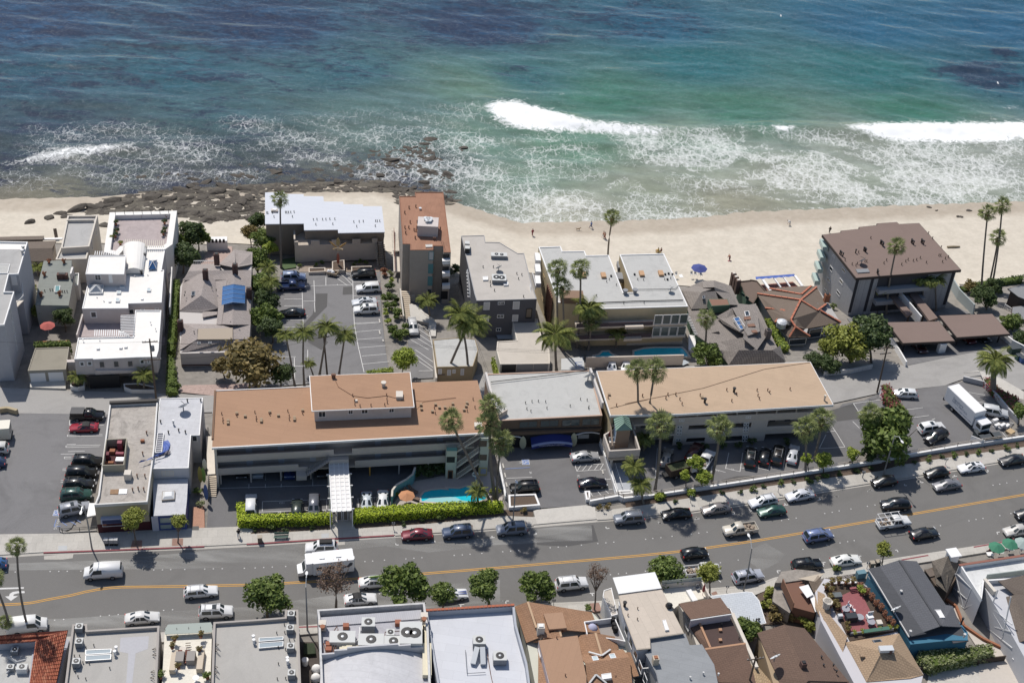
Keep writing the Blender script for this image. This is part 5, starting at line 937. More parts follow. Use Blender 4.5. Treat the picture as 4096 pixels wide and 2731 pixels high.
# stair tower at the right end of the left hotel
ST=th('stair_tower','pale green stair tower with zigzag flights and a mural beside the pool','stair tower',A1('G 370 1150',0))
GRN=mat('pale_green_stucco2','cfd6c0',.9,n=(1,.04))
t0,t1=A1('G 182 1150',0),A1('G 275 1150',0);Pm([t0[:2],t1[:2],t1[:2]+NA([-.3,2.2]),t0[:2]+NA([-.3,2.2])],-.2,6).b('left_pier',GRN,ST);Br((t0[0],t0[1]-.05,6.3),(t1[0],t1[1]-.05,6.3),.06,.7).b('glass_rail',TEAL,ST)
s0,s1=A1('G 480 1125',0),A1('G 556 1125',0);Pm([s0[:2],s1[:2],s1[:2]+NA([-.3,2.4]),s0[:2]+NA([-.3,2.4])],-.2,8).b('right_pier',mat('pale_green_stucco2'),ST)
op(ST,t0,t1,'G 196 955 266 1005','door',pm=DARK);op(ST,t0,t1,'G 205 1075 248 1150','door',pm=mat('orange_brown_door','a5663c',.7));op(ST,t0,t1,'G 212 1085 240 1145','door',pm=DARK,proud=.09);op(ST,s0,s1,'G 492 935 552 985 495 810 552 862','door',pm=mat('brown_recess','7a6452',.9))
op(ST,s0,s1,'G 480 1050 552 1125','door',pm=mat('mural_yellow','d9c36a',.8));op(ST,s0,s1,'G 500 1060 545 1105','door',pm=mat('mural_blue','a8b8d8',.8),proud=.07)
a,c=A1('G 280 920',5.4),A1('G 480 770',8.2)
for a,c in(((285,900,5.3),(505,765,8.1)),((285,1040,2.6),(478,900,5.2)),((285,1140,.2),(478,1010,2.8))):
 p,q=at(P('G %d %d'%a[:2])[0],a[2]),at(P('G %d %d'%c[:2])[0],c[2])
 for k in range(13):r=p+(q-p)*k/12;Bx((r[0],r[1]+.6,r[2]-.1),(.45,1.5,.12),.1).b('step',CRM,ST)
 for dz,h in((-.1,.25),(.95,.07)):Br((p[0],p[1]-.2,p[2]+dz),(q[0],q[1]-.2,q[2]+dz),.07,h).b('stair_rail',CRM,ST)
 m=MB()
 for k in range(22):r=p+(q-p)*k/21;m.box((r[0],r[1]-.2,r[2]),(.035,.035,.95),0,True)
 m.b('stair_balusters',CRM,ST)['kind']='stuff'
q=A1('G 452 1090',1.9);m=MB();m.tube([(q[0]+.42*cos(t),q[1]-.6,q[2]+.42*sin(t))for t in lsp(0,6.3,15)],.11,6);solo(m,'life_ring',WT,'white life ring hanging at the foot of the hotel stair tower','life ring')
# grey-roofed lobby in the middle
LO=b=bdg('lobby building with grey gravel roof, brown front and blue arched canopy between the two hotels','G 560 212 1480 178 1590 585 660 632 540 240',5.7,mat('brown_front','8a6a50',.9,n=(1,.05)),GROOF2,par=.12,pt=.25,pm=mat('salmon_coping','d3a88c',.9),name='lobby',cat='hotel')
w=b.wp;A_,B_=w[3],w[2]
for s in('G 545 215 610 460','G 1480 178 1592 490'):a,c=Z_(s,6.3);Br((a[0],a[1],6.1),(c[0],c[1],6.1),.35,1.3).b('side_parapet',mat('pale_parapet','dad2cc',.9),b.o)
for x0,x1,y0,y1 in((845,1005,640,690),(1035,1195,630,682),(1228,1385,622,676),(1410,1560,612,668)):op(b.o,A_,B_,'G %d %d %d %d'%(x0,y0,x1,y1),pm=mat('grey_glass'),fm=mat('brown_frame','7b5c46',.8),mull=1)
Br(tuple(onplane(P('G 660 718')[0],A_,B_)),tuple(onplane(P('G 1585 690')[0],A_,B_)),.7,.35).b('ledge',mat('dark_ledge','54463e',.9),b.o)
for s in('G 740 610 750 700',):pass
line3(b.o,'G 590 285 900 250 1200 215 1450 180',(5.9,)*4,.07,DARK,'roof_cable');pps(b.o,'G 900 478 958 465 1015 462 1080 468 1392 445 1452 452 1300 505 1468 515 1465 525 710 530 912 530 948 552 1092 525',5.6,DARK,.06,.4)
def arch(o,x0,y0,x1,y1,rise,d,m,name,thick=.16,n_=12,fill=None,deep=.2):
 p,q=onplane(P('G %d %d'%(x0,y0))[0],A_,B_),onplane(P('G %d %d'%(x1,y1))[0],A_,B_);nn_=fcn(A_,B_);z0=(p[2]+q[2])/2;pts=[]
 for k in range(n_+1):f=k/n_;r=p+(q-p)*f;pts.append((r[0]+nn_[0]*d,r[1]+nn_[1]*d,z0+rise*(1-(2*f-1)**2)))
 mb=MB()
 for a,c in zip(pts[:-1],pts[1:]):mb.bar(a,c,deep,thick)
 ob=mb.b(name,m,o)
 if fill:MB().add(pts+[(a[0],a[1],a[2]-fill[1])for a in pts],[(i,i+1,n_+2+i,n_+1+i)for i in range(n_)]).b(name+'_skirt',fill[0],ob)
 return pts
NAVYC=mat('navy_canopy_cloth','2a3aa0',.7);rop(b.o,NA(A_),(NA(B_)-NA(A_))/NL(NA(B_)-NA(A_)),fcn(A_,B_),*[sorted([(onplane(P('G %d 790'%x)[0],A_,B_)[:2]-NA(A_))@((NA(B_)-NA(A_))/NL(NA(B_)-NA(A_)))for x in(700,1560)])[k]for k in(0,1)],-.2,2.3,'door',pm=DARK,proud=.06)
pts=arch(b.o,942,800,1305,785,.55,1.6,mat('pale_blue_trim','9fb2f2',.6),'canopy_arch',.3,14,(NAVYC,.75),.25)
m=MB();nn_=fcn(A_,B_);m.add(pts+[(a[0]-nn_[0]*1.55,a[1]-nn_[1]*1.55,a[2]+.5)for a in pts],[(i,i+1,16+i,15+i)for i in range(14)]);m.b('canopy_top',NAVYC,b.o)
ang=atan2(B_[1]-A_[1],B_[0]-A_[0]);c=(NA(pts[7])+NA([nn_[0]*.05,nn_[1]*.05,-.55]));text(b.o,'OCEANFRONT RESORT',c,.42,mat('sign_white','d5d8ea',.6),(pi/2,0,ang),'sign_lettering',.01)
arch(b.o,660,785,868,775,.4,.25,WT,'arch_trim',.13);arch(b.o,1352,748,1560,740,.4,.25,WT,'arch_trim',.13)
op(b.o,A_,B_,'G 1372 755 1465 785 715 790 785 840','door',pm=mat('pale_notice','a9a9a9',.8),proud=.1)
for s,l in(('G 880 770 875 885','tall cream surfboard leaning at the left of the blue hotel canopy'),('G 1337 742 1330 862','tall cream surfboard leaning at the right of the blue hotel canopy')):
 p=P(s);nz=fcn(A_,B_);q=onplane(p[1],NA(A_)+nz*.5,NA(B_)+nz*.5);o=th('surfboard_sign',l,'surfboard',q);t=onplane(p[0],NA(A_)+nz*.35,NA(B_)+nz*.35);board(o,q,t,1.1,mat('cream_gelcoat','d8d3a2',.4),'board',.12)
# left return stair of the lobby
for k in range(9):q=A1('G %d %d'%(800-k*12,605+k*14),5.3-k*.33);Bx(q,(.6,1.5,.15),.1).b('step',CRM,b.o)
Br(T_('G 660 632',5.5),T_('G 830 625',5.5),.2,.25).b('stair_beam',mat('salmon_brown','9b7a62',.9),b.o);Br(T_('G 660 600',6),T_('G 735 555',6),.2,1.2).b('stair_wall',BEIGE,b.o)
# satellite dish
def dish(s,z,r,label,m=None,face=(-.5,.6,.6)):
 q=A1(s,z);o=th('satellite_dish',label,'satellite dish',q);MB().tube([q,(q[0],q[1],z+r*1.2)],r*.1,5).b('mast',GRM,o)
 f=Ve(face).normalized();u=f.orthogonal().normalized();v=f.cross(u);c=Ve((q[0],q[1],z+r*1.3));mb=MB();vs=[c-f*r*.3]
 for k,(rr,dd)in enumerate(((.5,-.22),(1,0))):
  for t in range(14):a=t*2*pi/14;vs.append(c+(u*cos(a)+v*sin(a))*r*rr+f*r*dd)
 mb.add(vs,[(0,1+t,1+(t+1)%14)for t in range(14)]+[(1+t,15+t,15+(t+1)%14,1+(t+1)%14)for t in range(14)]);mb.b('reflector',m or ALU,o);MB().tube([c-v*r*.8,c+f*r*.9],r*.05,4).b('feed_arm',DARK,o)
dish('G 1458 275',5.7,1,'large white satellite dish at the rear right of the grey lobby roof');dish('C 1525 1045',5.6,.6,'white satellite dish on the grey roof of the cream condo');dish('D 955 765',3.5,.8,'white satellite dish on the dark brown condo roof');dish('E 1645 770',5.3,.9,'small satellite dish on the pale panelled shop roof');dish('M 1240 900',4.2,.8,'satellite dish on the eave of the dark grey roofed blue house');dish('M 205 1315',5.5,.8,'satellite dish on the left wall of the dark brown shingle house');dish('C 2225 835' if 0 else 'B 2225 860',4.9,.7,'satellite dish among the air conditioners of the grey apartment block')
dish('H 1610 55',-1.2,.9,'white satellite dish on the patio between the hedge and the green cottages')
# right hotel
HR=b=bdg('right hotel with tan gravel roof, white fascia and three floors of galleries','G 1535 185 2294 155 H 1662 103 1870 488 G 2294 572 1660 585',7.6,BEIGE,TROOF,over=.55,fasc=.45,fm=WT,zb=-.5,name='hotel',cat='hotel')
for ob in list(HR.o.children):
 if ob.name.startswith('wall'):bpy.data.objects.remove(ob)
e0,e1=NA(A1('G 1665 580',7.4)[:2]),NA(A1('H 1865 490',7.4)[:2])
Lh=NL(e1-e0);FL=(4.9,2.35)
r0,uu,nn,LL=gallery_block(HR.o,e0,e1,None,0,7.2,FL,2.3,BEIGE,PNL,[(.28,.93,4.45,5.9),(.93,.9301,4.5,5.9)])
bkl,bkr=NA(Z_('G 1540 190',7.4)[0][:2]),NA(Z_('H 1655 108',7.4)[0][:2])
Pm([tuple(r0+uu*.6),tuple(r0+uu*(LL*.955)),bkr,bkl],-2.5,7.15).b('wall',BEIGE,HR.o)
Pm([tuple(e0+uu*.3-nn*.4),tuple(e0+uu*.6-nn*.4),tuple(bkl+uu*.6),tuple(bkl+uu*.3)],-2.5,7.15).b('end_wall',TANST,HR.o)
def frontbay(t0,t1,z0,z1,m=None):a,c=e0+uu*t0*LL-nn*.35,e0+uu*t1*LL-nn*.35;Br((a[0],a[1],(z0+z1)/2),(c[0],c[1],(z0+z1)/2),.2,z1-z0).b('front_wall',m or PNL,HR.o)
for t0,t1 in((.3,.36),(.445,.51),(.645,.72)):frontbay(t0,t1,-.2,4.45)
for t0,t1,z0,z1 in((.36,.445,1.3,3.2),(.51,.645,1.3,3.1),(.72,.915,1.4,3),(.72,.94,4.4,4.45),(.36,.445,-.2,.35),(.36,.445,4.1,4.45),(.51,.645,4.1,4.45),(.51,.645,-.2,.1)):frontbay(t0,t1,z0,z1)
F_U=lambda x,y:onplane(P('H %d %d'%(x,y))[0],e0,e1)
for cx in((490,1088)):
 x=cx
 for(dx,y0,nrow)in((0,0,1),(-18,62,3),(-30,175,2)):
  for r in range(nrow):
   for cc in range(2):
    yy=(625 if x<600 else 597)+y0+r*31;p,q=F_U(x+dx+cc*25-r*3,yy),F_U(x+dx+cc*25+17-r*3,yy+22);t0,t1=(p[:2]-e0)@uu,(q[:2]-e0)@uu
    rop(HR.o,e0-nn*.25,uu,nn,t0,t1,q[2],p[2],pm=GLS)
for z in FL+(-.1,):
 for t in(.05,.16,.24,.4,.56,.62,.75,.82,.9):
  rop(HR.o,r0,uu,nn,LL*t,LL*t+1,z,z+2.05,'door',pm=mat('dark_plum_door','5d5560',.7),proud=.04);rop(HR.o,r0,uu,nn,LL*t+1.3,LL*t+2.4,z+.9,z+1.9,'window')
for t in lsp(.3,.93,8):q=e0+uu*t*LL-nn*.35;Bx((q[0],q[1],5.9),(.14,.14,1.35),0,True).b('column',PNL,HR.o)
pps(HR.o,'H 155 415 365 437 383 405 454 402 490 445 510 488 672 410 910 362 997 400 955 460 1182 366 1190 412 1202 440 1277 365 1295 385 1477 355 G 1640 430 1948 415 2175 405 2157 435 2246 405 1715 500',7.6,mat('rust_pipe'),.08,.5);pps(HR.o,'H 713 470 975 375',7.6,DARK,.2,.9,'flue');pps(HR.o,'H 690 428 G 1650 403',7.6,mat('vent_tan'),.22,.3,'roof_vent',True);pps(HR.o,'H 1785 450',7.6,CRM,.15,1.1,'flue');line3(HR.o,'G 1660 520 2000 440 H 0 480 400 400 700 340 1250 170 1660 110',(7.65,)*7,.03,mat('rust_pipe'),'roof_cable')
# green-roofed terrace tower between lobby and right hotel
TT=th('terrace_tower','cream roof-deck tower with square green pitched cap and tiled mural','tower',A1('G 1780 950',0))
dk=Y_('G 1600 755 1845 615 1930 890 1650 905',4.6);Pm(dk,2.6,3.2).b('deck',TAN,TT);MB().ring(dk,ist(dk,.25),2.9,4.6).b('deck_parapet',PNL,TT)
for p in ist(dk,.9):Bx((p[0],p[1],-.3),(.4,.4,2.9),0,True).b('column',CRM,TT)
tw=Y_('G 1706 620 1818 610 1842 705 1722 712',7.2);Pm(tw,3.2,7.15).b('tower_shaft',mat('brown_shaft','a8866a',.9),TT)
ov=ist(tw,-.25);c=np.mean(NA(tw),0);c0,c1=(NA(ov[0])+ov[1])/2*.6+c*.4,(NA(ov[2])+ov[3])/2*.6+c*.4;GM=mat('green_metal_roof','7fa793',.5)
V=[(p[0],p[1],7.15)for p in ov]+[(c0[0],c0[1],8.2),(c1[0],c1[1],8.2)];m=MB();m.add(V,[(0,1,4),(1,2,5,4),(2,3,5),(3,0,4,5),(3,2,1,0)]);gr_=m.b('roof',GM,TT)
for i,(s,e)in enumerate(((0,4),(1,4),(2,5),(3,5),(4,5))):Br(V[s],V[e],.08,.1).b('roof_rib',mat('green_rib','5f8a76',.5),gr_)
for a,e,r1_,r2_ in((0,3,4,5),(1,2,4,5)):
 for f in(.2,.4,.6,.8):p=Ve(V[a]).lerp(Ve(V[e]),f);q=Ve(V[r1_]).lerp(Ve(V[r2_]),f);Br(p+Ve((0,0,.03)),q+Ve((0,0,.03)),.06,.08).b('roof_rib',mat('green_rib'),gr_)
a,c=NA(tw[3]),NA(tw[0]);d=(c-a)/NL(c-a);n_=NA([-1.,0.1]);m=MB();rop(TT,a,d,NA([-d[1],d[0]])if(-d[1])<0 else NA([d[1],-d[0]]),.2,NL(c-a)-.2,3.4,6.9,'window',fm=WT,pm=mat('mural_tile','7fa6cf',.3,n=(2.2,.6)),fw=.14)
for s in('G 1740 585','G 1764 583'):pass
for s,w_ in(('G 1660 650 1680 860',WOOD),('G 1845 620 1882 705',CRM)):a,c=Z_(s,4.9);Br(a,c,.25,.2).b('deck_beam',w_,TT)
Br(T_('G 1648 850',3.8),T_('G 1710 846',3.8),.2,1.2).b('deck_partition',PNL,TT)
def chair(q,rz,m,label,name='deck_chair',group=None):
 o=th(name,label,'chair',q,group,rz);k=MB();k.box((0,0,.4),(.5,.5,.05));s=bpy.data.objects.new('seat',k.mesh('seat',m));own(s,o);k=MB();k.box((0,.26,.7),(.5,.05,.55));MO_('backrest',k,m,o)
 k=MB();[k.box((x,y,0),(.05,.05,.4),0,True)for x in(-.22,.22)for y in(-.22,.22)];MO_('leg_frame',k,m,o);return o
for x,y in((1660,828),(1690,826)):chair(A1('G %d %d'%(x,y),3.2),.3,WT,('left','right')[x>1670]+' white chair beside the red parasol on the tower roof deck')
q=A1('G 1648 800',3.2);o=th('parasol','furled red parasol standing in the corner of the tower roof deck','parasol',q);MB().lathe(q,[(.03,0),(.03,.6),(.2,.7),(.16,1.4),(.03,1.9)],8).b('canopy',mat('red_cloth','c23a34',.8),o)
# white ramp walls and rails at the lobby forecourt
def wrn(s,h,t,m,label,name='wall',cat='wall',rail=None,z=None,group=None):
 p=G_(s);o=th(name,label,cat,tuple(p[0]),group)
 for a,c in zip(p[:-1],p[1:]):Br((a[0],a[1],(z or a[2])+h/2-.1),(c[0],c[1],(z or c[2])+h/2-.1),t,h+.2).b('wall_panel',m,o)
 if rail:
  for a,c in zip(p[:-1],p[1:]):
   L=NL(c-a);k=max(1,int(L/2.2))
   for i in range(k+1):r=a+(c-a)*i/k;Bx((r[0],r[1],r[2]+h),(.07,.07,.75),0,True).b('rail_post',rail,o)
   for dz in(.4,.75):Br((a[0],a[1],a[2]+h+dz),(c[0],c[1],c[2]+h+dz),.06,.06).b('rail',rail,o)
 return o
wrn('G 655 1010 720 1340',.8,.25,WT,'white kerb wall with rails along the left side of the lobby forecourt',rail=WT)
wrn('G 1565 850 1600 940 1720 1310',.8,.25,WT,'white wall with rails along the right side of the lobby forecourt',rail=WT)
wrn('G 1470 1378 1730 1330 H -20 1350 200 1330 900 1225 1500 1135 2294 1010 I 700 1230 1400 1110 2007 1020 2100 1005',.75,.35,WT,'long white street wall with beige pipe railing below the right hotel',rail=mat('beige_rail','c9b8a6',.6))
for s,l in(('G 745 1325 990 1315 1030 1418 750 1440','white planter box of red and green flowers left of the forecourt driveway'),('G 1425 1290 1475 1288 1480 1365 1440 1368','rounded white planter end at the right of the forecourt driveway'),('G 1728 1285 1850 1280 1860 1312 1732 1318','low white planter of red flowers by the ramp at the right of the forecourt')):
 pl=[p[:2]for p in G_(s)];o=solo(MB().ring(pl,ist(pl,.3),-.1,.75),'planter',WT,l,'planter');Pm(ist(pl,.3),0,.6).b('soil',SOIL,o)
shf('ramp_paving','G 1640 1020 1760 1010 1870 1250 1700 1300',mat('grey_blue_ramp','b4bac4',.9),.1)
m=MB();p,q=A1('G 1705 1010',.9),A1('G 1770 1220',.9)
for k in range(8):r=p+(q-p)*k/7;m.box((r[0],r[1],.1),(.05,.05,.85),0,True)
m.bar(p,q,.06,.06);solo(m,'hand_rail',WT,'white handrail beside the grey ramp under the tower','railing')
# pool of the left hotel
shf('pool_deck','F 1715 1395 1790 1310 1905 1180 2294 1100 G 600 1090 700 1300 690 1370 F 2294 1400',mat('pinkish_pool_deck','c2b3aa',.9,n=(2,.08)),.06)
PO,pz=pool('F 1985 1362 1980 1320 2010 1280 2080 1262 2160 1255 2230 1260 G 200 1245 310 1250 360 1232 440 1222 490 1240 540 1270 555 1300 540 1345 430 1372 F 2200 1378','curvy turquoise pool behind the hedge of the left hotel',.28,.3,mat('pink_coping','d2c0b4',.9));Pm(YG('F 2000 1360 2060 1330 2200 1318 2294 1325 G 330 1352 410 1362 F 2200 1374'),pz-.1,pz-.085).b('shallow_water',mat('pale_pool_water','8fdde4',.04,n=(.8,.06)),PO)
m=wrn('F 1925 1135 1905 1195 1850 1240 1760 1290 1722 1340 1718 1395',2,.25,mat('turquoise_wall','5fb6c6',.8),'curved turquoise wall with cream coping between hotel parking and pool');
p=G_('F 1925 1135 1905 1195 1850 1240 1760 1290 1722 1340 1718 1395')
for a,c in zip(p[:-1],p[1:]):Br((a[0],a[1],a[2]+2.05),(c[0],c[1],c[2]+2.05),.3,.1).b('coping',CRM,m)
def lgr(s,rz,label,group=None,m=None):
 q=G_(s)[0];o=th('sun_lounger',label,'sun lounger',(q[0],q[1],q[2]+.1),group,rz);m=m or mat('brown_lounger','7d6152',.8)
 k=MB();k.box((0,-.3,.32),(.6,1.3,.06));MO_('seat',k,m,o);k=MB();k.add([(-.3,.35,.32),(.3,.35,.32),(.3,.85,.8),(-.3,.85,.8),(-.3,.35,.38),(.3,.35,.38),(.3,.85,.86),(-.3,.85,.86)],[(0,1,2,3),(4,5,6,7),(0,1,5,4),(2,3,7,6),(0,3,7,4),(1,2,6,5)]);MO_('backrest',k,m,o)
 k=MB();[k.box((x,y,0),(.06,.06,.32),0,True)for x in(-.26,.26)for y in(-.85,.25)];MO_('leg_frame',k,m,o);return o
for s,k in(('F 1830 1312','nearest'),('F 1868 1290','middle'),('F 1905 1268','farthest')):lgr(s,1,k+' of three brown sun loungers in the row by the turquoise wall','brown sun loungers by the hotel pool')
lgr('F 1915 1335',1.2,'brown sun lounger nearest the hedge, apart from its row');q=G_('F 1850 1375')[0];o=th('parasol','orange parasol beside the hotel pool just behind the hedge','parasol',q);MB().lathe(q,[(.03,0),(.03,1.8),(.02,2.3)],5).b('pole',WOOD,o);MB().lathe((q[0],q[1],q[2]+1.7),[(1.3,0),(.65,.25),(.03,.5)],8).b('canopy',mat('orange_cloth','e08a50',.8),o)
# two shops left of the hotels
S1=b=bdg('one-storey beige shop with stained flat roof, roof well and blue-striped sign','E 982 700 1415 680 1385 1100 Q 1080 262 80 320 E 880 1520',5.9,mat('olive_beige_stucco','c0b08e',.9,n=(1,.05),stain=(.2,.1)),mat('stained_roof','bdb2a6',.95,n=(3,.12),stain=(.3,.7),brick=(2.2,1,.08,.3,.04)),par=.5,pt=.22,pm=mat('coping_white','e6e2dc',.8),name='shop',cat='shop')
w=b.wp;a,c=w[4],w[3];Br((w[0][0],w[0][1],5.95),(w[1][0],w[1][1],5.95),.5,.5).b('rear_parapet',mat('dark_coping','5b5550',.9),b.o)
rw=Y_('E 950 1022 1138 1012 1112 1250 915 1256',6.9);MB().ring(rw,ist(rw,.12),5.3,6.9).b('roof_well',mat('well_wall','b3a98f',.9),b.o);Pm(ist(rw,.15),5.4,5.45).b('well_floor',mat('dark_red_floor','5e2f30',.9),b.o)
RDM=mat('crimson_duct','b23a50',.6)
for s,d,m_ in(('E 1080 1110',(.7,.7,1.5),RDM),('E 1010 1145',(.8,.7,.6),TRA),('E 965 1190',(.6,.8,1),mat('maroon_box','8a2f3c',.7)),('E 1075 1165',(1.2,.5,.5),RDM),('E 1075 1215',(1.2,.9,.4),ALU),('E 940 1240',(.5,.4,.4),TRA),('E 995 1240',(.8,.4,.35),TRA)):q=A1(s,5.45);Bx(q,d,.1,True).b('duct_box',m_,b.o)
rbox(b.o,'E 1150 1370',5.45,(1,1.1,1.2),CRM,'roof_unit',.1);rbox(b.o,'E 1278 1045',5.45,(.6,.4,.4),TRA,'roof_vent');pps(b.o,'E 1315 975 1280 1160 1300 1360 1230 1360 1190 1485 1290 1480 1240 1475',5.45,mat('rust_pipe'),.09,.6);q=Z_('E 990 1470 1065 1468 1058 1512 985 1512',5.5);Pm([p[:2]for p in q],5.42,5.5).b('rusty_panel',mat('rust_sheet','a8794e',.8,n=(3,.3)),b.o);q=Z_('E 1068 1468 1142 1466 1136 1510 1062 1512',5.5);Pm([p[:2]for p in q],5.42,5.52).b('white_panel',WT,b.o)
op(b.o,a,c,'Q 215 590 660 705',pm=mat('shop_glass',(.25,.31,.30),.08,raw=True),fm=WT);op(b.o,a,c,'Q 205 540 950 580','door',pm=mat('pale_blue_sign','b9c2e2',.7),proud=.7)
for y in(552,572):op(b.o,a,c,'Q 235 %d 930 %d'%(y,y+7),'door',pm=mat('sign_stripe_blue','46528e',.7),proud=.73)
op(b.o,a,c,'Q 135 690 1160 830','door',pm=mat('maroon_base','5f1f26',.8),proud=.04);op(b.o,a,c,'Q 230 655 310 700','door',pm=TRA,proud=.09)
solo(Pm(Y_('J 800 -45 850 -45 862 60 776 78',1.6),1.4,1.6),'ramp_awning',WT,'white slab awning at the left wall of the beige shop','awning')
S2=b=bdg('pale grey shop with panelled flat roof, lower front with domed skylight and blue trim','E 1432 655 1818 648 1790 985 1712 985 1690 1278 1368 1285',5.3,mat('lilac_grey_stucco','c9c9d0',.9),mat('pale_panel_roof','cfd0d6',.8,n=(2,.05),stain=(.3,.2),brick=(1.4,.9,.08,.3,.03)),par=.1,pt=.14,pm=WT,name='shop',cat='shop')
op(b.o,b.wp[5],b.wp[4],'E 1445 1305 1560 1350',mull=2,fm=CRM,pm=CURT);op(b.o,b.wp[3],b.wp[2],'E 1718 990 1770 1040')
lf=bdg('','E 1372 1380 1685 1375 1675 1565 Q 1795 500 1190 530',3.2,mat('blue_trim_paint','3d58b0',.6),mat('pale_panel_roof'),par=0,root=b.o)
q=Z_('Q 1355 40 1600 28 1590 190 1345 210',3.8);Pm([p[:2]for p in q],3.2,3.55).b('skylight_curb',mat('stained_curb','a59a90',.9),b.o);m=MB();iq=ist([p[:2]for p in q],.1);cx=np.mean(NA(iq),0);m.add([(p[0],p[1],3.55)for p in iq]+[tuple((NA(p)*.6+cx*.4))+(3.85,)for p in iq],[(0,1,5,4),(1,2,6,5),(2,3,7,6),(3,0,4,7),(4,5,6,7)]);m.b('skylight_dome',mat('milky_acrylic','eceef0',.2),b.o)
a,c=lf.wp[4],lf.wp[3];op(b.o,a,c,'Q 1150 545 1305 800','door',pm=mat('pale_blue_board','c3c6d8',.8),proud=.1);op(b.o,a,c,'Q 1300 560 1560 660 1310 690 1550 770',fm=mat('blue_trim_paint'),pm=mat('shop_glass'));op(b.o,a,c,'Q 1600 560 1720 770',fm=mat('blue_trim_paint'))
lad=Z_('E 1412 968 1470 966 1452 1140 1388 1145',5.5);f=MB().ring([p[:2]for p in lad],ist([p[:2]for p in lad],.1),5.35,5.6).b('skylight_frame',WT,b.o);Pm(ist([p[:2]for p in lad],.1),5.36,5.42).b('pane',mat('dim_pane','8d8d9a',.3),f)
for k in range(1,9):p=lad[0]+(lad[3]-lad[0])*k/9;q=lad[1]+(lad[2]-lad[1])*k/9;Br((p[0],p[1],5.5),(q[0],q[1],5.5),.07,.1).b('glazing_bar',WT,f)
pps(b.o,'E 1440 872 1555 890 1510 968 1602 950 1662 965 1680 685 1800 685',5.25,DARK,.1,.5);pps(b.o,'E 1556 890',5.25,WT,.12,.9)
def crumple(pts,z,w,m,label):
 mb=MB();prev=None
 for i,p in enumerate(P(pts)):
  q=at(p,z);row=[(q[0]+(j-2)*w/4+ru(-.12,.12),q[1]+(j-2)*w/7+ru(-.12,.12),z+.08+rn()*.35*(1-abs(j-2)/2.5))for j in range(5)]
  k=len(mb.v);mb.v+=row
  if prev is not None:mb.f+=[(prev+j,prev+j+1,k+j+1,k+j)for j in range(4)]
  prev=k
 solo(mb,'tarpaulin',m,label,'tarpaulin')
crumple('E 1480 1040 1490 1070 1495 1100 1480 1130 1450 1150 1420 1165 1390 1180',5.3,.9,TARP,'crumpled blue tarpaulin lying beside the ladder-like roof light');crumple('E 1400 1175 1360 1195 1320 1215 1290 1225 1262 1230',5.95,.8,TARP,'crumpled blue tarpaulin spilling over the beige shop parapet');crumple('E 1510 1135 1490 1165 1450 1180 1410 1190',5.35,.7,mat('grey_brown_sheet','6d6670',.8,n=(3,.3)),'crumpled grey-brown sheet under the blue tarpaulin on the pale shop roof')
# side passage with surfboards
wrn('E 1870 1000 1880 1280 1865 1568',2,.12,mat('weathered_fence','8f897f',.9),'weathered side fence between the pale shop and the left hotel steps','fence','fence')
for s,m_,l in(('E 1800 1410 1795 1270',mat('yellow_gelcoat','d8b93e',.4),'yellow surfboard standing against the fence beside the pale shop'),('E 1830 1410 1828 1280',mat('lime_gelcoat','9ccf3e',.4),'lime green surfboard standing between the yellow board and the fence'),('E 1838 1290 1834 1205',mat('white_gelcoat','f0efec',.4),'white surfboard leaning highest against the fence beside the pale shop'),('E 1852 1568 1848 1400',mat('blue_gelcoat','4a78c8',.4),'blue surfboard sign at the street end of the side fence')):
 p=P(s);q,zt=tall(p[0],p[1],.6 if 'white' not in l else 1.6);o=th('surfboard',l,'surfboard',q);board(o,q,(q[0]-.1,q[1]+.2,min(zt,q[2]+3.2)),.7,m_,'board')
for k in range(11):q=A1('E %d %d'%(1903-k*.6,1352+k*17),1.6-k*.14);Bx((q[0],q[1],q[2]-.2),(1.5,.45,.2),0,True).b('step',TAN,HL.o)
Br(T_('E 1880 1000',1.7),T_('E 1895 1340',1.7),1.2,.3).b('side_landing',CRM,HL.o)
# buildings on the near side of the road
GRAV=mat('grey_gravel_roof','b9b4ac',.98,n=(10,.1),stain=(.15,.15));TAUPE=mat('taupe_parapet','b3a9a0',.9,n=(2,.05));PATCHR=mat('pale_roof_patch','bdbcc2',.9,n=(3,.06))
def acu(s,z,d,label,group=None,m=None,fans=1,rz=.1):
 q=A1(s,z);o=th('air_conditioner',label,'air conditioner',q,group);m=m or GRM;Bx(q,d,rz,True).b('housing',m,o)
 Bx((q[0],q[1],q[2]+d[2]),(d[0]*1.02,d[1]*1.02,.06),rz,True).b('top_panel',mat('pale_ac_top','cfd1ce',.6),o)
 for k in range(fans):
  x=q[0]+(k-(fans-1)/2)*min(d[0]*.45,1);r=min(d[0],d[1])*(.36 if fans==1 else.3);MB().lathe((x,q[1],q[2]+d[2]+.06),[(r,0),(r,.05),(r*.8,.06)],12).b('fan_grille',DARK,o);MB().lathe((x,q[1],q[2]+d[2]+.11),[(r*.35,0),(r*.1,.05)],8).b('fan_hub',ALU,o)
 return o
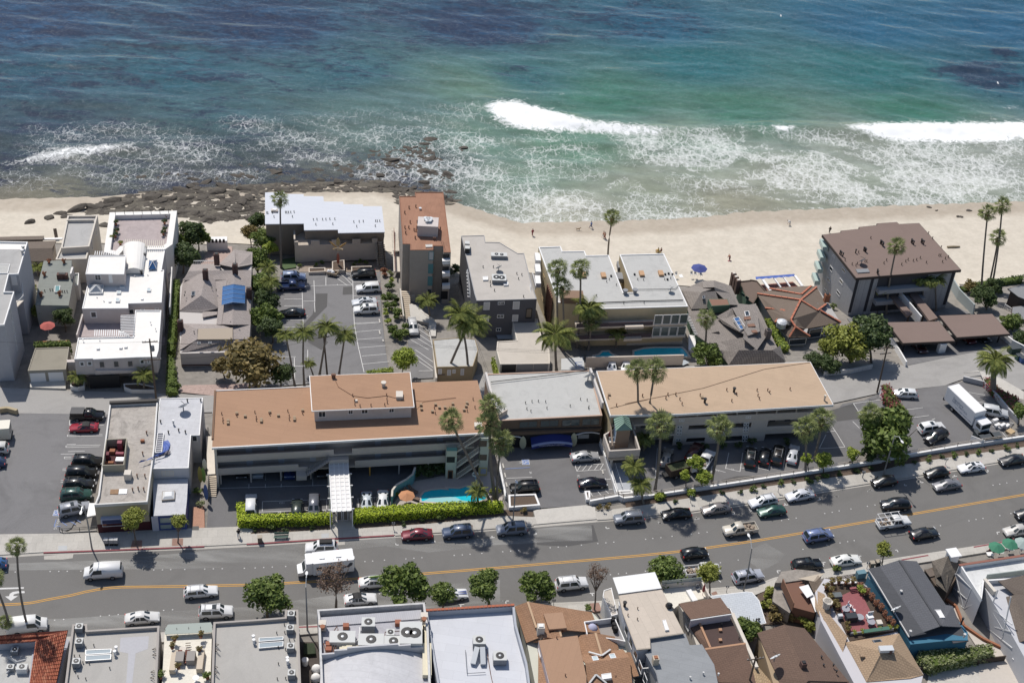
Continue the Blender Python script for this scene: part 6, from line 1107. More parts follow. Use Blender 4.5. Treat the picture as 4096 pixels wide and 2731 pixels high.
# clay tiled house bottom left
CT=th('tiled_house','house with bright orange-red barrel tile roofs in the bottom left corner','house',A1('J 300 1500',0))
CLAY=[mat('clay_tile','d0623c',.85,n=(4,.2)),mat('clay_tile_dark','ab4a30',.85,n=(4,.2)),mat('clay_tile_light','dc7a50',.85,n=(4,.2))]
tile_me=[]
for m_ in CLAY:
 mb=MB();rr=[]
 for y,r in((0,.115),(.46,.095)):rr+=[(r*cos(t),y,r*sin(t)*1.1)for t in lsp(pi,0,6)]
 mb.add(rr,[(i,i+1,7+i,6+i)for i in range(5)]+[(0,1,2,3,4,5)]);tile_me.append(mb.mesh('tile',m_))
def tiles(o,s,zs,limit):
 a,b_,c,d=[Ve(at(p,z))for p,z in zip(P(s),zs)];W=max((b_-a).length,(c-d).length);Hh=(d-a).length;nu,nv=max(2,int(W/.27)),max(2,int(Hh/.42));n=0;rest=MB();w=wloc(o)
 MB().slab([a,b_,c,d],.12).b('roof_deck',CLAY[1],o)
 for i in range(nu):
  for j in range(nv):
   u=(i+.5)/nu;p=a.lerp(b_,u).lerp(d.lerp(c,u),j/nv);q=a.lerp(b_,u).lerp(d.lerp(c,u),(j+1)/nv);e=(q-p).normalized();x=(b_-a).normalized();x=(x-e*x.dot(e)).normalized();z=x.cross(e)
   if z.z<0:x=-x;z=-z
   M=Matrix((x,e,z)).transposed().to_4x4();M.translation=p+z*.05;k=random.choice((0,0,0,1,2))
   if n<limit:ob=bpy.data.objects.new('tile',tile_me[k]);own(ob,o);M.translation=M.translation-w;ob.matrix_local=M;n+=1
   else:rest.add([tuple(M@v.co)for v in tile_me[0].vertices],[tuple(f.vertices)for f in tile_me[0].polygons])
 if rest.v:rest.b('tile_field',CLAY[0],o)['kind']='stuff'
tiles(CT,'J 265 1568 505 1568 608 1095 318 1195',(3.2,2.9,4.6,4.6),190);tiles(CT,'J -20 1215 318 1190 610 1092 -20 1140',(3.8,4,4.7,4.7),80)
Pm(Y_('J -60 1220 300 1200 250 1700 -60 1700',2.4),-.2,2.4).b('flat_roof',GROOF2,CT);a,c=Z_('J -30 1218 310 1200',3.7);Br(((a[0]),a[1]+.1,3),(c[0],c[1]+.1,3),.15,1.2).b('wall',mat('blue_grey_wall','b3b6c4',.9),CT);Pm(Y_('J 250 1600 510 1600 620 1180 560 1150 300 1200',2.6),-.2,2.55).b('wall',mat('blue_grey_wall'),CT)
acu('J 140 1300',2.4,(.9,.9,.8),'dark round-fan cooler in the flat well beside the clay tile roof');acu('J 205 1460',2.4,(1.4,1,.9),'white ducted unit against the clay tile roof in the bottom left corner',m=WT);acu('J 100 1450',2.4,(.9,.8,.7),'grey machine cluster on the stained flat roof at the left edge')
line3(CT,'J 70 1330 150 1380 230 1360',(2.9,)*3,.18,STEEL,'duct');line3(CT,'J 60 1480 130 1400',(2.8,3),.15,STEEL,'duct')
# two gravel roofs with roof gardens between
def gravel(s,label):
 return bdg(label,s,4.9,TAUPE,GRAV,par=.55,pt=.3,pm=TAUPE,zb=-.2)
b1=gravel('J 648 1040 780 1035 785 1092 1430 1052 1400 1700 565 1700','gravel-roofed building with one shallow trough skylight pair right of the clay tiles');b2=gravel('J 1912 1020 2294 995 K 310 975 315 912 432 908 462 1700 J 1890 1700','gravel-roofed building with paired trough skylights beside the leafless street lamp gap')
for bb,L_ in((b1,(('J 765 1268 1000 1258 995 1298 764 1312','J 764 1318 998 1305 995 1352 762 1368'),)),(b2,(('K 78 1160 300 1148 298 1178 78 1195','K 78 1205 300 1190 298 1235 78 1255'),))):
 for pr in L_:
  for s in pr:skl(bb.o,s,4.35,mat('blue_grey_glazing','9fb2bd',.15),.35,'trough_skylight',fm=STEEL)
Pm(Y_('J 1080 1160 1335 1145 1325 1260 1215 1300 1185 1568 1130 1568 1150 1300 1070 1285',4.37),4.355,4.37).b('roof_patch',PATCHR,b1 .o)
for bb,s in((b1,'J 1045 1280 1032 1318'),(b2,'K 32 1180 36 1215 336 1375 338 1400')):pps(bb.o,s,4.36,WT,.16,.9,'flue')
pps(b1 .o,'J 705 1172 772 1255 842 1235 668 1330 715 1330 745 1390 800 1395 985 1440 675 1470 770 1535 700 1515',4.36,DARK,.06,.4);pps(b2 .o,'K 308 1050 240 1125 312 1120 355 1190 395 1180 255 1255 318 1270 255 1400 245 1535 320 1530',4.36,DARK,.06,.4)
for s in('J 1365 1265 1395 1250 1395 1270','J 1365 1315 1395 1300 1395 1320','J 1350 1468 1382 1452 1382 1474','J 1345 1520 1378 1505 1378 1525'):line3(b1 .o,s+' '+' '.join(s.split()[1:3]),(4.6,5.2,4.5,4.6),.05,mat('bracket_brown','6d5a4a',.7),'parapet_bracket')
for s in('J 1930 1212 1962 1222 1930 1238','J 1928 1258 1960 1270 1928 1285','J 1922 1410 1952 1424 1922 1440','J 1920 1460 1950 1474 1918 1488'):line3(b2 .o,s+' '+' '.join(s.split()[1:3]),(4.6,5.2,4.5,4.6),.05,mat('bracket_brown'),'parapet_bracket')
for s,l in(('J 716 1100','grey air conditioner in the raised corner bay of the left gravel roof'),('J 716 1232','grey air conditioner below the corner bay of the left gravel roof'),('J 690 1412','grey air conditioner farthest down the left gravel roof'),('K 370 985','grey air conditioner in the raised corner bay of the right gravel roof'),('K 362 1110','grey air conditioner below the corner bay of the right gravel roof'),('K 366 1275','grey air conditioner beside the trough skylights of the right gravel roof'),('K 374 1515','grey air conditioner nearest the bottom edge on the right gravel roof')):acu(s,4.4,(.95,.95,.95),l,'air conditioners on the gravel roofs')
# roof garden court between them
RC=th('roof_terrace','cream paved roof terrace with glass canopy and planters between the two gravel roofs','terrace',A1('J 1680 1400',0))
Pm(Y_('J 1475 1125 1900 1105 1880 1700 1445 1700',3.4),-.2,3.4).b('deck',mat('cream_terrace_tile','f1e9d6',.9,n=(1,.03),brick=(.6,.6,.1,.25,.02)),RC);MB().slab(Z_('J 1475 1085 1905 1060 1900 1110 1480 1130',4.2),.06).b('glass_canopy',mat('greenish_glass','a8b5ab',.1),RC);MB().slab(Z_('J 1505 1042 1890 1022 1905 1060 1475 1088',4),.06).b('glass_canopy',mat('greenish_glass'),RC)
for k in range(5):a,c=A1('J %d %d'%(1476+k*107,1078-k*6),4.3),A1('J %d %d'%(1490+k*102,1140-k*6),3.9);Br(a,c,.06,.08).b('canopy_bar',DARK,RC)
for s,d,m_ in(('J 1560 1400',(.8,3.4,.9),TAN),('J 1800 1390',(.8,3.4,.9),TAN),('J 1615 1370',(1.1,1.7,1),mat('taupe_box','a39a92',.9)),('J 1715 1365',(1.1,1.7,1),mat('taupe_box')),('J 1640 1290',(.9,.9,.6),CRM)):q=A1(s,3.4);Bx(q,d,.12,True).b('planter_box',m_,RC)
for k in range(8):a,c=A1('J %d %d'%(1662-k*1,1210+k*22),3.9),A1('J %d %d'%(1708,1206+k*22),3.9);Br(a,c,.08,.08).b('ladder_rung',WOOD,RC)
for x,l in((1630,'left'),(1695,'right')):lgr('J %d 1500'%x,.15,'%s of two salmon cushioned loungers on the cream roof terrace'%l,'salmon loungers on the roof terrace',mat('salmon_cushion','c2705a',.8)).location.z=3.4
for s,l in(('J 1575 1470','white round table beside the salmon loungers on the roof terrace'),('J 1758 1550','white round table at the bottom edge right of the salmon loungers')):
 q=A1(s,3.4);o=th('round_table',l,'table',q);MB().lathe(q,[(.25,0),(.04,.05),(.04,.7)],8).b('pedestal',WT,o);MB().lathe((q[0],q[1],q[2]+.7),[(.45,0),(.45,.04)],14).b('tabletop',WT,o)
# building with plant deck and barrel roof
HV=b=bdg('pale grey building with a roof full of air handling machines and a low barrel vault','K 600 908 1565 843 1600 1080 1625 1700 640 1700 610 980',5.6,mat('pale_grey_stucco','cdccd0',.9,n=(1,.05),stain=(.3,.2)),mat('lilac_grey_roof','b9b8c2',.9,n=(3,.06),stain=(.3,.3)),par=1.2,pt=.3,pm=mat('weathered_white_wall','d6d4d2',.9,n=(2,.08),stain=(.5,.4)),zb=-.2)
rfs(b.o,[('K 612 980 1535 910 1535 990 612 1060',(5,5,4.6,4.6))],mat('pale_ribbed_roof','d0cfd6',.8,brick=(.25,8,.08,.3,.03)))
aa_,bb_=Z_('K 640 1370 1550 1300',4.6);dd=NA([.1,-1]);m=MB();ts=lsp(0,1,15);rows=[[(aa_[0]+(bb_[0]-aa_[0])*t+dd[0]*k,aa_[1]+(bb_[1]-aa_[1])*t+dd[1]*k,4.5+1.5*sin(pi*t))for t in ts]for k in(0,4,8,12)]
for r0_,r1_ in zip(rows[:-1],rows[1:]):m.add(r0_+r1_,[(i,i+1,16+i,15+i)for i in range(14)])
m.add(rows[0]+[(p[0],p[1],4.3)for p in rows[0]],[(i,i+1,16+i,15+i)for i in range(14)]);m.b('barrel_roof',mat('pale_barrel_roof','d3d2d6',.85,n=(2,.05),stain=(.3,.25),brick=(5,1,.1,.25,.03)),b.o)
for k in range(8):
 t0,t1=k/8,(k+1)/8;p,q=aa_+(bb_-aa_)*t0,aa_+(bb_-aa_)*t1;z=5.2+1.2*min(1,1.3*sin(pi*(t0+t1)/2));Br((p[0],p[1]+.2,z-.5),(q[0],q[1]+.2,z-.5),.25,1.6).b('stepped_gable',mat('pale_grey_stucco'),b.o)
for s,d,l,f,m_ in(('K 830 1200',(3.4,2,1.1),'wide pale air handler with a single fan at the left of the machine roof',1,WT),('K 1085 1225',(3.4,2,1.1),'wide pale air handler in the middle of the machine roof near the barrel vault',1,WT),('K 1285 1235',(3.4,1.8,1),'wide pale air handler with black fan right of the middle handler',1,WT),('K 1440 1200',(3,3.8,1.9),'large tall air handler with twin fans at the right of the machine roof',2,WT),('K 1060 1090',(1.8,1.6,1.6),'grey condenser with black fan behind the middle air handler',1,None),('K 1258 1150',(1.1,1.1,.9),'small grey condenser between the pipes and the twin-fan handler',1,None)):acu(s,4.4,d,l,None,m_ and mat('ivory_housing','dcdad0',.7),f)
YD=mat('ivory_duct','e6d9b4',.7,n=(2,.06))
for s,d in(('K 890 1240',(.8,2.4,.7)),('K 850 1260',(.8,2.2,.6)),('K 940 1275',(1.9,.7,.6)),('K 1535 1180',(.8,4.2,.6)),('K 1575 1180',(.8,4.4,.6)),('K 1585 1380',(1.2,5.5,.7)),('K 1095 1270',(1.3,.6,.5)),('K 822 1255',(.6,1.4,.5))):q=A1(s,4.5);Bx(q,d,.1,True).b('duct',YD,b.o)
for s in('K 650 1080','K 1560 1010'):q=A1(s,4.6);Bx(q,(1,.9,1.3),.1,True).b('chimney',CRM,b.o);pps(b.o,s,5.9,TRA,.25,.5,'chimney_pot')
for s in('K 860 1075','K 1325 1045','K 705 1240','K 705 1285'):q=A1(s,4.4);Bx(q,(.8,.7,.7),.1,True).b('roof_vent',mat('rust_red_vent','b8603f',.8),b.o)
for s in('K 730 1130 780 1060 790 1090 740 1145','K 745 1320 750 1200','K 765 1320 770 1210','K 935 1210 985 1165 985 1065 1000 1062','K 1205 1180 1210 1110 1375 1100 1375 1250','K 1220 1200 1370 1190','K 660 1210 690 1320'):line3(b.o,s,[4.9]*len(P(s)),.07,WT if '935' in s else mat('rust_pipe'),'pipe')
shf('dark_yard','K 445 1200 610 1200 640 1800 460 1800',mat('dark_soil_yard','5a4f48',.95,n=(3,.2)),.05);m=Pm(Y_('K 480 1210 575 1208 590 1300 480 1310',.6),0,.6);solo(m,'garden_bed',mat('ivy_green','38482c',.9,n=(6,.3)),'raised dark green bed in the yard between gravel roof and machine roof','planter')
for s,l in(('K 495 1400','white bin standing in the dark yard below the street lamp'),):q=A1(s,.1);solo(MB().lathe(q,[(.4,0),(.5,1),(.45,1.05)],10),'bin',WT,l,'bin')
for x,y,l in((595,1460,'upper'),(590,1540,'lower')):q=A1('K %d %d'%(x,y),.1);solo(MB().lathe(q,[(.4,0),(.75,.3),(.6,.8),(.15,1.1)],9),'refuse_sack',WT,'%s heap of white sacks in the narrow gap beside the machine-roof building'%l,'sacks',smooth=True)
# white-blue roof
WB=b=bdg('broad building with pale blue-white flat roof and tall blue-grey street parapet','K 1570 918 2294 874 L 128 868 150 1050 245 1390 290 1700 K 1700 1700 1630 1290',4.3,mat('blue_grey_parapet','b4bac6',.9,n=(1,.04)),mat('pale_blue_white_roof','d6d9e2',.8,n=(3,.02),stain=(.2,.08),brick=(3.6,1.5,.08,.3,.02)),par=1,pt=.3,zb=-.2)
a,c=Z_('K 1570 916 2294 872',4.4);c=A1('L 130 866',4.4);L=int(NL(c-a)/.55)
for k in range(L):p=a+(c-a)*(k+.05)/L;q=a+(c-a)*(k+.95)/L;Br(p,q,.36,.16).b('coping_tile',CLAY[0],b.o)
acu('K 2050 1240',3.4,(1.7,1.5,1.4),'grey condenser with two silver duct legs on the blue-white roof',None);acu('K 2235 1370',3.4,(1.8,1.6,1.1),'squat grey condenser with black fan alone at the right of the blue-white roof',None)
for s in('K 2035 1270 2000 1380','K 2080 1270 2090 1385'):a,c=Z_(s,4);Br((a[0],a[1],4.5),(c[0],c[1],3.6),.7,.6).b('duct',ALU,b.o)
line3(b.o,'K 1930 1270 1945 1480 2110 1470',(3.6,)*3,.05,GRM,'pipe');line3(b.o,'K 2120 1260 2155 1480 2175 1568',(3.6,)*3,.05,mat('rust_pipe'),'pipe')
# orange shingle house
SHO=mat('orange_shingle','b98158',.95,n=(2,.12),brick=(.5,.32,.2,.6,.03));RIDO=mat('pale_ridge','d0a376',.9);PINKW=mat('pale_pink_wall','dcc4c6',.9)
OS=th('shingle_house','orange-brown shingle roofed house with many gables, pink walls and a walled roof deck','house',A1('L 600 1300',0))
Pm(Y_('L 135 885 830 935 1130 1260 1240 1700 340 1700 240 1200',2.8),-.2,2.75).b('wall',mat('sage_cream_wall','d3d4c2',.9),OS)
rfs(OS,[('L 132 880 248 838 375 1150 235 1205',(3,4.6,4.6,3)),('L 248 838 822 932 848 1000 390 1170',(4.6,3,3,4.6)),('L 375 1150 860 1000 900 1120 530 1085 560 1180',(4.6,3.2,3.2,4.6,4.4)),('L 700 1140 855 1118 930 1320 720 1320',(3.2,4.6,4.6,3.2)),('L 855 1118 1028 1150 1065 1260 930 1320',(4.6,3.2,3.2,4.6)),('L 295 1195 480 1150 640 1700 340 1700 345 1200',(3.4,4.2,4.2,3.2,3.3)),('L 708 1320 1100 1262 1160 1332 765 1388',(4,4,4.8,4.8)),('L 765 1388 1160 1332 1200 1700 800 1700',(4.8,4.8,3.4,3.4)),('L 1130 1290 1170 1290 1245 1500 1195 1510',(3.6,3.4,3.4,3.6)),('L 800 1568 860 1490 960 1568 900 1700',(5,5.6,5,4.8))],SHO)
rfs(OS,[('L 345 1185 695 1140 775 1510 770 1700 480 1700',(4.95,)*5)],mat('orange_flat_roof','bd8a64',.95,n=(6,.07),brick=(1,6,.2,.2,.03)));rfs(OS,[('L 390 945 560 932 598 1072 440 1085',(4.9,4.9,5,5))],mat('orange_flat_roof'),.3);q=Z_('L 345 1185 695 1140 775 1510 780 1700 470 1700',4.8);Pm([p[:2]for p in q],2.5,4.8).b('upper_wall',PINKW,OS)
for s,z in(('L 248 838 325 1070',(4.66,4.66)),('L 530 1085 548 1150',(4.6,4.5)),('L 855 1118 912 1318',(4.66,4.66))):a,c=[at(p,zz)for p,zz in zip(P(s),z)];Br(a,c,.3,.08).b('ridge_cap',RIDO,OS)
for s,z in(('L 795 1288 912 1320',(4.3,4.9)),('L 912 1320 990 1265',(4.9,4.3)),('L 800 1568 860 1490',(5.1,5.7)),('L 860 1490 955 1568',(5.7,5.1))):a,c=[at(p,zz)for p,zz in zip(P(s),z)];Br(a,c,.25,.12).b('flashing',CURT,OS)
chm(OS,'L 358 1150',3.6,(1,.9),2.2,CRM,.1,WT);skl(OS,'L 820 1325 870 1320 888 1358 835 1365',4.5,mat('milky_dome'),.25);skl(OS,'L 975 1305 1025 1298 1043 1338 992 1345',4.5,mat('milky_dome'),.25);skl(OS,'L 908 1485 995 1473 1002 1520 915 1532',4.6,WT,.4);pps(OS,'L 508 1165 585 1502 1038 1515',4.95,mat('rust_pipe'),.07,.4)
dk=Y_('L 752 1015 1030 978 1125 1195 1060 1180 780 1140',3.9);MB().ring(dk,ist(dk,.14),2.8,3.9).b('deck_parapet',WT,OS);Pm(ist(dk,.14),2.85,2.9,False).b('deck',mat('grey_deck','a39a94',.9),OS)
for x,y,l in((1010,1030,'farthest'),(1018,1075,'middle'),(1030,1108,'nearest')):q=A1('L %d %d'%(x,y),2.9);solo(MB().lathe(q,[(.3,0),(.38,.7),(.3,1)],9),'covered_pot',BLACK,'%s black bag-covered pot on the walled roof deck'%l,'pot','black pots on the walled roof deck')
q=A1('L 825 1090',2.9);solo(MB().lathe(q,[(.75,0),(.8,.4),(.5,.8),(.1,.95)],9),'covered_table',mat('lilac_cover','b9bade',.8),'table under a crumpled lilac cover on the walled roof deck','table',smooth=True)
op(OS,*[p for p in Z_('L 345 1260 450 1700',4)],'L 345 1270 365 1330',pm=WT);q=A1('L 298 1400',.5);solo(MB().lathe(q,[(.6,0),(.8,.6),(.7,1.4),(.2,1.7)],9),'tarp_bundle',mat('green_tarp','3fae7c',.7),'green tarpaulin bundle in the gap left of the pink-walled shingle house','bundle',smooth=True);q=A1('L 1095 1250',.5);solo(MB().lathe(q,[(.5,0),(.7,.5),(.5,1.1),(.1,1.3)],9),'tarp_bundle',mat('green_tarp'),'green tarpaulin bundle by the white posts beside the orange shingle house','bundle',smooth=True)
# long pale building with white awning roof
LP=b=bdg('long building with beige panelled roof and bright white ribbed awning over the street end','L 1060 770 1445 715 1650 1120 1345 1165 1350 1255 1225 1268 1100 940',6,mat('pale_blue_grey_wall','c9cdd6',.9,n=(1,.04)),mat('beige_panel_roof','d9c6b0',.9,n=(3,.05),stain=(.2,.12),brick=(4.5,1.3,1.2,.35,.03)),par=0,over=.25,fasc=.2,fm=mat('beige_edge','cdbba4',.8),zb=-.2)
rfs(b.o,[('L 1010 622 1388 572 1448 716 1062 768',(6.05,6.05,6.2,6.2))],mat('white_ribbed_roof','f4f4f4',.6,brick=(6,.28,1.45,.15,.04)),.12);skl(b.o,'L 1455 1002 1485 998 1516 1088 1482 1092',6,WT,.3);pps(b.o,'L 1232 905 1145 965 1230 1000 1485 880',6,WOOD,.07,.4);pps(b.o,'L 1115 880',6,DARK,.2,.9,'flue');q=A1('L 1514 888',6);MB().lathe(q,[(.4,0),(.5,.5),(.2,.8)],8).b('turbine_vent',DARK,b.o)
w=b.wp;op(b.o,w[6],w[0],'L 1065 840 1072 880',pm=GLS)
for k in range(6):rop(b.o,NA(w[6]),(NA(w[5])-NA(w[6]))/NL(NA(w[5])-NA(w[6])),fcn(w[5],w[6]),1+k*2.2,2.4+k*2.2,3.5,5)
b2_=bdg('low white annexe with beige roof on the left of the white ribbed awning','L 930 735 1000 712 1055 950 1000 965 920 790',3.4,WT,mat('beige_gravel_roof'),par=.1,pt=.12,zb=-.2)
TR=th('terrace','sunny cream roof terrace with glass rail right of the white ribbed awning','terrace',A1('L 1650 760',0));pl=Y_('L 1440 705 1815 665 1870 800 1620 850 1560 900 1500 830',3.4);Pm(pl,-.2,3.4).b('deck',mat('cream_terrace_tile'),TR)
a,c=Z_('L 1445 700 1800 665',3.9);Br(a,c,.25,1).b('front_wall',CRM,TR);Br((a[0],a[1],4.7),(c[0],c[1],4.7),.05,.6).b('glass_rail',mat('greenish_glass'),TR);a,c=Z_('L 1800 665 1875 810',3.9);Br(a,c,.25,1).b('front_wall',CRM,TR)
q=A1('L 1815 780',3.4);o=th('parasol','furled red parasol on the cream roof terrace','parasol',q);MB().lathe(q,[(.03,0),(.03,.8),(.22,.9),(.18,1.6),(.03,2.4)],8).b('canopy',mat('red_cloth'),o)
for s,l in(('L 1770 735','grey chair beside the furled red parasol'),):chair(A1(s,3.4),.5,GRM,l)
solo(Bx((*A1('L 1715 800',3.4)[:2],3.4),(.8,2.2,.5),.4,True),'daybed',WT,'white daybed on the cream roof terrace left of the parasol','daybed')
# grey roofed building, bottom middle
b=bdg('grey roll-roofed building at the bottom edge right of the beige panelled roof','L 1330 1165 1660 1120 1700 1225 1810 1218 1920 1400 1980 1700 1450 1700 1400 1480 1330 1350 1300 1300 1345 1275',5.4,mat('pale_grey_siding2','c8c8ca',.9),mat('grey_roll_roof','9a9ea2',.95,n=(5,.07),stain=(.2,.2),brick=(6,1,.2,.25,.03)),over=.2,fasc=.25,fm=GRM,zb=-.2)
chm(b.o,'L 1388 1390',5.4,(.8,.8),1.2,TAN,.2,TRA);pps(b.o,'L 1820 1490 1702 1530 1955 1500',5.4,CURT,.1,.5)
bl=Y_('L 1225 1268 1345 1252 1350 1380 1330 1430 1265 1435',3.8);BL_=th('balcony','white balustraded balcony at the bottom end of the beige panelled roof','balcony',(*bl[0],2.5));Pm(bl,2.5,2.75).b('floor',GRM,BL_);MB().ring(bl,ist(bl,.12),3.6,3.75).b('rail',WT,BL_)
m=MB();cl=bl+bl[:1]
for a,c in zip(cl[:-1],cl[1:]):
 L=np.hypot(c[0]-a[0],c[1]-a[1])
 for k in range(int(L/.22)):f=k*.22/L;m.box((a[0]+(c[0]-a[0])*f,a[1]+(c[1]-a[1])*f,2.75),(.06,.06,.86),0,True)
m.b('balusters',WT,BL_)['kind']='stuff'
# brown roofed house
SHB=mat('chocolate_shingle','84604c',.95,n=(4,.12),brick=(.5,.3,.2,.5,.03));BR=th('brown_house','chocolate brown roofed house with recessed dark flat roof and copper edges','house',A1('L 1900 1200',0))
Pm(Y_('L 1605 860 1975 805 2080 940 2290 1350 2260 1700 1930 1700 1700 1050',4),-.2,3.9).b('wall',mat('beige_side_wall','cfc4b4',.9),BR)
rfs(BR,[('L 1600 855 1975 800 2075 940 1708 995',(5,5,6,6)),('L 1690 1045 1790 1030 1885 1250 1830 1260',(4.3,4.8,4.8,4.2)),('L 1835 1262 2200 1212 2255 1420 2294 1568 1960 1560',(5,5,4.6,4.2,4.2))],SHB);a,c=Z_('L 1708 1000 2075 945',5.9);Br((a[0],a[1],5),(c[0],c[1],5),.12,1.7).b('gable_wall',PINKW,BR);Br((a[0],a[1]-.1,5.85),(c[0],c[1]-.1,5.85),.12,.2).b('fascia',WT,BR)
Pm(Y_('L 1790 1035 2070 985 2175 1215 1885 1250',4.5),4.3,4.5).b('flat_roof',mat('dark_plum_roof','5e4640',.95,n=(5,.1)),BR);COP=mat('copper_edge','c98a5c',.7)
for s in('L 1788 1030 1885 1252','L 1838 1265 2200 1214'):a,c=Z_(s,4.9);Br(a,c,.3,.2).b('copper_edge',COP,BR)
pps(BR,'L 1982 1055 2140 1175',4.5,DARK,.06,.5);pps(BR,'L 1972 1100 1972 1190',4.5,COP,.22,.35,'roof_vent',True);a,c=Z_('L 1605 865 1700 1060',4);op(BR,a,c,'L 1662 1030 1690 1110',pm=GLS)
for s in('L 2080 945 2300 1430',):a,c=Z_(s,4.4);Br(a,c,.5,.4).b('side_parapet',CRM,BR)
b=bdg('low house with pale blue-white shingle roof by the street lamp','L 1870 785 2210 745 M 20 720 80 790 140 985 75 1000 L 2120 1000 2080 945 2060 900',3.2,mat('pale_grey_siding2'),mat('pale_blue_shingle','c9d1da',.9,n=(3,.04),brick=(.6,.4,.2,.4,.03)),over=.25,fasc=.2,fm=WT,zb=-.2);pps(b.o,'M 55 968 75 965',3.2,DARK,.12,.4)
rfs(th('tan_roof_house','house corner with ribbed tan tile roof at the bottom edge','house',A1('L 2150 1530',0)),[('L 1998 1508 2280 1430 2420 1700 2010 1700',(3.6,4.2,4,3.4)),('M -60 1300 80 1370 250 1568 -60 1620',(4.2,3.6,3.2,3.6))],mat('ribbed_tan_tile','c6a06e',.9,n=(3,.1),brick=(.3,.5,.25,.6,.05)))
# right-hand houses
b=th('dark_brown_house','house with large reddish brown shingle roof and small chimney at the bottom right','house',A1('M 450 1300',0));SH5=mat('reddish_brown_shingle','80604e',.95,n=(4,.12),brick=(.5,.3,.45,.5,.03));Pm(Y_('M 75 1080 470 1030 840 1480 860 1700 260 1700',4.2),-.2,4.1).b('wall',mat('ochre_side_wall','b5966c',.9),b)
rfs(b,[('M 62 1070 292 1000 500 1480 235 1440',(4.3,6,6,4.3)),('M 292 1000 468 1030 850 1490 500 1480',(6,4.4,4.3,6)),('M 235 1440 500 1480 850 1490 860 1700 300 1700',(4.3,6,4.3,3.4,3.4))],SH5);chm(b,'M 444 1390',5.2,(.75,.75),1.6,BRICK,.3,DARK);a,c=Z_('M 75 1085 250 1440',4.1);op(b,a,c,'M 95 1160 120 1230 100 1290 130 1370',pm=GLS);pps(b,'M 612 1285 548 1345 630 1355 742 1408 715 1355',5,DARK,.1,.4)
# tan hip roofed house with red roof deck
TH=th('deck_house','tan tiled hip roof house with a red roof deck crowded with plants','house',A1('M 1000 1100',0));TT_=mat('tan_shingle','c09a72',.95,n=(3,.1),brick=(.4,.32,.2,.6,.04));Pm(Y_('M 560 720 640 600 1000 660 1280 1080 1490 1420 1420 1700 1000 1700 610 960',4.2),-.2,4.1).b('wall',mat('pale_mauve_wall','cfcbd0',.9),TH)
rfs(TH,[('M 815 1150 1130 1230 1000 1490',(4.2,6.4,4.2)),('M 815 1150 1280 1075 1215 1190 1130 1230',(4.2,4.2,6.4,6.4)),('M 1280 1075 1490 1430 1215 1190',(4.2,4.2,6.4)),('M 1130 1230 1215 1190 1490 1430 1380 1460 1000 1490',(6.4,6.4,4.2,4.2,4.2)),('M 615 960 680 910 835 1100 790 1265',(4,4.6,4.6,4)),('M 560 700 640 740 700 900 615 960 560 850',(4,4.4,4.6,4,4))],TT_)
q=A1('M 1165 1220',6.3);Bx(q,(2,.9,.5),.15,True).b('roof_hatch',ALU,TH);q=A1('M 1200 1245',6);Bx(q,(.4,.4,.7),.1,True).b('chimney',BRICK,TH);skl(TH,'M 1050 1130 1120 1122 1145 1155 1075 1165',5,GLS,.2,fm=GRM);pps(TH,'M 962 1270',5,TT_,.3,.3,'roof_vent',True)
a,c=Z_('M 815 1180 995 1500',4.1);op(TH,a,c,'M 882 1320 922 1405',pm=GLS,fm=BRICK);a,c=Z_('M 615 975 780 1265',4);op(TH,a,c,'M 612 1030 725 1230',pm=mat('grey_blue_glass','8fa3bd',.1),mull=3)
for x in(645,655):pps(TH,'M %d %d'%(x,860-(650-x)),4.2,CRM,.45,1.6,'chimney_pot')
rd=Y_('M 740 760 900 690 960 720 1080 960 1120 1020 860 1060',4.7);Pm(Y_('M 640 700 720 650 940 640 1010 680 1270 1050 860 1140',4.3),3.5,4.3).b('deck_frame',mat('dark_timber','5a4636',.9),TH);Pm(rd,4.2,4.45).b('red_deck',mat('red_deck_boards','b5585c',.9,n=(2,.1),brick=(4,.2,1.1,.3,.04)),TH)
for k in range(3):q=A1('M %d %d'%(892-k*4,720-k*14),4.45+k*.18);Bx(q,(1,.35,.18),.3,True).b('step',mat('red_deck_boards'),TH)
GT=mat('green_plank','3f7a64',.8);a,c=Z_('M 975 1058 1195 1028',4.9);Br(a,c,.6,.1).b('green_plank',GT,TH);a,c=Z_('M 860 1080 1230 1040',4.5);Br(a,c,.2,.5).b('deck_kerb',GRM,TH)
for s,l,d,m_ in(('M 862 960','black barbecue under its domed lid on the red roof deck',(1.6,1,1),mat('dark_grey_lid','3b4048',.4)),('M 740 770','grey covered table in the corner of the red roof deck',(1.4,.9,.7),mat('grey_cover','6a7274',.8)),('M 770 940','silver cylinder lying at the left edge of the red roof deck',(.7,.5,.6),ALU),('M 1105 995','cream cushioned box at the right corner of the red roof deck',(.8,.8,.5),CRM)):q=A1(s,4.45);o=solo(Bx(q,d,.2,True),'barbecue' if 'barb' in l else 'deck_box',m_,l,'deck furniture')
for s,l in(('M 850 850','white chair facing the round table on the red roof deck'),('M 830 880','white chair left of the round table on the red roof deck'),('M 885 890','white chair nearest the barbecue on the red roof deck')):chair(A1(s,4.45),rn()*6,WT,l,group='white chairs on the red roof deck')
q=A1('M 1020 960',4.45);o=th('stacked_chairs','tall stack of white plastic chairs on the red roof deck','chairs',q)
for k in range(5):z=q[2]+.35+k*.12;Bx((q[0],q[1],z),(.9,.8,.06),.3).b('chair_seat',WT,o);Bx((q[0]+.1,q[1]+.4,z+.25),(.9,.08,.5),.3).b('chair_back',WT,o)
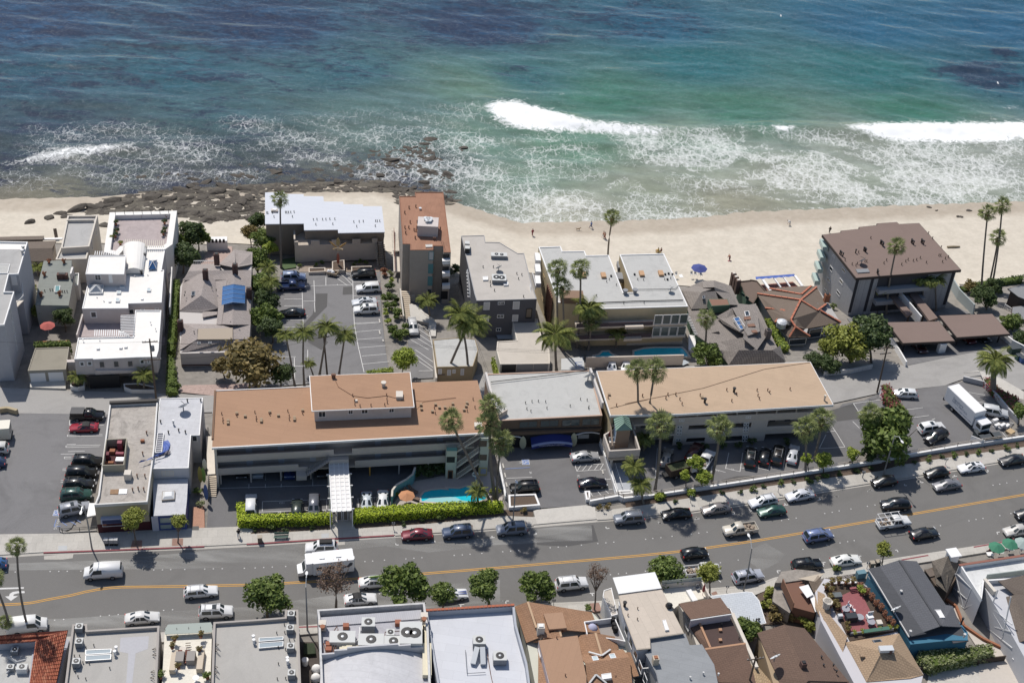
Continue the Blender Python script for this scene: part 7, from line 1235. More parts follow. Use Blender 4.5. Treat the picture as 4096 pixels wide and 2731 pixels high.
for s,l in(('M 815 890','glass topped round table among white chairs on the red roof deck'),('M 1032 1000','grey round table below the stacked white chairs'),('M 935 960','dark round table beside the barbecue on the red roof deck')):q=A1(s,4.45);o=th('round_table',l,'table',q);MB().lathe(q,[(.3,0),(.05,.05),(.05,.65)],8).b('pedestal',GRM,o);MB().lathe((q[0],q[1],q[2]+.65),[(.6,0),(.6,.04)],14).b('tabletop',mat('grey_top','a6a4ae',.4),o)
# rock-clad round corner building with pergola and sheds
RB=th('rocky_house','ramshackle house with stone-clad round corner, sheds and broken pergola left of the red deck','house',A1('M 330 750',0));ROCKM=mat('sandy_stone_cladding','a3978a',.95,n=(1.5,.25),stain=(.6,.5),bump=(3,1));pl=Y_('M 215 640 270 545 400 525 560 540 620 560 560 600 280 640',3.2);bs=Y_('M 195 800 215 640 280 640 330 720 370 850 340 900',2.2);Pm(pl,-.2,3.2).b('stone_wall',ROCKM,RB);Pm(bs,-.2,2.2).b('stone_wall',ROCKM,RB)
Pm(Y_('M 280 625 420 600 520 720 560 900 370 850',3),-.2,3).b('shed_wall',mat('red_brown_boards','8c5a44',.9),RB);a,c=Z_('M 275 640 370 850',3.8);Br(a,c,.12,1.7).b('screen',mat('orange_brown_screen','9c6446',.9),RB)
for s,z in(('M 420 675 500 655 545 740 490 770',3.9),('M 510 755 545 740 600 880 560 890',3.6),('M 760 610 900 602 920 650 780 650',3.2)):MB().slab(Z_(s,z),.06).b('white_sheet_roof',WT,RB)
rfs(RB,[('M 410 605 640 555 560 630',(3.7,3.4,3.4))],TAN,.06)
for k in range(11):a,c=A1('M %d %d'%(495+k*9,600-k*2),3.4),A1('M %d %d'%(550+k*9,725-k*3),3.3);Br(a,c,.1,.12).b('pergola_slat',WOOD,RB)
for k in range(12):a,c=A1('M %d %d'%(600+k*24,605-k*3),3.3-k%3*.1),A1('M %d %d'%(650+k*23,645-k*4),3.1);Br(a,c,.35,.05).b('loose_board',mat('grey_boards','8a8078',.95),RB)
# dark grey roofed blue house
DH=th('blue_house','teal-blue sided house under a broad dark grey shingle roof with white skylight','house',A1('M 1400 850',0));SHD=mat('charcoal_shingle','686a72',.95,n=(5,.1),brick=(.5,.3,.35,.5,.03));SHD2=mat('charcoal_roll','56585e',.95,n=(5,.08),brick=(2.5,.9,.35,.4,.03));BLU=mat('teal_blue_siding','2f7fa6',.8,n=(2,.08));Pm(Y_('M 1022 540 1280 455 1430 460 1660 800 1870 1060 1870 1130 1720 1130 1380 1165 1350 1110',3.7),-.2,3.6).b('wall',BLU,DH)
rfs(DH,[('M 1112 500 1280 445 1640 1010 1490 1062',(4.5,5.4,5.4,4.5)),('M 1280 445 1432 455 1680 830 1740 840 1812 1020 1640 1010',(5.4,4.2,4.2,4,3.9,5.4))],SHD);rfs(DH,[('M 1015 520 1112 500 1490 1062 1515 1075 1365 1105',(4.2,4.5,4.5,4.4,4.1)),('M 1365 1108 1640 1010 1815 1022 1878 1140 1745 1158 1715 1112 1382 1165',(3.7,3.8,3.8,3.5,3.5,3.5,3.5))],SHD2)
a,c=Z_('M 1282 447 1640 1008',5.46);Br(a,c,.3,.1).b('ridge_cap',SHD2,DH);skl(DH,'M 1568 872 1635 870 1675 938 1605 940',4.9,WT,.25)
a,c=Z_('M 1015 522 1365 1107',4.1);Br(a,c,.15,.2).b('gutter',CURT,DH);pps(DH,'M 1290 735 1370 1080 1835 1108',4.4,CURT,.14,.7);pps(DH,'M 1810 1000',3.9,DARK,.12,1.4,'flue')
a,c=Z_('M 1025 545 1355 1110',3.6);op(DH,a,c,'M 1022 570 1048 640 1085 680 1150 800 1170 850 1230 940',mull=1,fw=.14);a,c=Z_('M 1385 1165 1720 1130',3.4);op(DH,a,c,'M 1690 1130 1725 1190',pm=TEAL)
solo(Bx((*A1('M 945 590',.1)[:2],.1),(1.4,.8,1.1),.3,True),'utility_box',mat('teal_box','5f93a6',.7),'teal street cabinet beside the dark grey roofed blue house','cabinet')
# right end: brown shake cottage and white half-timbered house
BK=th('shake_cottage','mossy brown shake roofed cottage with white cupola behind the half-timbered house','cottage',A1('M 1650 600',0));SHK=mat('mossy_shake','7e7264',.95,n=(2,.2),stain=(.8,.4),brick=(.4,.3,.3,.7,.05));Pm(Y_('M 1500 530 1780 440 1860 470 1690 720 1590 660',2.8),-.2,2.8).b('wall',mat('brown_timber_wall','6d5a4a',.9),BK)
rfs(BK,[('M 1560 455 1700 410 1640 580 1590 600',(3,4.4,4.4,3)),('M 1700 410 1775 445 1790 480 1690 725 1640 580',(4.4,3.4,3.2,3,4.4)),('M 1785 445 1865 468 1790 490',(3.6,3.2,3.2)),('M 1590 590 1700 570 1690 725 1600 650',(3.2,4,3,3))],SHK);q=A1('M 1735 420',4);Bx((q[0],q[1],3.4),(1.4,1.4,1.4),.3,True).b('cupola',WT,BK);Bx((q[0],q[1],4.8),(1.8,1.8,.2),.3,True).b('cupola_cap',WT,BK);a,c=Z_('M 1500 535 1590 655',3.2);MB().slab(Z_('M 1495 525 1560 520 1600 575 1545 590',3),.1).b('lean_to_roof',SHIN3,BK)
HT=th('timbered_house','white half-timbered house with flat white terrace roof at the right edge','house',A1('M 2100 800',0));LGW=mat('pale_grey_panel_wall','c9cad0',.9,n=(1,.05));TIM=mat('white_timber','e4e4e4',.7)
ht=Y_('M 1800 485 2420 392 2420 600 2010 625 1990 780',5.2);Pm(ht,-.2,4.4).b('wall',LGW,HT);Pm(ist(ht,.25),4.4,4.43,False).b('terrace_roof',mat('white_sealed_roof','dcdedd',.8,n=(2,.04),stain=(.4,.35)),HT);MB().ring(ht,ist(ht,.25),4.4,5.2).b('parapet',WT,HT)
a,c=Z_('M 1795 490 2420 396',5.25);Br(a,c,.4,.08).b('brick_coping',mat('brick_red','a8624e',.9),HT);wl2=Y_('M 2010 700 2160 670 2250 730 2420 640 2460 1600 2330 1600 2250 1220 2230 1200 1990 960',4.6);Pm(Y_('M 1990 640 2130 620 2280 740 2420 700 2420 1400 2300 1180',4.4),-.2,4.4).b('wall',LGW,HT)
rfs(HT,[('M 2130 625 2420 560 2420 760 2270 745',(5.6,5.6,5,5)),('M 2200 760 2270 745 2420 1120 2310 1150',(4.6,5.6,5.6,4.4)),('M 2270 745 2420 740 2480 1100 2420 1120',(5.6,5,5,5.6))],SHIN3)
tA,tB=Z_('M 1800 500 1990 780',5),None;a,c=tA;L2=NL((c-a)[:2]);n_=fcn(a,c)
def tmb(s,w=.16):
 p=P(s)
 for i in range(0,len(p),2):q,r=onplane(p[i],a+NA([*n_,0])*.05,c+NA([*n_,0])*.05),onplane(p[i+1],a+NA([*n_,0])*.05,c+NA([*n_,0])*.05);Br(q,r,.12,w).b('timber',TIM,HT)
tmb('M 1800 490 1690 760 1690 760 1840 860 1770 560 1900 690 1900 690 1840 850 1760 560 1830 840 1730 670 1870 790 1840 860 1990 790')
a,c=Z_('M 2000 640 2300 1180',4.4);n_=fcn(a,c);tmb('M 2010 620 1930 940 1930 940 2250 1200 2010 760 2180 1060 2180 1060 2160 1130 2130 700 2010 1000 2060 840 2250 1000 2240 760 2170 1100 2100 1020 2240 1060 1950 900 2060 840');op(HT,a,c,'M 2010 960 2055 1010 2120 1110 2145 1150',fm=TIM,pm=mat('teal_curtain','8fb0b8',.4))
q=Z_('M 2010 600 2110 620 2080 690 2020 620',5);Br(T_('M 2010 620',5),T_('M 2100 730',5),.5,.8).b('planter_wall',CRM,HT);a,c=Z_('M 2030 590 2420 540',5);Br(a,c,.12,1).b('glass_rail',mat('greenish_glass'),HT)
shf('sloping_path','M 1680 790 1760 850 1830 1010 1990 1120 2200 1220 2350 1340 2420 1700 1990 1700 1950 1200',mat('pale_pinkish_path','d0c4b6',.9,n=(2,.05)),.06);wrn('M 1680 795 1765 855 1830 1020 1990 1130 2190 1225 2300 1330 2420 1480',.5,.35,TRA,'low terracotta coped wall winding down beside the half-timbered house')
shf('concrete_yard','M 1540 1400 2250 1290 2420 1420 2420 1700 1480 1700',CONC2,.05);shf('soil_bank','M 60 720 220 700 380 880 520 1020 480 1060 300 1000 100 1000',SOIL,.06)
o=wrn('M 1440 1410 1600 1380 2180 1310',1.1,.15,mat('dark_brown_fence','5a4a3e',.9),'dark brown fence under the pale hedge at the bottom right','fence','fence')
q=Z_('M 2250 1285 2420 1270 2420 1400 2340 1390',1.8);solo(MB().slab(q,.06),'lattice',WT,'white lattice screen roof at the right edge by the terracotta wall','lattice')
o=th('white_car_port_roof','pale roof edge of a shed at the bottom edge under the tan hip roof','shed',A1('M 1200 1500',0));MB().slab(Z_('M 1150 1490 1420 1460 1440 1600 1160 1620',2.4),.15).b('roof',mat('pale_blue_metal','c5ccd6',.6),o)
for s,d,l in(('B 2230 740',(3,1.2,.7),'long grey air conditioner at the rear of the grey apartment block roof'),('B 2230 950',(2.6,2.0,.8),'grey platform air conditioner in the middle of the grey apartment block roof'),('B 1945 670',(.9,2.6,1.1),'dark air conditioner row along the left edge of the grey apartment block roof')):acu(s,4.9,d,l,None,DARK if 'dark' in l else None,2)
# vehicles
# side profiles: stations (x from the nose 0..1, low, belt, top, half width, roof half width) in metres; w0/w1: windscreen foot & head, r1/r0: rear glass head & foot
CARS=dict(sedan=(4.75,1.82,[(0,.38,.6,.63,.74,.6),(.05,.24,.7,.74,.86,.72),(.27,.22,.88,.93,.91,.78),(.43,.22,.92,1.4,.91,.6),(.55,.22,.93,1.45,.91,.62),(.68,.22,.95,1.4,.91,.6),(.84,.22,.97,1,.9,.74),(.96,.26,.9,.98,.86,.72),(1,.4,.72,.78,.76,.62)],2,3,5,6,.2,.79),coupe=(4.6,1.8,[(0,.36,.56,.6,.7,.55),(.05,.22,.66,.7,.86,.72),(.3,.2,.82,.87,.9,.76),(.47,.2,.88,1.33,.9,.56),(.58,.2,.9,1.36,.9,.57),(.68,.2,.92,1.3,.9,.55),(.88,.2,.94,.98,.88,.7),(.97,.26,.86,.92,.84,.68),(1,.4,.7,.76,.74,.6)],2,3,5,6,.2,.79),hatch=(4.2,1.76,[(0,.36,.6,.66,.7,.56),(.06,.22,.76,.82,.85,.7),(.24,.22,.92,.98,.88,.74),(.42,.22,.96,1.46,.88,.6),(.6,.22,.98,1.52,.88,.62),(.84,.22,1,1.42,.88,.6),(.96,.24,.98,1.04,.86,.7),(1,.38,.74,.8,.78,.64)],2,3,5,6,.2,.8),wagon=(4.75,1.8,[(0,.36,.6,.66,.74,.6),(.05,.24,.76,.8,.85,.72),(.28,.22,.9,.96,.89,.76),(.42,.22,.94,1.42,.89,.64),(.6,.22,.95,1.48,.89,.66),(.9,.22,.96,1.42,.88,.64),(.975,.26,.95,1.02,.86,.72),(1,.38,.74,.8,.8,.68)],2,3,5,6,.19,.79),suv=(4.75,1.88,[(0,.45,.8,.88,.78,.68),(.04,.32,.95,1.02,.9,.78),(.25,.3,1.06,1.12,.94,.82),(.37,.3,1.1,1.7,.94,.7),(.6,.3,1.1,1.78,.94,.72),(.91,.3,1.1,1.72,.93,.7),(.975,.32,1.08,1.16,.91,.78),(1,.42,.86,.92,.86,.76)],2,3,5,6,.19,.79),minivan=(4.8,1.92,[(0,.4,.66,.74,.74,.6),(.05,.26,.88,.94,.9,.76),(.2,.25,1.02,1.08,.95,.82),(.38,.25,1.06,1.66,.96,.7),(.6,.25,1.06,1.75,.96,.74),(.9,.25,1.06,1.68,.95,.72),(.98,.28,1.04,1.1,.92,.78),(1,.4,.8,.86,.86,.74)],2,3,5,6,.19,.78),van=(5.45,2,[(0,.5,.85,.95,.82,.72),(.03,.36,1.05,1.12,.96,.84),(.15,.34,1.2,1.26,1,.9),(.27,.34,1.25,2.02,1,.82),(.5,.34,1.25,2.1,1,.84),(.95,.34,1.25,2.06,1,.83),(.985,.36,1.2,1.7,.98,.86),(1,.45,1,1.1,.96,.86)],2,3,5,6,.17,.74),pickup=(5.5,1.92,[(0,.48,.84,.92,.8,.7),(.04,.36,.98,1.04,.93,.8),(.24,.34,1.06,1.12,.96,.84),(.34,.34,1.1,1.72,.96,.72),(.44,.34,1.1,1.78,.96,.74),(.55,.34,1.1,1.74,.96,.74),(.58,.34,1.1,1.12,.96,.82),(.6,.34,.72,.74,.95,.84),(1,.36,.72,.74,.95,.84)],2,3,5,6,.18,.78))
GLAS=mat('car_glass',(.025,.035,.04),.05,raw=True,spec=.6);RIM=mat('wheel_rim','9a9ca0',.35,metal=.5);LAMP=mat('headlamp_lens','d8dce0',.15);TAIL=mat('tail_lamp',(.45,.03,.03),.25,raw=True)
def paint(c):
 k='paint_'+c;rgb=hx(c);return mat(k,rgb if sum(rgb)>180 else alb(rgb,1.6,.9),.32 if sum(rgb)<500 else.4,metal=.15 if sum(rgb)<550 else 0,coat=.6,spec=.5,raw=sum(rgb)<=180)
_cm={}
def cme(ty):
 if ty in _cm:return _cm[ty]
 L,Wd,st,w0,w1,r1,r0,fa,ra=CARS[ty];S=[]
 for(x,lo,be,tp,hw,rw)in st:
  X=L*(.5-x);S.append([(X,-hw*.9,lo),(X,-hw,lo*.5+be*.5),(X,-hw*.97,be),(X,-rw,tp),(X,0,tp+.035),(X,rw,tp),(X,hw*.97,be),(X,hw,lo*.5+be*.5),(X,hw*.9,lo)])
 b=MB();n=len(S);k=9;b.add([p for r in S for p in r],[(i*k+j,i*k+j+1,(i+1)*k+j+1,(i+1)*k+j)for i in range(n-1)for j in range(k-1)]+[tuple(range(k)),tuple(range(n*k-1,(n-1)*k-1,-1))]+[(i*k,(i+1)*k,(i+1)*k+8,i*k+8)for i in range(n-1)])
 V=lambda i,j:Ve(S[i][j]);out={}
 def pane(a,c,d,e,m_=.1,off=.02):
  q=[a,c,d,e];ce=(a+c+d+e)/4;nrm=(c-a).cross(e-a).normalized();nrm=nrm if nrm.dot(ce-Ve((0,0,.6)))>0 else-nrm;return[p.lerp(ce,m_)+nrm*off for p in q]
 ws=MB().poly(pane(V(w0,3),V(w0,5),V(w1,5),V(w1,3),.07));rg=MB().poly(pane(V(r1,3),V(r1,5),V(r0,5),V(r0,3),.1));sw=MB()
 for a,c in((2,3),(6,5)):
  mid=(w1+r1)//2;segs=[(w0+.45,w1,mid),(mid,mid,r1 if ty!='van' else mid)]
  f=lambda t,j:V(int(t),j).lerp(V(min(int(t)+1,n-1),j),t-int(t))
  B0=f(w0+.35,a);
  for q in([B0,f(mid,a),f(mid,c),f(w1,c)],)+(([f(mid,a),f(r1,a),f(r1,c),f(mid,c)],)if ty!='van' else())+(([f(r1,a),f(r1+.6,a),f(r1,c)],)if ty in('sedan','coupe','wagon')else()):
   if len(q)==4:sw.poly(pane(*q,.13,.015))
   else:
    ce=sum(q,Ve())/3;sg=1 if ce.y>0 else-1;sw.poly([p.lerp(ce,.2)+Ve((0,sg*.02,.012))for p in q])
 out['body']=b;out['windscreen']=ws;out['rear_window']=rg;out['sw']=sw
 h0,h1=S[1],S[-2];out['bumper']=Bx((0,0,0),(.12,Wd*.86,.16));me={};sw_=out.pop('sw')
 me['side']=[MB().poly([sw_.v[i]for i in f]).mesh('side_window',GLAS)for f in sw_.f]
 me|={kk:v.mesh(kk,GLAS if 'wind' in kk else(GRM if kk=='bumper' else WT),None,kk=='body')for kk,v in out.items()}
 w=MB();R=.33 if ty in('sedan','coupe','hatch','wagon')else.38
 w.add([(R*cos(t),y,R*sin(t))for y in(-.11,.11)for t in lsp(0,2*pi,15)[:-1]],[(i,(i+1)%14,14+(i+1)%14,14+i)for i in range(14)]+[tuple(range(14)),tuple(range(27,13,-1))]);me['tyre']=w.mesh('wheel',BLACK)
 w=MB();w.add([(R*.62*cos(t),y,R*.62*sin(t))for y in(-.125,.125)for t in lsp(0,2*pi,11)[:-1]],[tuple(range(10)),tuple(range(19,9,-1))]+[(i,(i+1)%10,10+(i+1)%10,10+i)for i in range(10)]);me['rim']=w.mesh('rim',RIM)
 me['head']=Bx((0,0,0),(.14,.36,.14)).mesh('headlight',LAMP);me['tail']=Bx((0,0,0),(.1,.3,.2)).mesh('tail_light',TAIL);me['mirror']=Bx((0,0,0),(.12,.18,.13)).mesh('wing_mirror',BLACK)
 _cm[ty]=(me,R);return _cm[ty]
def put(name,me,o,loc=(0,0,0),m=None):
 x=bpy.data.objects.new(name,me);x.location=loc
 if m:x.material_slots[0].link='OBJECT';x.material_slots[0].material=m
 return own(x,o)
def car(spec):
 ty,col,s,label,grp,ex=(spec.split('|')+['',''])[:6];mode=s.startswith('*');L,Wd,st,w0,w1,r1,r0,fa,ra=CARS[ty]
 dz=float(ex.split('z=')[1].split(',')[0])if 'z=' in ex else 0
 f,r=(Z_(s.strip('*'),dz)if 'z=' in ex else G_(s.strip('*')));d=(f-r)[:2];d/=NL(d);n=NA([-d[1],d[0]]);n=n if n[1]>0 else-n;c=(f+r)[:2]/2
 if not mode:c=c+n*Wd*.47-d*L*((fa+ra)/2-.5)*-1
 z=dz if 'z=' in ex else g(*c);z+=0.06;p1,p0=g(*(c+d*L*.3)),g(*(c-d*L*.3));pitch=0 if 'z=' in ex else-atan2(p1-p0,L*.6)
 o=th('parked_car' if 'parked' in grp else 'car',label,{'pickup':'pickup','van':'van'}.get(ty,'car'),(c[0],c[1],z),grp or None);o.rotation_euler=(0,pitch,atan2(d[1],d[0]));me,R=cme(ty);pm=paint(col)
 for k in('body','windscreen','rear_window'):put(k,me[k],o,m=pm if k=='body' else None)
 for k in me['side']:put('side_window',k,o)
 for k in(0,-1):put('bumper',me['bumper'],o,((L/2-.02)*(1,-1)[k],0,st[k][1]+.1),pm if ty not in('pickup','van')else None)
 for x in(fa,ra):
  for y in(-1,1):w=put('wheel',me['tyre'],o,(L*(.5-x),y*(Wd/2-.1),R));put('rim',me['rim'],w)
 for y in(-1,1):put('headlight',me['head'],o,(L*.5-.1,y*Wd*.35,st[1][2]-.08));put('tail_light',me['tail'],o,(-L*.5+.06,y*Wd*.4,st[-2][2]-.12));put('wing_mirror',me['mirror'],o,(L*(.5-st[w0][0])-.35,y*Wd*.53,st[w0][2]+.05))
 top=st[(w1+r1)//2][3];rx=L*(.5-(st[w1][0]+st[r1][0])/2);rl=L*(st[r1][0]-st[w1][0]);Lc=lambda mb,k,m:own(bpy.data.objects.new(k,mb.mesh(k,m)),o)
 if 'sun' in ex:Lc(Bx((rx+rl*.2,0,top+.035),(.6,.8,.02)),'sunroof',GLAS)
 if 'rack' in ex:Lc(Bx((rx,-.6,top+.08),(rl*.9,.05,.05)).box((rx,.6,top+.08),(rl*.9,.05,.05)).box((rx+rl*.3,0,top+.09),(.05,1.2,.04)).box((rx-rl*.3,0,top+.09),(.05,1.2,.04)),'roof_rack',DARK if 'dark' in ex else GRM)
 if 'soft' in ex:Lc(MB().add([(L*(.5-a),y,b_)for a,b_,h in((.46,1.36,.58),(.58,1.42,.6),(.7,1.36,.58),(.8,1.02,.7))for y in(-h,h)],[(0,1,3,2),(2,3,5,4),(4,5,7,6)]),'soft_top',BLACK)
 if 'box' in ex:Lc(MB().lathe((0,0,0),[(.1,0)]*2,3)if 0 else Bx((rx,0,top+.25),(1.9,.8,.34)),'roof_box',BLACK)
 if 'board' in ex:bo=th('surfboard','pale green surfboard strapped on the roof of the white saloon','surfboard',o.location);bo.rotation_euler=o.rotation_euler;bb=board(None,(1.1,0,top+.25),(-1.1,0,top+.25),.6,mat('lime_gelcoat'));bb.parent=bo;bb.location=(0,0,bb.location.z)
 if 'stripe' in ex:Lc(Bx((L*.34,-.25,st[2][3]+.0),(1.3,.16,.06)).box((L*.34,.15,st[2][3]),(1.3,.16,.06)),'bonnet_stripe',mat('stripe_blue','3a55b8',.4))
 if ty=='pickup':
  for y in(-.88,.88):Lc(Bx((-L*.28,y,.9),(L*.42,.08,.46)),'bed_side',pm)
  Lc(Bx((-L*.49,0,.9),(.08,1.7,.46)),'tailgate',pm)
  if 'load' in ex:
   m=MB();[m.box((-L*.28+ru(-.8,.8),ru(-.6,.6),.75+rn()*.3),(ru(.2,.6),ru(.15,.5),ru(.1,.5)),rn()*3)for _ in range(16)];ob=Lc(m,'load',mat('mixed_load','a89078',.9,n=(4,.6)));ob['kind']='stuff'
  if 'frame' in ex:
   m=MB();[m.bar((x0,y0,1.1),(x0,y0,2.1),.06,.06)for x0 in(-2.6,-.4)for y0 in(-.9,.9)];[m.bar((-2.7,y0,2.1),(1.2,y0,2.1),.07,.07)for y0 in(-.9,0,.9)];[m.bar((x0,-.9,2.1),(x0,.9,2.1),.06,.06)for x0 in(-2.6,-1.5,-.4,.9)];Lc(m,'ladder_rack',WT)
  if 'cap' in ex:Lc(Pm([(-2.6,-.85),(-.45,-.85),(-.45,.85),(-2.6,.85)],1,1.75),'camper_shell',pm)
 return o
NP,SP,DR,LW,LB,LH,LR,LI='cars parked along the far kerb','cars parked along the near kerb','cars driving on the road','cars parked in the left car park','cars parked in the beach motel car park','cars parked at the left hotel','cars parked below the right hotel','cars parked in the right car park'
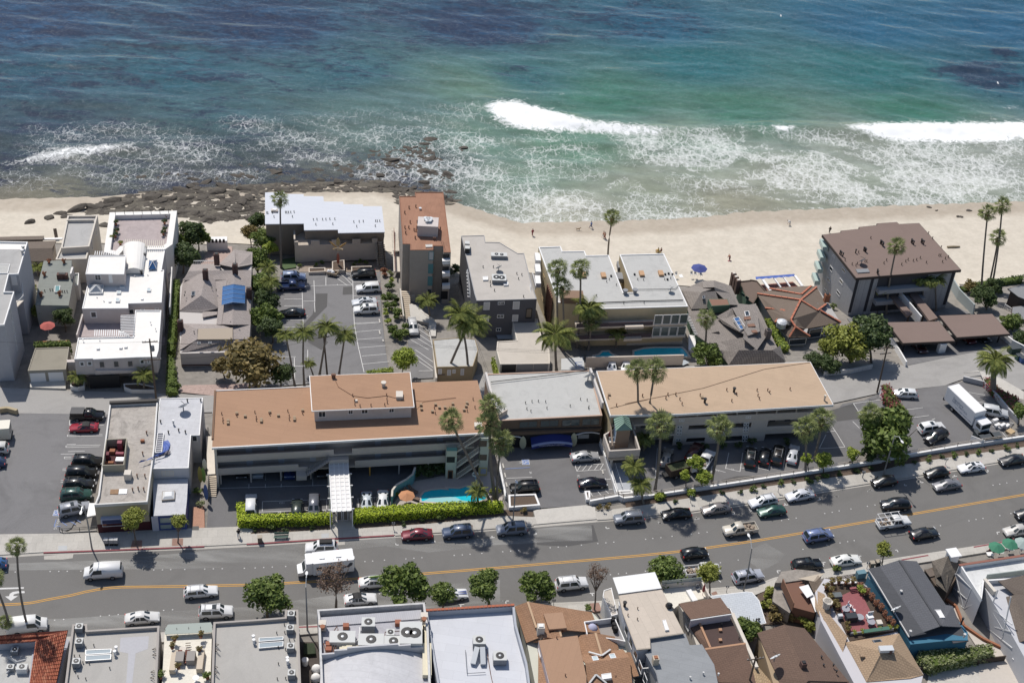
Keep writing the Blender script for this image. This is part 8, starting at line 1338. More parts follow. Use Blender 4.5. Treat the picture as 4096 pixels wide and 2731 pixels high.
for c_ in f'''van|f4f3f2|J 795 660 1028 645|white panel van driving left past the two shops|{DR}
wagon|f3f3f3|J 1897 808 1715 825|white old estate car with roof rack driving right beside the yellow line|{DR}|rack
sedan|e6e4e0|J 1370 1045 1185 1062|pale silver saloon driving right above the left gravel roof|{DR}
suv|f2f2f2|J 2035 1000 1840 1010|white crossover with glass roof and roof bars driving right by the first street tree|{DR}|sun,rackdark
van|f2f1ee|J 385 1120 140 1150|white passenger van behind the leaning palms in the bottom left|{DR}
hatch|2c6fc0|J -150 580 8 566|bright blue car leaving the picture at the left edge of the road|{DR}
suv|f0f0f0|K 545 430 730 425|white car with black roof box hidden behind the motorhome|{DR}|box
sedan|eeeeec|K 1212 722 1040 737|white saloon carrying a pale green surfboard|{DR}|board,rack
coupe|f0efee|K 1085 872 905 888|white convertible with black soft top under the bare street tree|{DR}|soft
coupe|f4f4f4|K 1905 832 1730 855|white coupe with blue bonnet stripes mostly hidden by a street tree|{DR}|stripe
sedan|9c2036|K 1415 305 1580 297|dark red saloon parked at the end of the red kerb|{NP}
suv|4e648c|K 1780 290 1950 277|blue-grey off-roader with roof rails parked right of the dark red saloon|{NP}|rack
suv|8e98ac|L 25 262 192 250|silver-blue crossover parked at the lamp post by the driveway|{NP}|sun
suv|7f8897|L 1080 167 1240 153|blue-grey crossover parked first right of the driveway apron|{NP}|rack
sedan|141318|L 1505 122 1668 108|black saloon parked between the blue-grey crossover and the taupe saloon|{NP}
sedan|8d8480|L 1873 78 2018 58|taupe saloon parked under the palm shadow|{NP}
wagon|eceff4|H 1175 1430 1325 1397|white estate car with roof bars beside the green convertible|{NP}|rack
sedan|d9dde8|H 1505 1372 1655 1345|pearl white saloon parked right of the white estate car|{NP}
hatch|15151b|I 695 1470 835 1448|black hatchback parked at the foot of the right street lamp|{NP}
hatch|121216|I 1172 1395 1305 1368|boxy black car parked left of the white coupe|{NP}
coupe|f2f3f6|I 1478 1340 1615 1320|white coupe with sunroof parked right of the boxy black car|{NP}|sun
sedan|1d2028|I 1850 1277 1985 1255|dark saloon parked nearest the right edge of the picture|{NP}
suv|f1f1f1|L 740 738 565 757|white off-roader with roof rack driving right between two near street trees|{DR}|rack
hatch|0d0d12|L 1832 458 1676 480|glossy black hatchback driving right over the yellow line reflection|{DR}
pickup|e2e2e2|L 1930 620 1725 640|white pickup with a bed full of rubbish behind the near street tree|{SP}|load
pickup|d8ccb6|L 2060 272 2255 245|tan pickup with loaded bed driving left by the tall lamp|{DR}|load
suv|b9bfd0|M 70 640 L 2165 697|silver estate with sunroof and rails parked behind the lamp post|{SP}|sun,rack
coupe|1d5a4c|H 1255 1510 1395 1490|dark green open convertible driving left|{DR}
sedan|7f7f86|I 1258 1503 1402 1480|grey saloon driving left beside the boxy black car|{DR}
minivan|7088c8|M 685 285 520 315|light blue minivan with roof bars driving right|{DR}|rack
pickup|f0f0ee|M 1385 168 1110 205|white gardening truck with pipe rack and full bed on the yellow line|{DR}|load,frame
sedan|161a26|M 1580 265 1440 290|dark navy saloon just below the white gardening truck|{DR}
suv|2a2e38|M 1165 38 1340 32|dark estate hidden behind the white gardening truck|{DR}
sedan|f0f0ea|M 915 500 755 524|white saloon parked by the parking meter on the near side|{SP}
suv|14161e|M 575 548 430 566|black crossover half hidden by the stone-clad house|{SP}|sun,rackdark
hatch|16161e|M 2320 118 2470 95|dark car leaving the picture at the right edge|{DR}
sedan|c9c4bc|M 2235 262 2390 238|pale silver saloon parked at the right edge by the cafe parasols|{SP}
suv|e8e6de|E -150 1178 20 1170|white car half in view at the left edge of the left car park|{LW}
hatch|2d4680|E -160 1300 12 1288|blue car half in view at the left edge below the white one|{LW}
pickup|16181d|E 888 868 682 867|black pickup with camper shell beside the beige shop|{LW}|cap,rackdark
coupe|d01830|E 680 972 815 970|bright red convertible with black hood|{LW}|soft
suv|191b21|E 872 1285 690 1283|black off-roader with roof rails, topmost of the row along the beige shop|{LW}|rackdark
suv|14161b|E 812 1385 645 1388|black off-roader second in the row along the beige shop|{LW}
wagon|181b22|E 792 1480 622 1484|black estate third in the row along the beige shop|{LW}|rackdark
suv|1f5a50|Z 1530 592 690 655|dark green off-roader fourth in the row along the beige shop|{LW}|rackdark
suv|a9aebc|Z 1480 1120 690 1285|silver off-roader with sunroof at the street end of the row|{LW}|sun,rack
suv|8fa6d6|B 460 962 325 964|pale blue off-roader parked by the motel hedge at the top left of the lot|{LB}|rack
pickup|26407e|B 432 1042 318 1046|navy blue pickup below the pale blue off-roader|{LB}
sedan|101218|B 325 1285 435 1282|black saloon under the hedge trees of the motel lot|{LB}
suv|10131a|B 950 938 1092 930|black off-roader by the motel planter|{LB}|rackdark
suv|f0f0f0|B 1000 1068 1127 1060|boxy white off-roader below the black one in the motel lot|{LB}
sedan|d3d9e2|B 965 1188 1095 1180|silver saloon squeezed behind the big white off-roader|{LB}|sun
suv|f3f3f1|B 970 1260 1115 1254|big white off-roader with sunroof in the motel lot|{LB}|sun,rack
suv|d8d8d6|*B 1478 1490 1440 1300|silver-white off-roader in the hatched driveway below the stairs||rack
sedan|b3b5ba|G 1520 1003 1365 1017|silver saloon beside the hatched bay of the lobby forecourt|cars parked in the lobby forecourt
sedan|14142a|G 1585 1245 1430 1256|black saloon at the lower right of the lobby forecourt|cars parked in the lobby forecourt
suv|0b0c10|G 800 1302 990 1292|large black off-roader at the lower left of the lobby forecourt|cars parked in the lobby forecourt|rackdark
sedan|eeeeee|*G 1672 130 1670 205|left of two white cars behind the condo pool wall|
sedan|f0f0f0|*G 1800 130 1795 200|right of two white cars behind the condo pool wall|
sedan|a09a90|*H 390 900 345 1080|beige-grey saloon in the shade behind the leftmost front palm|{LR}
pickup|e8e8ea|*H 770 930 650 1120|white pickup parked behind the bright green shrubs|{LR}|load
suv|5a2028|*H 650 890 580 1000|dark red car mostly hidden behind the bright green shrubs|{LR}
minivan|2a2726|*H 1130 880 1105 1095|dark people carrier with pale roof, leftmost of four below the right hotel|{LR}|sun,rack
hatch|22242a|*H 1262 905 1232 1050|dark hatchback second of four below the right hotel|{LR}
suv|33302e|*H 1380 890 1345 1045|dark off-roader third of four below the right hotel|{LR}|rack
sedan|c5cad4|*H 1520 870 1478 1050|silver saloon last of four below the right hotel|{LR}
wagon|eef0f2|I 872 662 990 668|white estate car parked against the red-flowered hedge|{LI}|sun
suv|d5d7db|I 1808 850 1660 822|silver-white off-roader nosed against the wall right of the box truck|{LI}
suv|f3f3f3|I 1268 968 1120 992|white off-roader with sunroof beside the big dark tree|{LI}|sun
suv|24222a|*I 1150 1060 1268 1000|black off-roader below the white one beside the big dark tree|{LI}|rackdark
sedan|4a1620|*I 1095 255 1020 180|dark red car under the nearer carport|
sedan|6a1c24|*I 1520 165 1440 110|red car under the right carport|
sedan|23232b|*I 1655 155 1580 100|dark car under the right carport, right of the red one|
suv|eceef0|*F 460 1360 455 1490|white off-roader behind the corner of the hedge|{LH}
hatch|3d4a42|*F 872 1395 868 1500|dark green car behind the left half of the hedge|{LH}
suv|6d7280|*F 1020 1500 1022 1375|grey crossover behind the hedge left of the entrance canopy|{LH}
coupe|c9d6e0|*F 1495 1440 1493 1345|pale blue small car behind the hedge right of the entrance canopy|{LH}
sedan|f0f0f0|*F 1635 1440 1638 1325|white car behind the hedge nearest the turquoise wall|{LH}
sedan|3a3a40|*F 372 1140 372 1040|dark car parked leftmost under the left hotel|{LH}
suv|9aa6b4|*F 518 1140 518 1040|silver car parked second under the left hotel|{LH}
suv|22408c|*F 805 1148 805 1045|blue car parked by the stair landing under the left hotel|{LH}
suv|303038|*F 1098 1140 1096 1040|dark car parked under the stair flight of the left hotel|{LH}
wagon|27403c|*A 330 870 305 785|dark green car between the tall grey block and the green-grey house|'''.split('\n'):car(c_)
def wheels(o,L,xs,W,R):
 me=cme('suv')[0]
 for x in xs:
  for y in(-1,1):w=put('wheel',me['tyre'],o,(x,y*(W/2-.12),R));w.scale=(R/.38,)*3;put('rim',me['rim'],w)
def lorry(s,label,cat,L,W,name):
 f,r=G_(s);d=(f-r)[:2];d/=NL(d);n=NA([-d[1],d[0]]);n=n if n[1]>0 else-n;c=(f+r)[:2]/2+n*W*.47;o=th(name,label,cat,(c[0],c[1],g(*c)+.06),None,atan2(d[1],d[0]));return o,lambda mb,k,m,sm=False:own(bpy.data.objects.new(k,mb.mesh(k,m,None,sm)),o)
def rbx(m,x0,x1,w,z0,z1,b=.12):return m.prism([(x0,-w+b),(x0,w-b),(x0+b,w),(x1-b,w),(x1,w-b),(x1,-w+b),(x1-b,-w),(x0+b,-w)],z0,z1)
VW=mat('vehicle_white','f3f3f4',.4,coat=.3);INK=mat('sign_ink','6f7d9c',.7)
# box lorry
BT,pb=lorry('I 1530 945 1345 770','white box lorry lettered PARTY RENTALS on its side in the right car park','lorry',9,2.4,'box_lorry')
pb(rbx(MB(),-5,2.7,1.22,1,3.75,.05),'cargo_box',mat('lorry_box_white','e9eaee',.6));pb(rbx(MB(),-4.95,2.65,1.17,3.75,3.8,.05),'box_roof',WT);pb(Bx((-.8,0,.8),(8.4,1,.35)),'chassis',DARK);m=MB().prism([(2.95,-1.05),(4.7,-1.05),(4.75,-.95),(4.75,.95),(4.7,1.05),(2.95,1.05)],.7,2.65);pb(m,'cab',VW);pb(Bx((4.76,0,2),(.04,1.85,.9)),'windscreen',GLAS);[pb(Bx((3.95,y,1.95),(1,.04,.75)),'side_window',GLAS)for y in(-1.06,1.06)];pb(Bx((4.8,0,.75),(.2,2,.3)),'bumper',DARK);pb(Bx((-5.15,0,.8),(.3,2.2,.5)),'tail_lift',DARK)
for y in(-.8,.8):put('headlight',cme('suv')[0]['head'],BT,(4.72,y,1.1));put('wing_mirror',cme('suv')[0]['mirror'],BT,(4.6,y*1.5,1.9))
wheels(BT,9,(-2.6,3.9),2.3,.48)
for t,x,z,sz in(('Signature',-1.6,2.75,.75),('PARTY RENTALS',-1,2.15,.55),('949 555 0100',-3.4,1.5,.28),('TENTS  TABLES  CHAIRS  LINENS',.2,1.45,.3)):
 if t[0]=='9':continue
 x_=text(None,t,(x,-1.225,z),sz,INK,(pi/2,0,0),'lettering',.003);x_.parent=BT
# motorhome
RV,pr=lorry('K 545 632 835 600','white motorhome with dark swoosh graphic driving left on the yellow line','motorhome',7,2.35,'motorhome')
pr(rbx(MB(),-4,2,1.18,.6,3),'coach_body',VW);pr(rbx(MB(),2,3,1.1,2,3),'overcab',VW);m=MB().add([(2,y,z)for z in(.6,2)for y in(-1,1)]+[(3,-1,2),(3,1,2),(3.5,-1,1.25),(3.5,1,1.25),(4.2,-.9,1.1),(4.2,.9,1.1),(4.25,-.9,.5),(4.25,.9,.5)],[(0,1,3,2),(2,3,5,4),(4,5,7,6),(6,7,9,8),(8,9,11,10),(0,2,4,6,8,10),(1,11,9,7,5,3),(0,10,11,1)]);pr(m,'cab',VW);pr(MB().poly([(3.08,-.85,1.93),(3.08,.85,1.93),(3.5,.85,1.3),(3.5,-.85,1.3)]),'windscreen',GLAS)
pr(Bx((1.1,-1.2,1.9),(.8,.03,.6)).box((1.1,1.2,1.9),(.8,.03,.6)).box((-.6,1.2,1.9),(1.2,.03,.5)),'coach_windows',GLAS);pr(MB().add([(x,y,z)for y in(1.19,)for x,z in((-3.8,2.4),(-3.4,2.5),(-3,1.9),(-1.5,1.5),(.8,1.3),(-1.5,1.4),(-3.2,1.6),(-3.7,1.9))],[tuple(range(8))]),'swoosh',mat('swoosh_grey','4a4f5c',.5));[pr(Bx((x,0,3.05),(.8,.8,.15)),'roof_vent',ALU)for x in(.6,-1.8)];pr(Bx((-4.05,.6,1.9),(.1,.5,2)),'rear_ladder',ALU);wheels(RV,7,(-2.1,3),2.2,.4)
# cream step van at left edge
SV,ps=lorry('E -210 1060 45 1045','cream step van with lettered side half in view at the left edge','van',6.5,2.2,'step_van')
CRV=mat('van_cream','e6dec8',.5);ps(rbx(MB(),-3.2,3.2,1.1,.55,2.8),'body',CRV);ps(Bx((-1.2,0,2.82),(.6,.6,.1)),'roof_hatch',DARK);ps(Bx((-3.22,0,1.9),(.04,1.6,.7)),'rear_window',GLAS);ps(Bx((-3.25,0,.6),(.2,2.1,.25)),'bumper',DARK);ps(Bx((.3,1.11,1.6),(3.6,.02,.14)),'side_stripe',mat('van_blue_stripe','5a78b0',.6));ps(Bx((.3,1.11,2.1),(3,.02,.25)),'side_lettering',mat('van_letter_brown','7d6a58',.7));wheels(SV,6,(-1.7,2.2),2,.42)
# dark tipper with cuttings, luggage cart
TP_,pt_=lorry('H 700 1100 390 1180','brown high-sided tipper full of green cuttings under the front palm','lorry',6,2.2,'tipper');BRN=mat('tipper_brown','4c3a30',.8);pt_(Bx((-1,0,.6),(5.4,1,.3)),'chassis',DARK);pt_(MB().ring([(-3,-1),(.6,-1),(.6,1),(-3,1)],[(-2.9,-.9),(.5,-.9),(.5,.9),(-2.9,.9)],.8,2.1),'tipper_body',BRN);pt_(MB().prism([(1,-1),(2.6,-1),(2.6,1),(1,1)],.6,2.2),'cab',VW);pt_(Bx((2.62,0,1.7),(.03,1.7,.6)),'windscreen',GLAS);ob=pt_(Bx((-1.2,0,1.5),(3.3,1.7,.7)),'cuttings',mat('cuttings','4a5430',.95,n=(4,.6)));wheels(TP_,6,(-1.8,2),2,.4)
LC,pl_=lorry('B 700 905 745 915','brown luggage cart piled with white sacks by the motel planter','cart',2.4,1.2,'luggage_cart');pl_(MB().ring([(-1.2,-.6),(.8,-.6),(.8,.6),(-1.2,.6)],[(-1.1,-.5),(.7,-.5),(.7,.5),(-1.1,.5)],.4,.9),'cart_bed',mat('cart_tan','b59a78',.8));pl_(Bx((-.2,0,.45),(1.9,1.1,.06)),'floor',WOOD);[pl_(MB().lathe((-.3+.45*k,(-1)**k*.15,.5),[(.3,0),(.42,.3),(.2,.7)],8),'laundry_sack',WT,True)for k in range(3)];wheels(LC,2,(-.7,.6),1.1,.25)
# trees, palms, hedges, shrubs
SPEC=dict(ficus=('a',(.055,.09,.02),(.21,.27,.065)),dark=('a',(.035,.06,.022),(.12,.165,.055)),lime=('a',(.15,.21,.03),(.42,.48,.08)),yellow=('a',(.15,.17,.03),(.38,.40,.09)),olive=('a',(.11,.095,.035),(.32,.24,.09)),bare=('a',(.13,.085,.065),(.26,.18,.13)),pale=('a',(.15,.17,.08),(.34,.37,.18)),red=('a',(.16,.08,.05),(.42,.19,.11)),flower=('a',(.08,.09,.04),(.42,.06,.10)),hedge=('a',(.32,.42,.02),(.62,.70,.08)))
LM={k:lfm(k+'_leaf',v[1],v[2])for k,v in SPEC.items()};BARK=mat('grey_brown_bark','7d6c5c',.95,n=(3,.2));PBARK=mat('palm_bark','8b7d6e',.95,n=(4,.25));SKIRT=lfm('dead_frond',(.20,.15,.08),(.38,.30,.17),.8,.1);FAN=lfm('fan_frond',(.08,.11,.035),(.30,.33,.12));FEA=lfm('feather_frond',(.09,.12,.03),(.34,.36,.10))
def leaves(mb,pts,nrm,size,rnd=.8):
 n=len(pts);r=nrm+RNG.normal(0,rnd,(n,3));r[:,2]+=.25;r/=np.linalg.norm(r,axis=1)[:,None];a=np.cross(r,RNG.normal(0,1,(n,3)));a/=np.linalg.norm(a,axis=1)[:,None]+1e-9;b=np.cross(r,a);s=size*RNG.uniform(.6,1.3,(n,1))
 v=np.stack([pts-a*s,pts-b*s*.55,pts+a*s,pts+b*s*.55],1).reshape(-1,3);k=len(mb.v);mb.v+=v.tolist();mb.f+=[(k+4*i,k+4*i+1,k+4*i+2,k+4*i+3)for i in range(n)]
def fmh(mb,name,m):
 me=bpy.data.meshes.new(name);me.from_pydata(mb.v,[],mb.f);me.materials.append(m);return me
_cr={}
def cmh(sp,var,nl,n,size,fill,flat=1.):
 k=(sp,var,nl,n,size)
 if k in _cr:return _cr[k]
 rs=np.random.default_rng(var*17+nl);mb=MB();c=rs.normal(0,1,(nl,3));c/=np.linalg.norm(c,axis=1)[:,None];c*=rs.uniform(.35,.74,(nl,1));c[:,2]=c[:,2]*.8+.08;R=rs.uniform(.26,.46,nl)
 for i in range(nl):
  m_=int(n/nl);d=rs.normal(0,1,(m_,3));d/=np.linalg.norm(d,axis=1)[:,None];d[:,2]=np.where(d[:,2]<-.35,-d[:,2],d[:,2]);rr=R[i]*rs.uniform(fill,1.06,(m_,1));leaves(mb,c[i]+d*rr*np.array([1,1,.85*flat]),d,size)
 _cr[k]=fmh(mb,'crown',LM[sp]);return _cr[k]
_tn=[0]
def tree(spec):
 sp,b,c,r,label,grp=(spec.split('|')+[''])[:6];r=float(r);pb=P(b)[0];pc=P(c)[0];B,zt=tall(pb,pc);d=ray(pc);k=np.hypot(B[0],B[1])/np.hypot(d[0],d[1]);T=CAM+d*k;T[2]=max(T[2],B[2]+r*.55);_tn[0]+=1;v=_tn[0]%3
 o=th('tree',label,'tree',B,grp or None);open_=sp in('bare','olive','yellow');me=cmh(sp,v,26 if open_ else 20,1500 if sp=='bare' else 2600 if sp=='olive' else 4200 if r>5 else 3600 if r>2 else 1800,.05 if sp=='bare' else.085 if r>2 else.12,.1 if open_ else.5)
 x=put('crown',me,o,tuple(T-B));x.scale=(r,r,r*.85);x.rotation_euler=(0,0,rn()*6);m=MB();t0=Ve((0,0,-.2));t1=Ve(T-B);f=t0 .lerp(t1,.55)if t1 .z>r else Ve((0,0,.1));rad=.06+r*.045;m.tube([t0,t0 .lerp(f,.5)+Ve((.05,0,0)),f],[rad,rad*.8,rad*.6],7)
 for i in range(9 if open_ else 6):a=i*2.4+v;e=t1+Ve((cos(a)*r*.62,sin(a)*r*.62,r*(.1+.35*(i%3-.6))));m.tube([f,f.lerp(e,.5)+Ve((0,0,r*.08)),e],[rad*.5,rad*.3,.02],5)
 m_=own(bpy.data.objects.new('trunk',m.mesh('trunk',BARK)),o)
def shrub(sp,s,r,label,grp=None,h=.8,lift=0):
 for q in G_(s):
  o=th('shrub',label,'shrub',(q[0],q[1],q[2]+lift),grp);_tn[0]+=1;x=put('foliage',cmh(sp,_tn[0]%3,9,700 if r>1 else 320,.15,.3),o,(0,0,r*h*.75));x.scale=(r,r,r*h);x.rotation_euler=(0,0,rn()*6);m=MB();[m.tube([(0,0,-.1),(r*.35*cos(a),r*.35*sin(a),r*h*.9)],[.05,.02],4)for a in(0,2,4)];own(bpy.data.objects.new('stem',m.mesh('stem',BARK)),o)
def hedge(sp,s,zt,h,label,size=.17,dens=40):
 pl=Y_(s,zt);o=th('hedge',label,'hedge',(pl[0][0],pl[0][1],zt-h));Pm(ist(pl,.18),zt-h,zt-.15).b('inner_growth',mat('hedge_core',(.07,.10,.02),.95,raw=True),o);mb=MB();a=NA(pl);lo,hi=a.min(0),a.max(0);n=int((hi-lo).prod()*dens);X=RNG.uniform(lo[0],hi[0],n);Y=RNG.uniform(lo[1],hi[1],n);i=pip(pl,X,Y)
 leaves(mb,np.stack([X[i],Y[i],zt+RNG.uniform(-.18,.1,i.sum())],1),np.tile([0,0,1.],(i.sum(),1)),size)
 for p,q in zip(pl,pl[1:]+pl[:1]):
  L=np.hypot(q[0]-p[0],q[1]-p[1]);k=int(L*h*dens*.8);t=RNG.uniform(0,1,k);nx,ny=(q[1]-p[1])/max(L,.01),-(q[0]-p[0])/max(L,.01);sg=1 if ccw(pl)else-1;leaves(mb,np.stack([p[0]+(q[0]-p[0])*t+RNG.normal(0,.07,k),p[1]+(q[1]-p[1])*t+RNG.normal(0,.07,k),zt-h*RNG.uniform(0,1,k)],1),np.tile([nx*sg,ny*sg,.2],(k,1)),size)
 w=wloc(o);mb.v=[(x-w.x,y-w.y,z-w.z)for x,y,z in mb.v];own(bpy.data.objects.new('leaf_cover',fmh(mb,'leaf_cover',LM[sp])),o)['kind']='stuff'
# palm fronds, built once and copied
FR={}
for v in range(3):
 mb=MB();n=11;L=1.15;R=.8
 mb.tube([(0,0,0),(L*.6,0,.06),(L,0,0)],[.03,.02,.015],4)
 for i in range(n):
  a=-1.9+3.8*i/(n-1);e=R*(1-.12*abs(a));dz=-.12-.16*(i%2)-.1*v;mb.add([(L,0,0),(L+cos(a-.14)*e*.6,sin(a-.14)*e*.6,.03),(L+cos(a)*e,sin(a)*e,dz),(L+cos(a+.14)*e*.6,sin(a+.14)*e*.6,.0)],[(0,1,2,3)])
 FR['fan',v]=fmh(mb,'frond',FAN)
 mb=MB();N=13;pts=[Ve((3*t*(1-.12*t*v),0,1.05*t-(1.75+.35*v)*t*t))for t in lsp(0,1,N)];mb.tube(pts,[.045-.035*i/N for i in range(N)],4)
 for i in range(2,N):
  for sgn in(-1,1):
   for dd in(0,.5):
    p=pts[i].lerp(pts[i-1],dd);l=.85*sin(pi*(.12+.8*(i-dd)/N));mb.add([p,p+Ve((.06,0,0)),p+Ve((.28*l+.05,sgn*l*.9,-.28*l-.1*v)),p+Ve((.1,sgn*l*.5,.03))],[(0,1,2,3)])
 FR['feather',v]=fmh(mb,'frond',FEA)
mb=MB();pts=[];nn_=[]
for i in range(140):a=rn()*6.28;z=-rn()*1.3;r=.2+.22*(1+z/1.3);pts.append((r*cos(a),r*sin(a),z));nn_.append((cos(a),sin(a),0))
leaves(mb,NA(pts),NA(nn_),.22,.3);SKM=fmh(mb,'dead_frond_skirt',SKIRT)
def palm(spec):
 kd,b,c,s,label,grp=(spec.split('|')+[''])[:6];s=float(s);b,_,bz=b.partition('z');B,zt=tall(P(b)[0],P(c)[0],float(bz)if bz else None);d=ray(P(c)[0]);T=CAM+d*(np.hypot(B[0],B[1])/np.hypot(d[0],d[1]));B[2]-=.1
 o=th('palm_tree',label,'palm tree',B,grp or None);t=Ve(T-B);m=MB();bow=Ve((ru(-.3,.3),0,0))*(t.z/12);rr=.2*(1 if kd!='date' else 2.4)*(s**.5);N=9
 m.tube([t*(i/N)+bow*sin(pi*i/N)for i in range(N+1)],[rr*(1.35 if i==0 else 1-.03*i)for i in range(N+1)],7);own(bpy.data.objects.new('trunk',m.mesh('trunk',PBARK)),o);n={'fan':38,'feather':22,'date':34}[kd];key='fan' if kd=='fan' else 'feather'
 if kd=='fan':x=put('dead_frond_skirt',SKM,o,t);x.scale=(s,s,s)
 for i in range(n):
  f=(i+.5)/n;el=radians(78-128*f)if kd=='fan' else radians(42-(60 if kd=='date' else 48)*f);x=put('frond',FR[key,i%3],o,t+Ve((0,0,.1*s)));x.rotation_euler=(ru(-.4,.4),-el,i*2.4+ru(-.25,.25));q=s*ru(.85,1.1)*(1 if kd=='fan' else.8);x.scale=(q,q,q)
FP,QP,HP='tall fan palms','feathery queen palms','fan palms along the hotel fronts'
for p_ in f'''fan|B 280 830|B 270 225|1.05|tall fan palm in front of the pale blue motel roof|{FP}
fan|C 965 815|C 1008 385|1.05|lone tall fan palm standing against the open sand|{FP}
fan|C 532 1535|C 518 850|1.15|fan palm left of its taller neighbour by the cream condo stair|{FP}
fan|C 565 1570|C 555 1010|1.1|darker fan palm with the lowest crown by the cream condo stair|{FP}
fan|C 690 1545|C 722 850|1.2|fan palm with its crown over the grey condo roof hatch|{FP}
feather|G 175 250|B 1960 1330|1.7|big queen palm over the yellow-tan outbuilding|{QP}
feather|G 390 262|B 1880 1250|1.3|queen palm leaning behind the big one at the yellow-tan outbuilding|{QP}
feather|G 1180 185|C 495 1440|1.7|big queen palm between the low garages and the condo|{QP}
feather|C 800 1560|C 800 1200|1.4|queen palm rising against the condo stair tower|{QP}
fan|C 790 1580|C 825 1320|1.1|fan palm in front of the condo balconies|{FP}
feather|C 1040 1550|C 1050 1420|1|dark queen palm by the condo pool windows|{QP}
fan|C 1830 1600|C 1850 1290|1.1|fan palm before the green shingle cottages|{FP}
fan|D 1168 1190|D 1258 620|1.1|leaning fan palm crossing the dark brown roof|{FP}
fan|D 1985 1000|D 2040 330|1.1|left palm of the tall trio beside the dark brown condo|{FP}
fan|D 2050 960|D 2132 545|1.1|shortest palm of the tall trio beside the dark brown condo|{FP}
fan|D 2075 975|D 2165 270|1.1|tallest palm of the trio beside the dark brown condo|{FP}
feather|D 1090 1180|D 1140 980|.7|small queen palm left of the covered walkway|{QP}
feather|D 1330 1140|D 1310 960|.9|queen palm beside the covered walkway roof|{QP}
feather|D 1480 1160|D 1490 900|1.05|larger queen palm against the dark brown condo front|{QP}
feather|D 1600 1160|D 1590 900|1|queen palm to the right against the dark brown condo front|{QP}
fan|G 590 1360|G 232 640|1.15|strongly leaning fan palm across the left hotel roof edge|{HP}
fan|G 622 1335|G 595 505|1.2|highest fan palm of the cluster between pool and forecourt|{HP}
fan|G 632 1345|G 572 670|1.2|middle fan palm of the cluster between pool and forecourt|{HP}
fan|G 645 1350|G 685 840|1.2|lowest fan palm of the cluster between pool and forecourt|{HP}
fan|H 98 800|H 108 185|1.15|left palm of the tall pair before the right hotel roof|{HP}
fan|H 180 800|H 270 185|1.2|right palm of the tall pair before the right hotel roof|{HP}
fan|H 268 1255|H 320 680|1.35|shaggy fan palm leftmost in the right hotel car park|{HP}
fan|H 775 1185|H 852 705|1.3|shaggy fan palm in the middle of the right hotel car park|{HP}
fan|H 1618 1110|H 1625 715|1.3|front palm of the pair at the right end of the right hotel|{HP}
fan|H 1690 985|H 1765 635|1.25|rear palm of the pair at the right end of the right hotel|{HP}
fan|I 585 1120|I 635 820|1.3|shaggy fan palm in front of the big dark tree|{HP}
date|I 1735 615|I 1750 320|1.45|broad date palm at the bend of the right car park wall|
fan|J 258 1115|J 150 350|.8|thin ragged palm leaning over the turn arrow at the left|
fan|J 105 1140|J -60 640|.9|ragged palm leaning out of the left edge|
fan|J 75 1145|J 50 1025|.6|stubby palm at the ridge of the clay tile roof|
feather|F 848 310|B 320 1435|.8|queen palm leftmost of the row behind the raised hotel storey|{QP}
feather|F 935 312|B 480 1420|.95|queen palm second in the row behind the raised hotel storey|{QP}
feather|F 1070 225|B 690 1370|1.1|tallest queen palm of the row behind the raised hotel storey|{QP}
feather|F 1245 215|B 850 1440|1|queen palm rightmost of the row behind the raised hotel storey|{QP}
feather|F 1015 225|F 975 120|.55|young queen palm in the queen palm row|{QP}
feather|B 170 1200|B 180 960|.9|queen palm over the navy pickup in the motel hedge|{QP}
feather|B 170 1000|B 160 840|.9|queen palm above the pale blue off-roader in the motel hedge|{QP}
feather|E 690 560|E 690 470|.75|short bushy palm in the rounded planter of the white house|
feather|E 1290 590|E 1290 450|.9|bushy palm in the low curved planter of the white house|
feather|A 340 900|A 335 830|.7|small palm beside the dark green car|
feather|G 1960 900|G 1970 800|.8|palm-like shrub at the foot of the terrace tower|
feather|B 1620 1300|B 1590 1130|.9|broad-leaved palm in front of the tall taupe tower|
feather|G 1900 1290|G 1870 1050|.9|clump palm right of the ramp below the terrace tower|
feather|G 480 1400|G 465 1270|.8|bird-of-paradise clump at the pool end of the bright hedge|
feather|G 1960 1380|G 1930 1210|.9|tall broad-leaved clump at the start of the street wall|'''.split('\n'):palm(p_)
NT_,BS,MH='street trees on the near side','shrubs beside the beach steps','trees in the hedge of the motel car park'
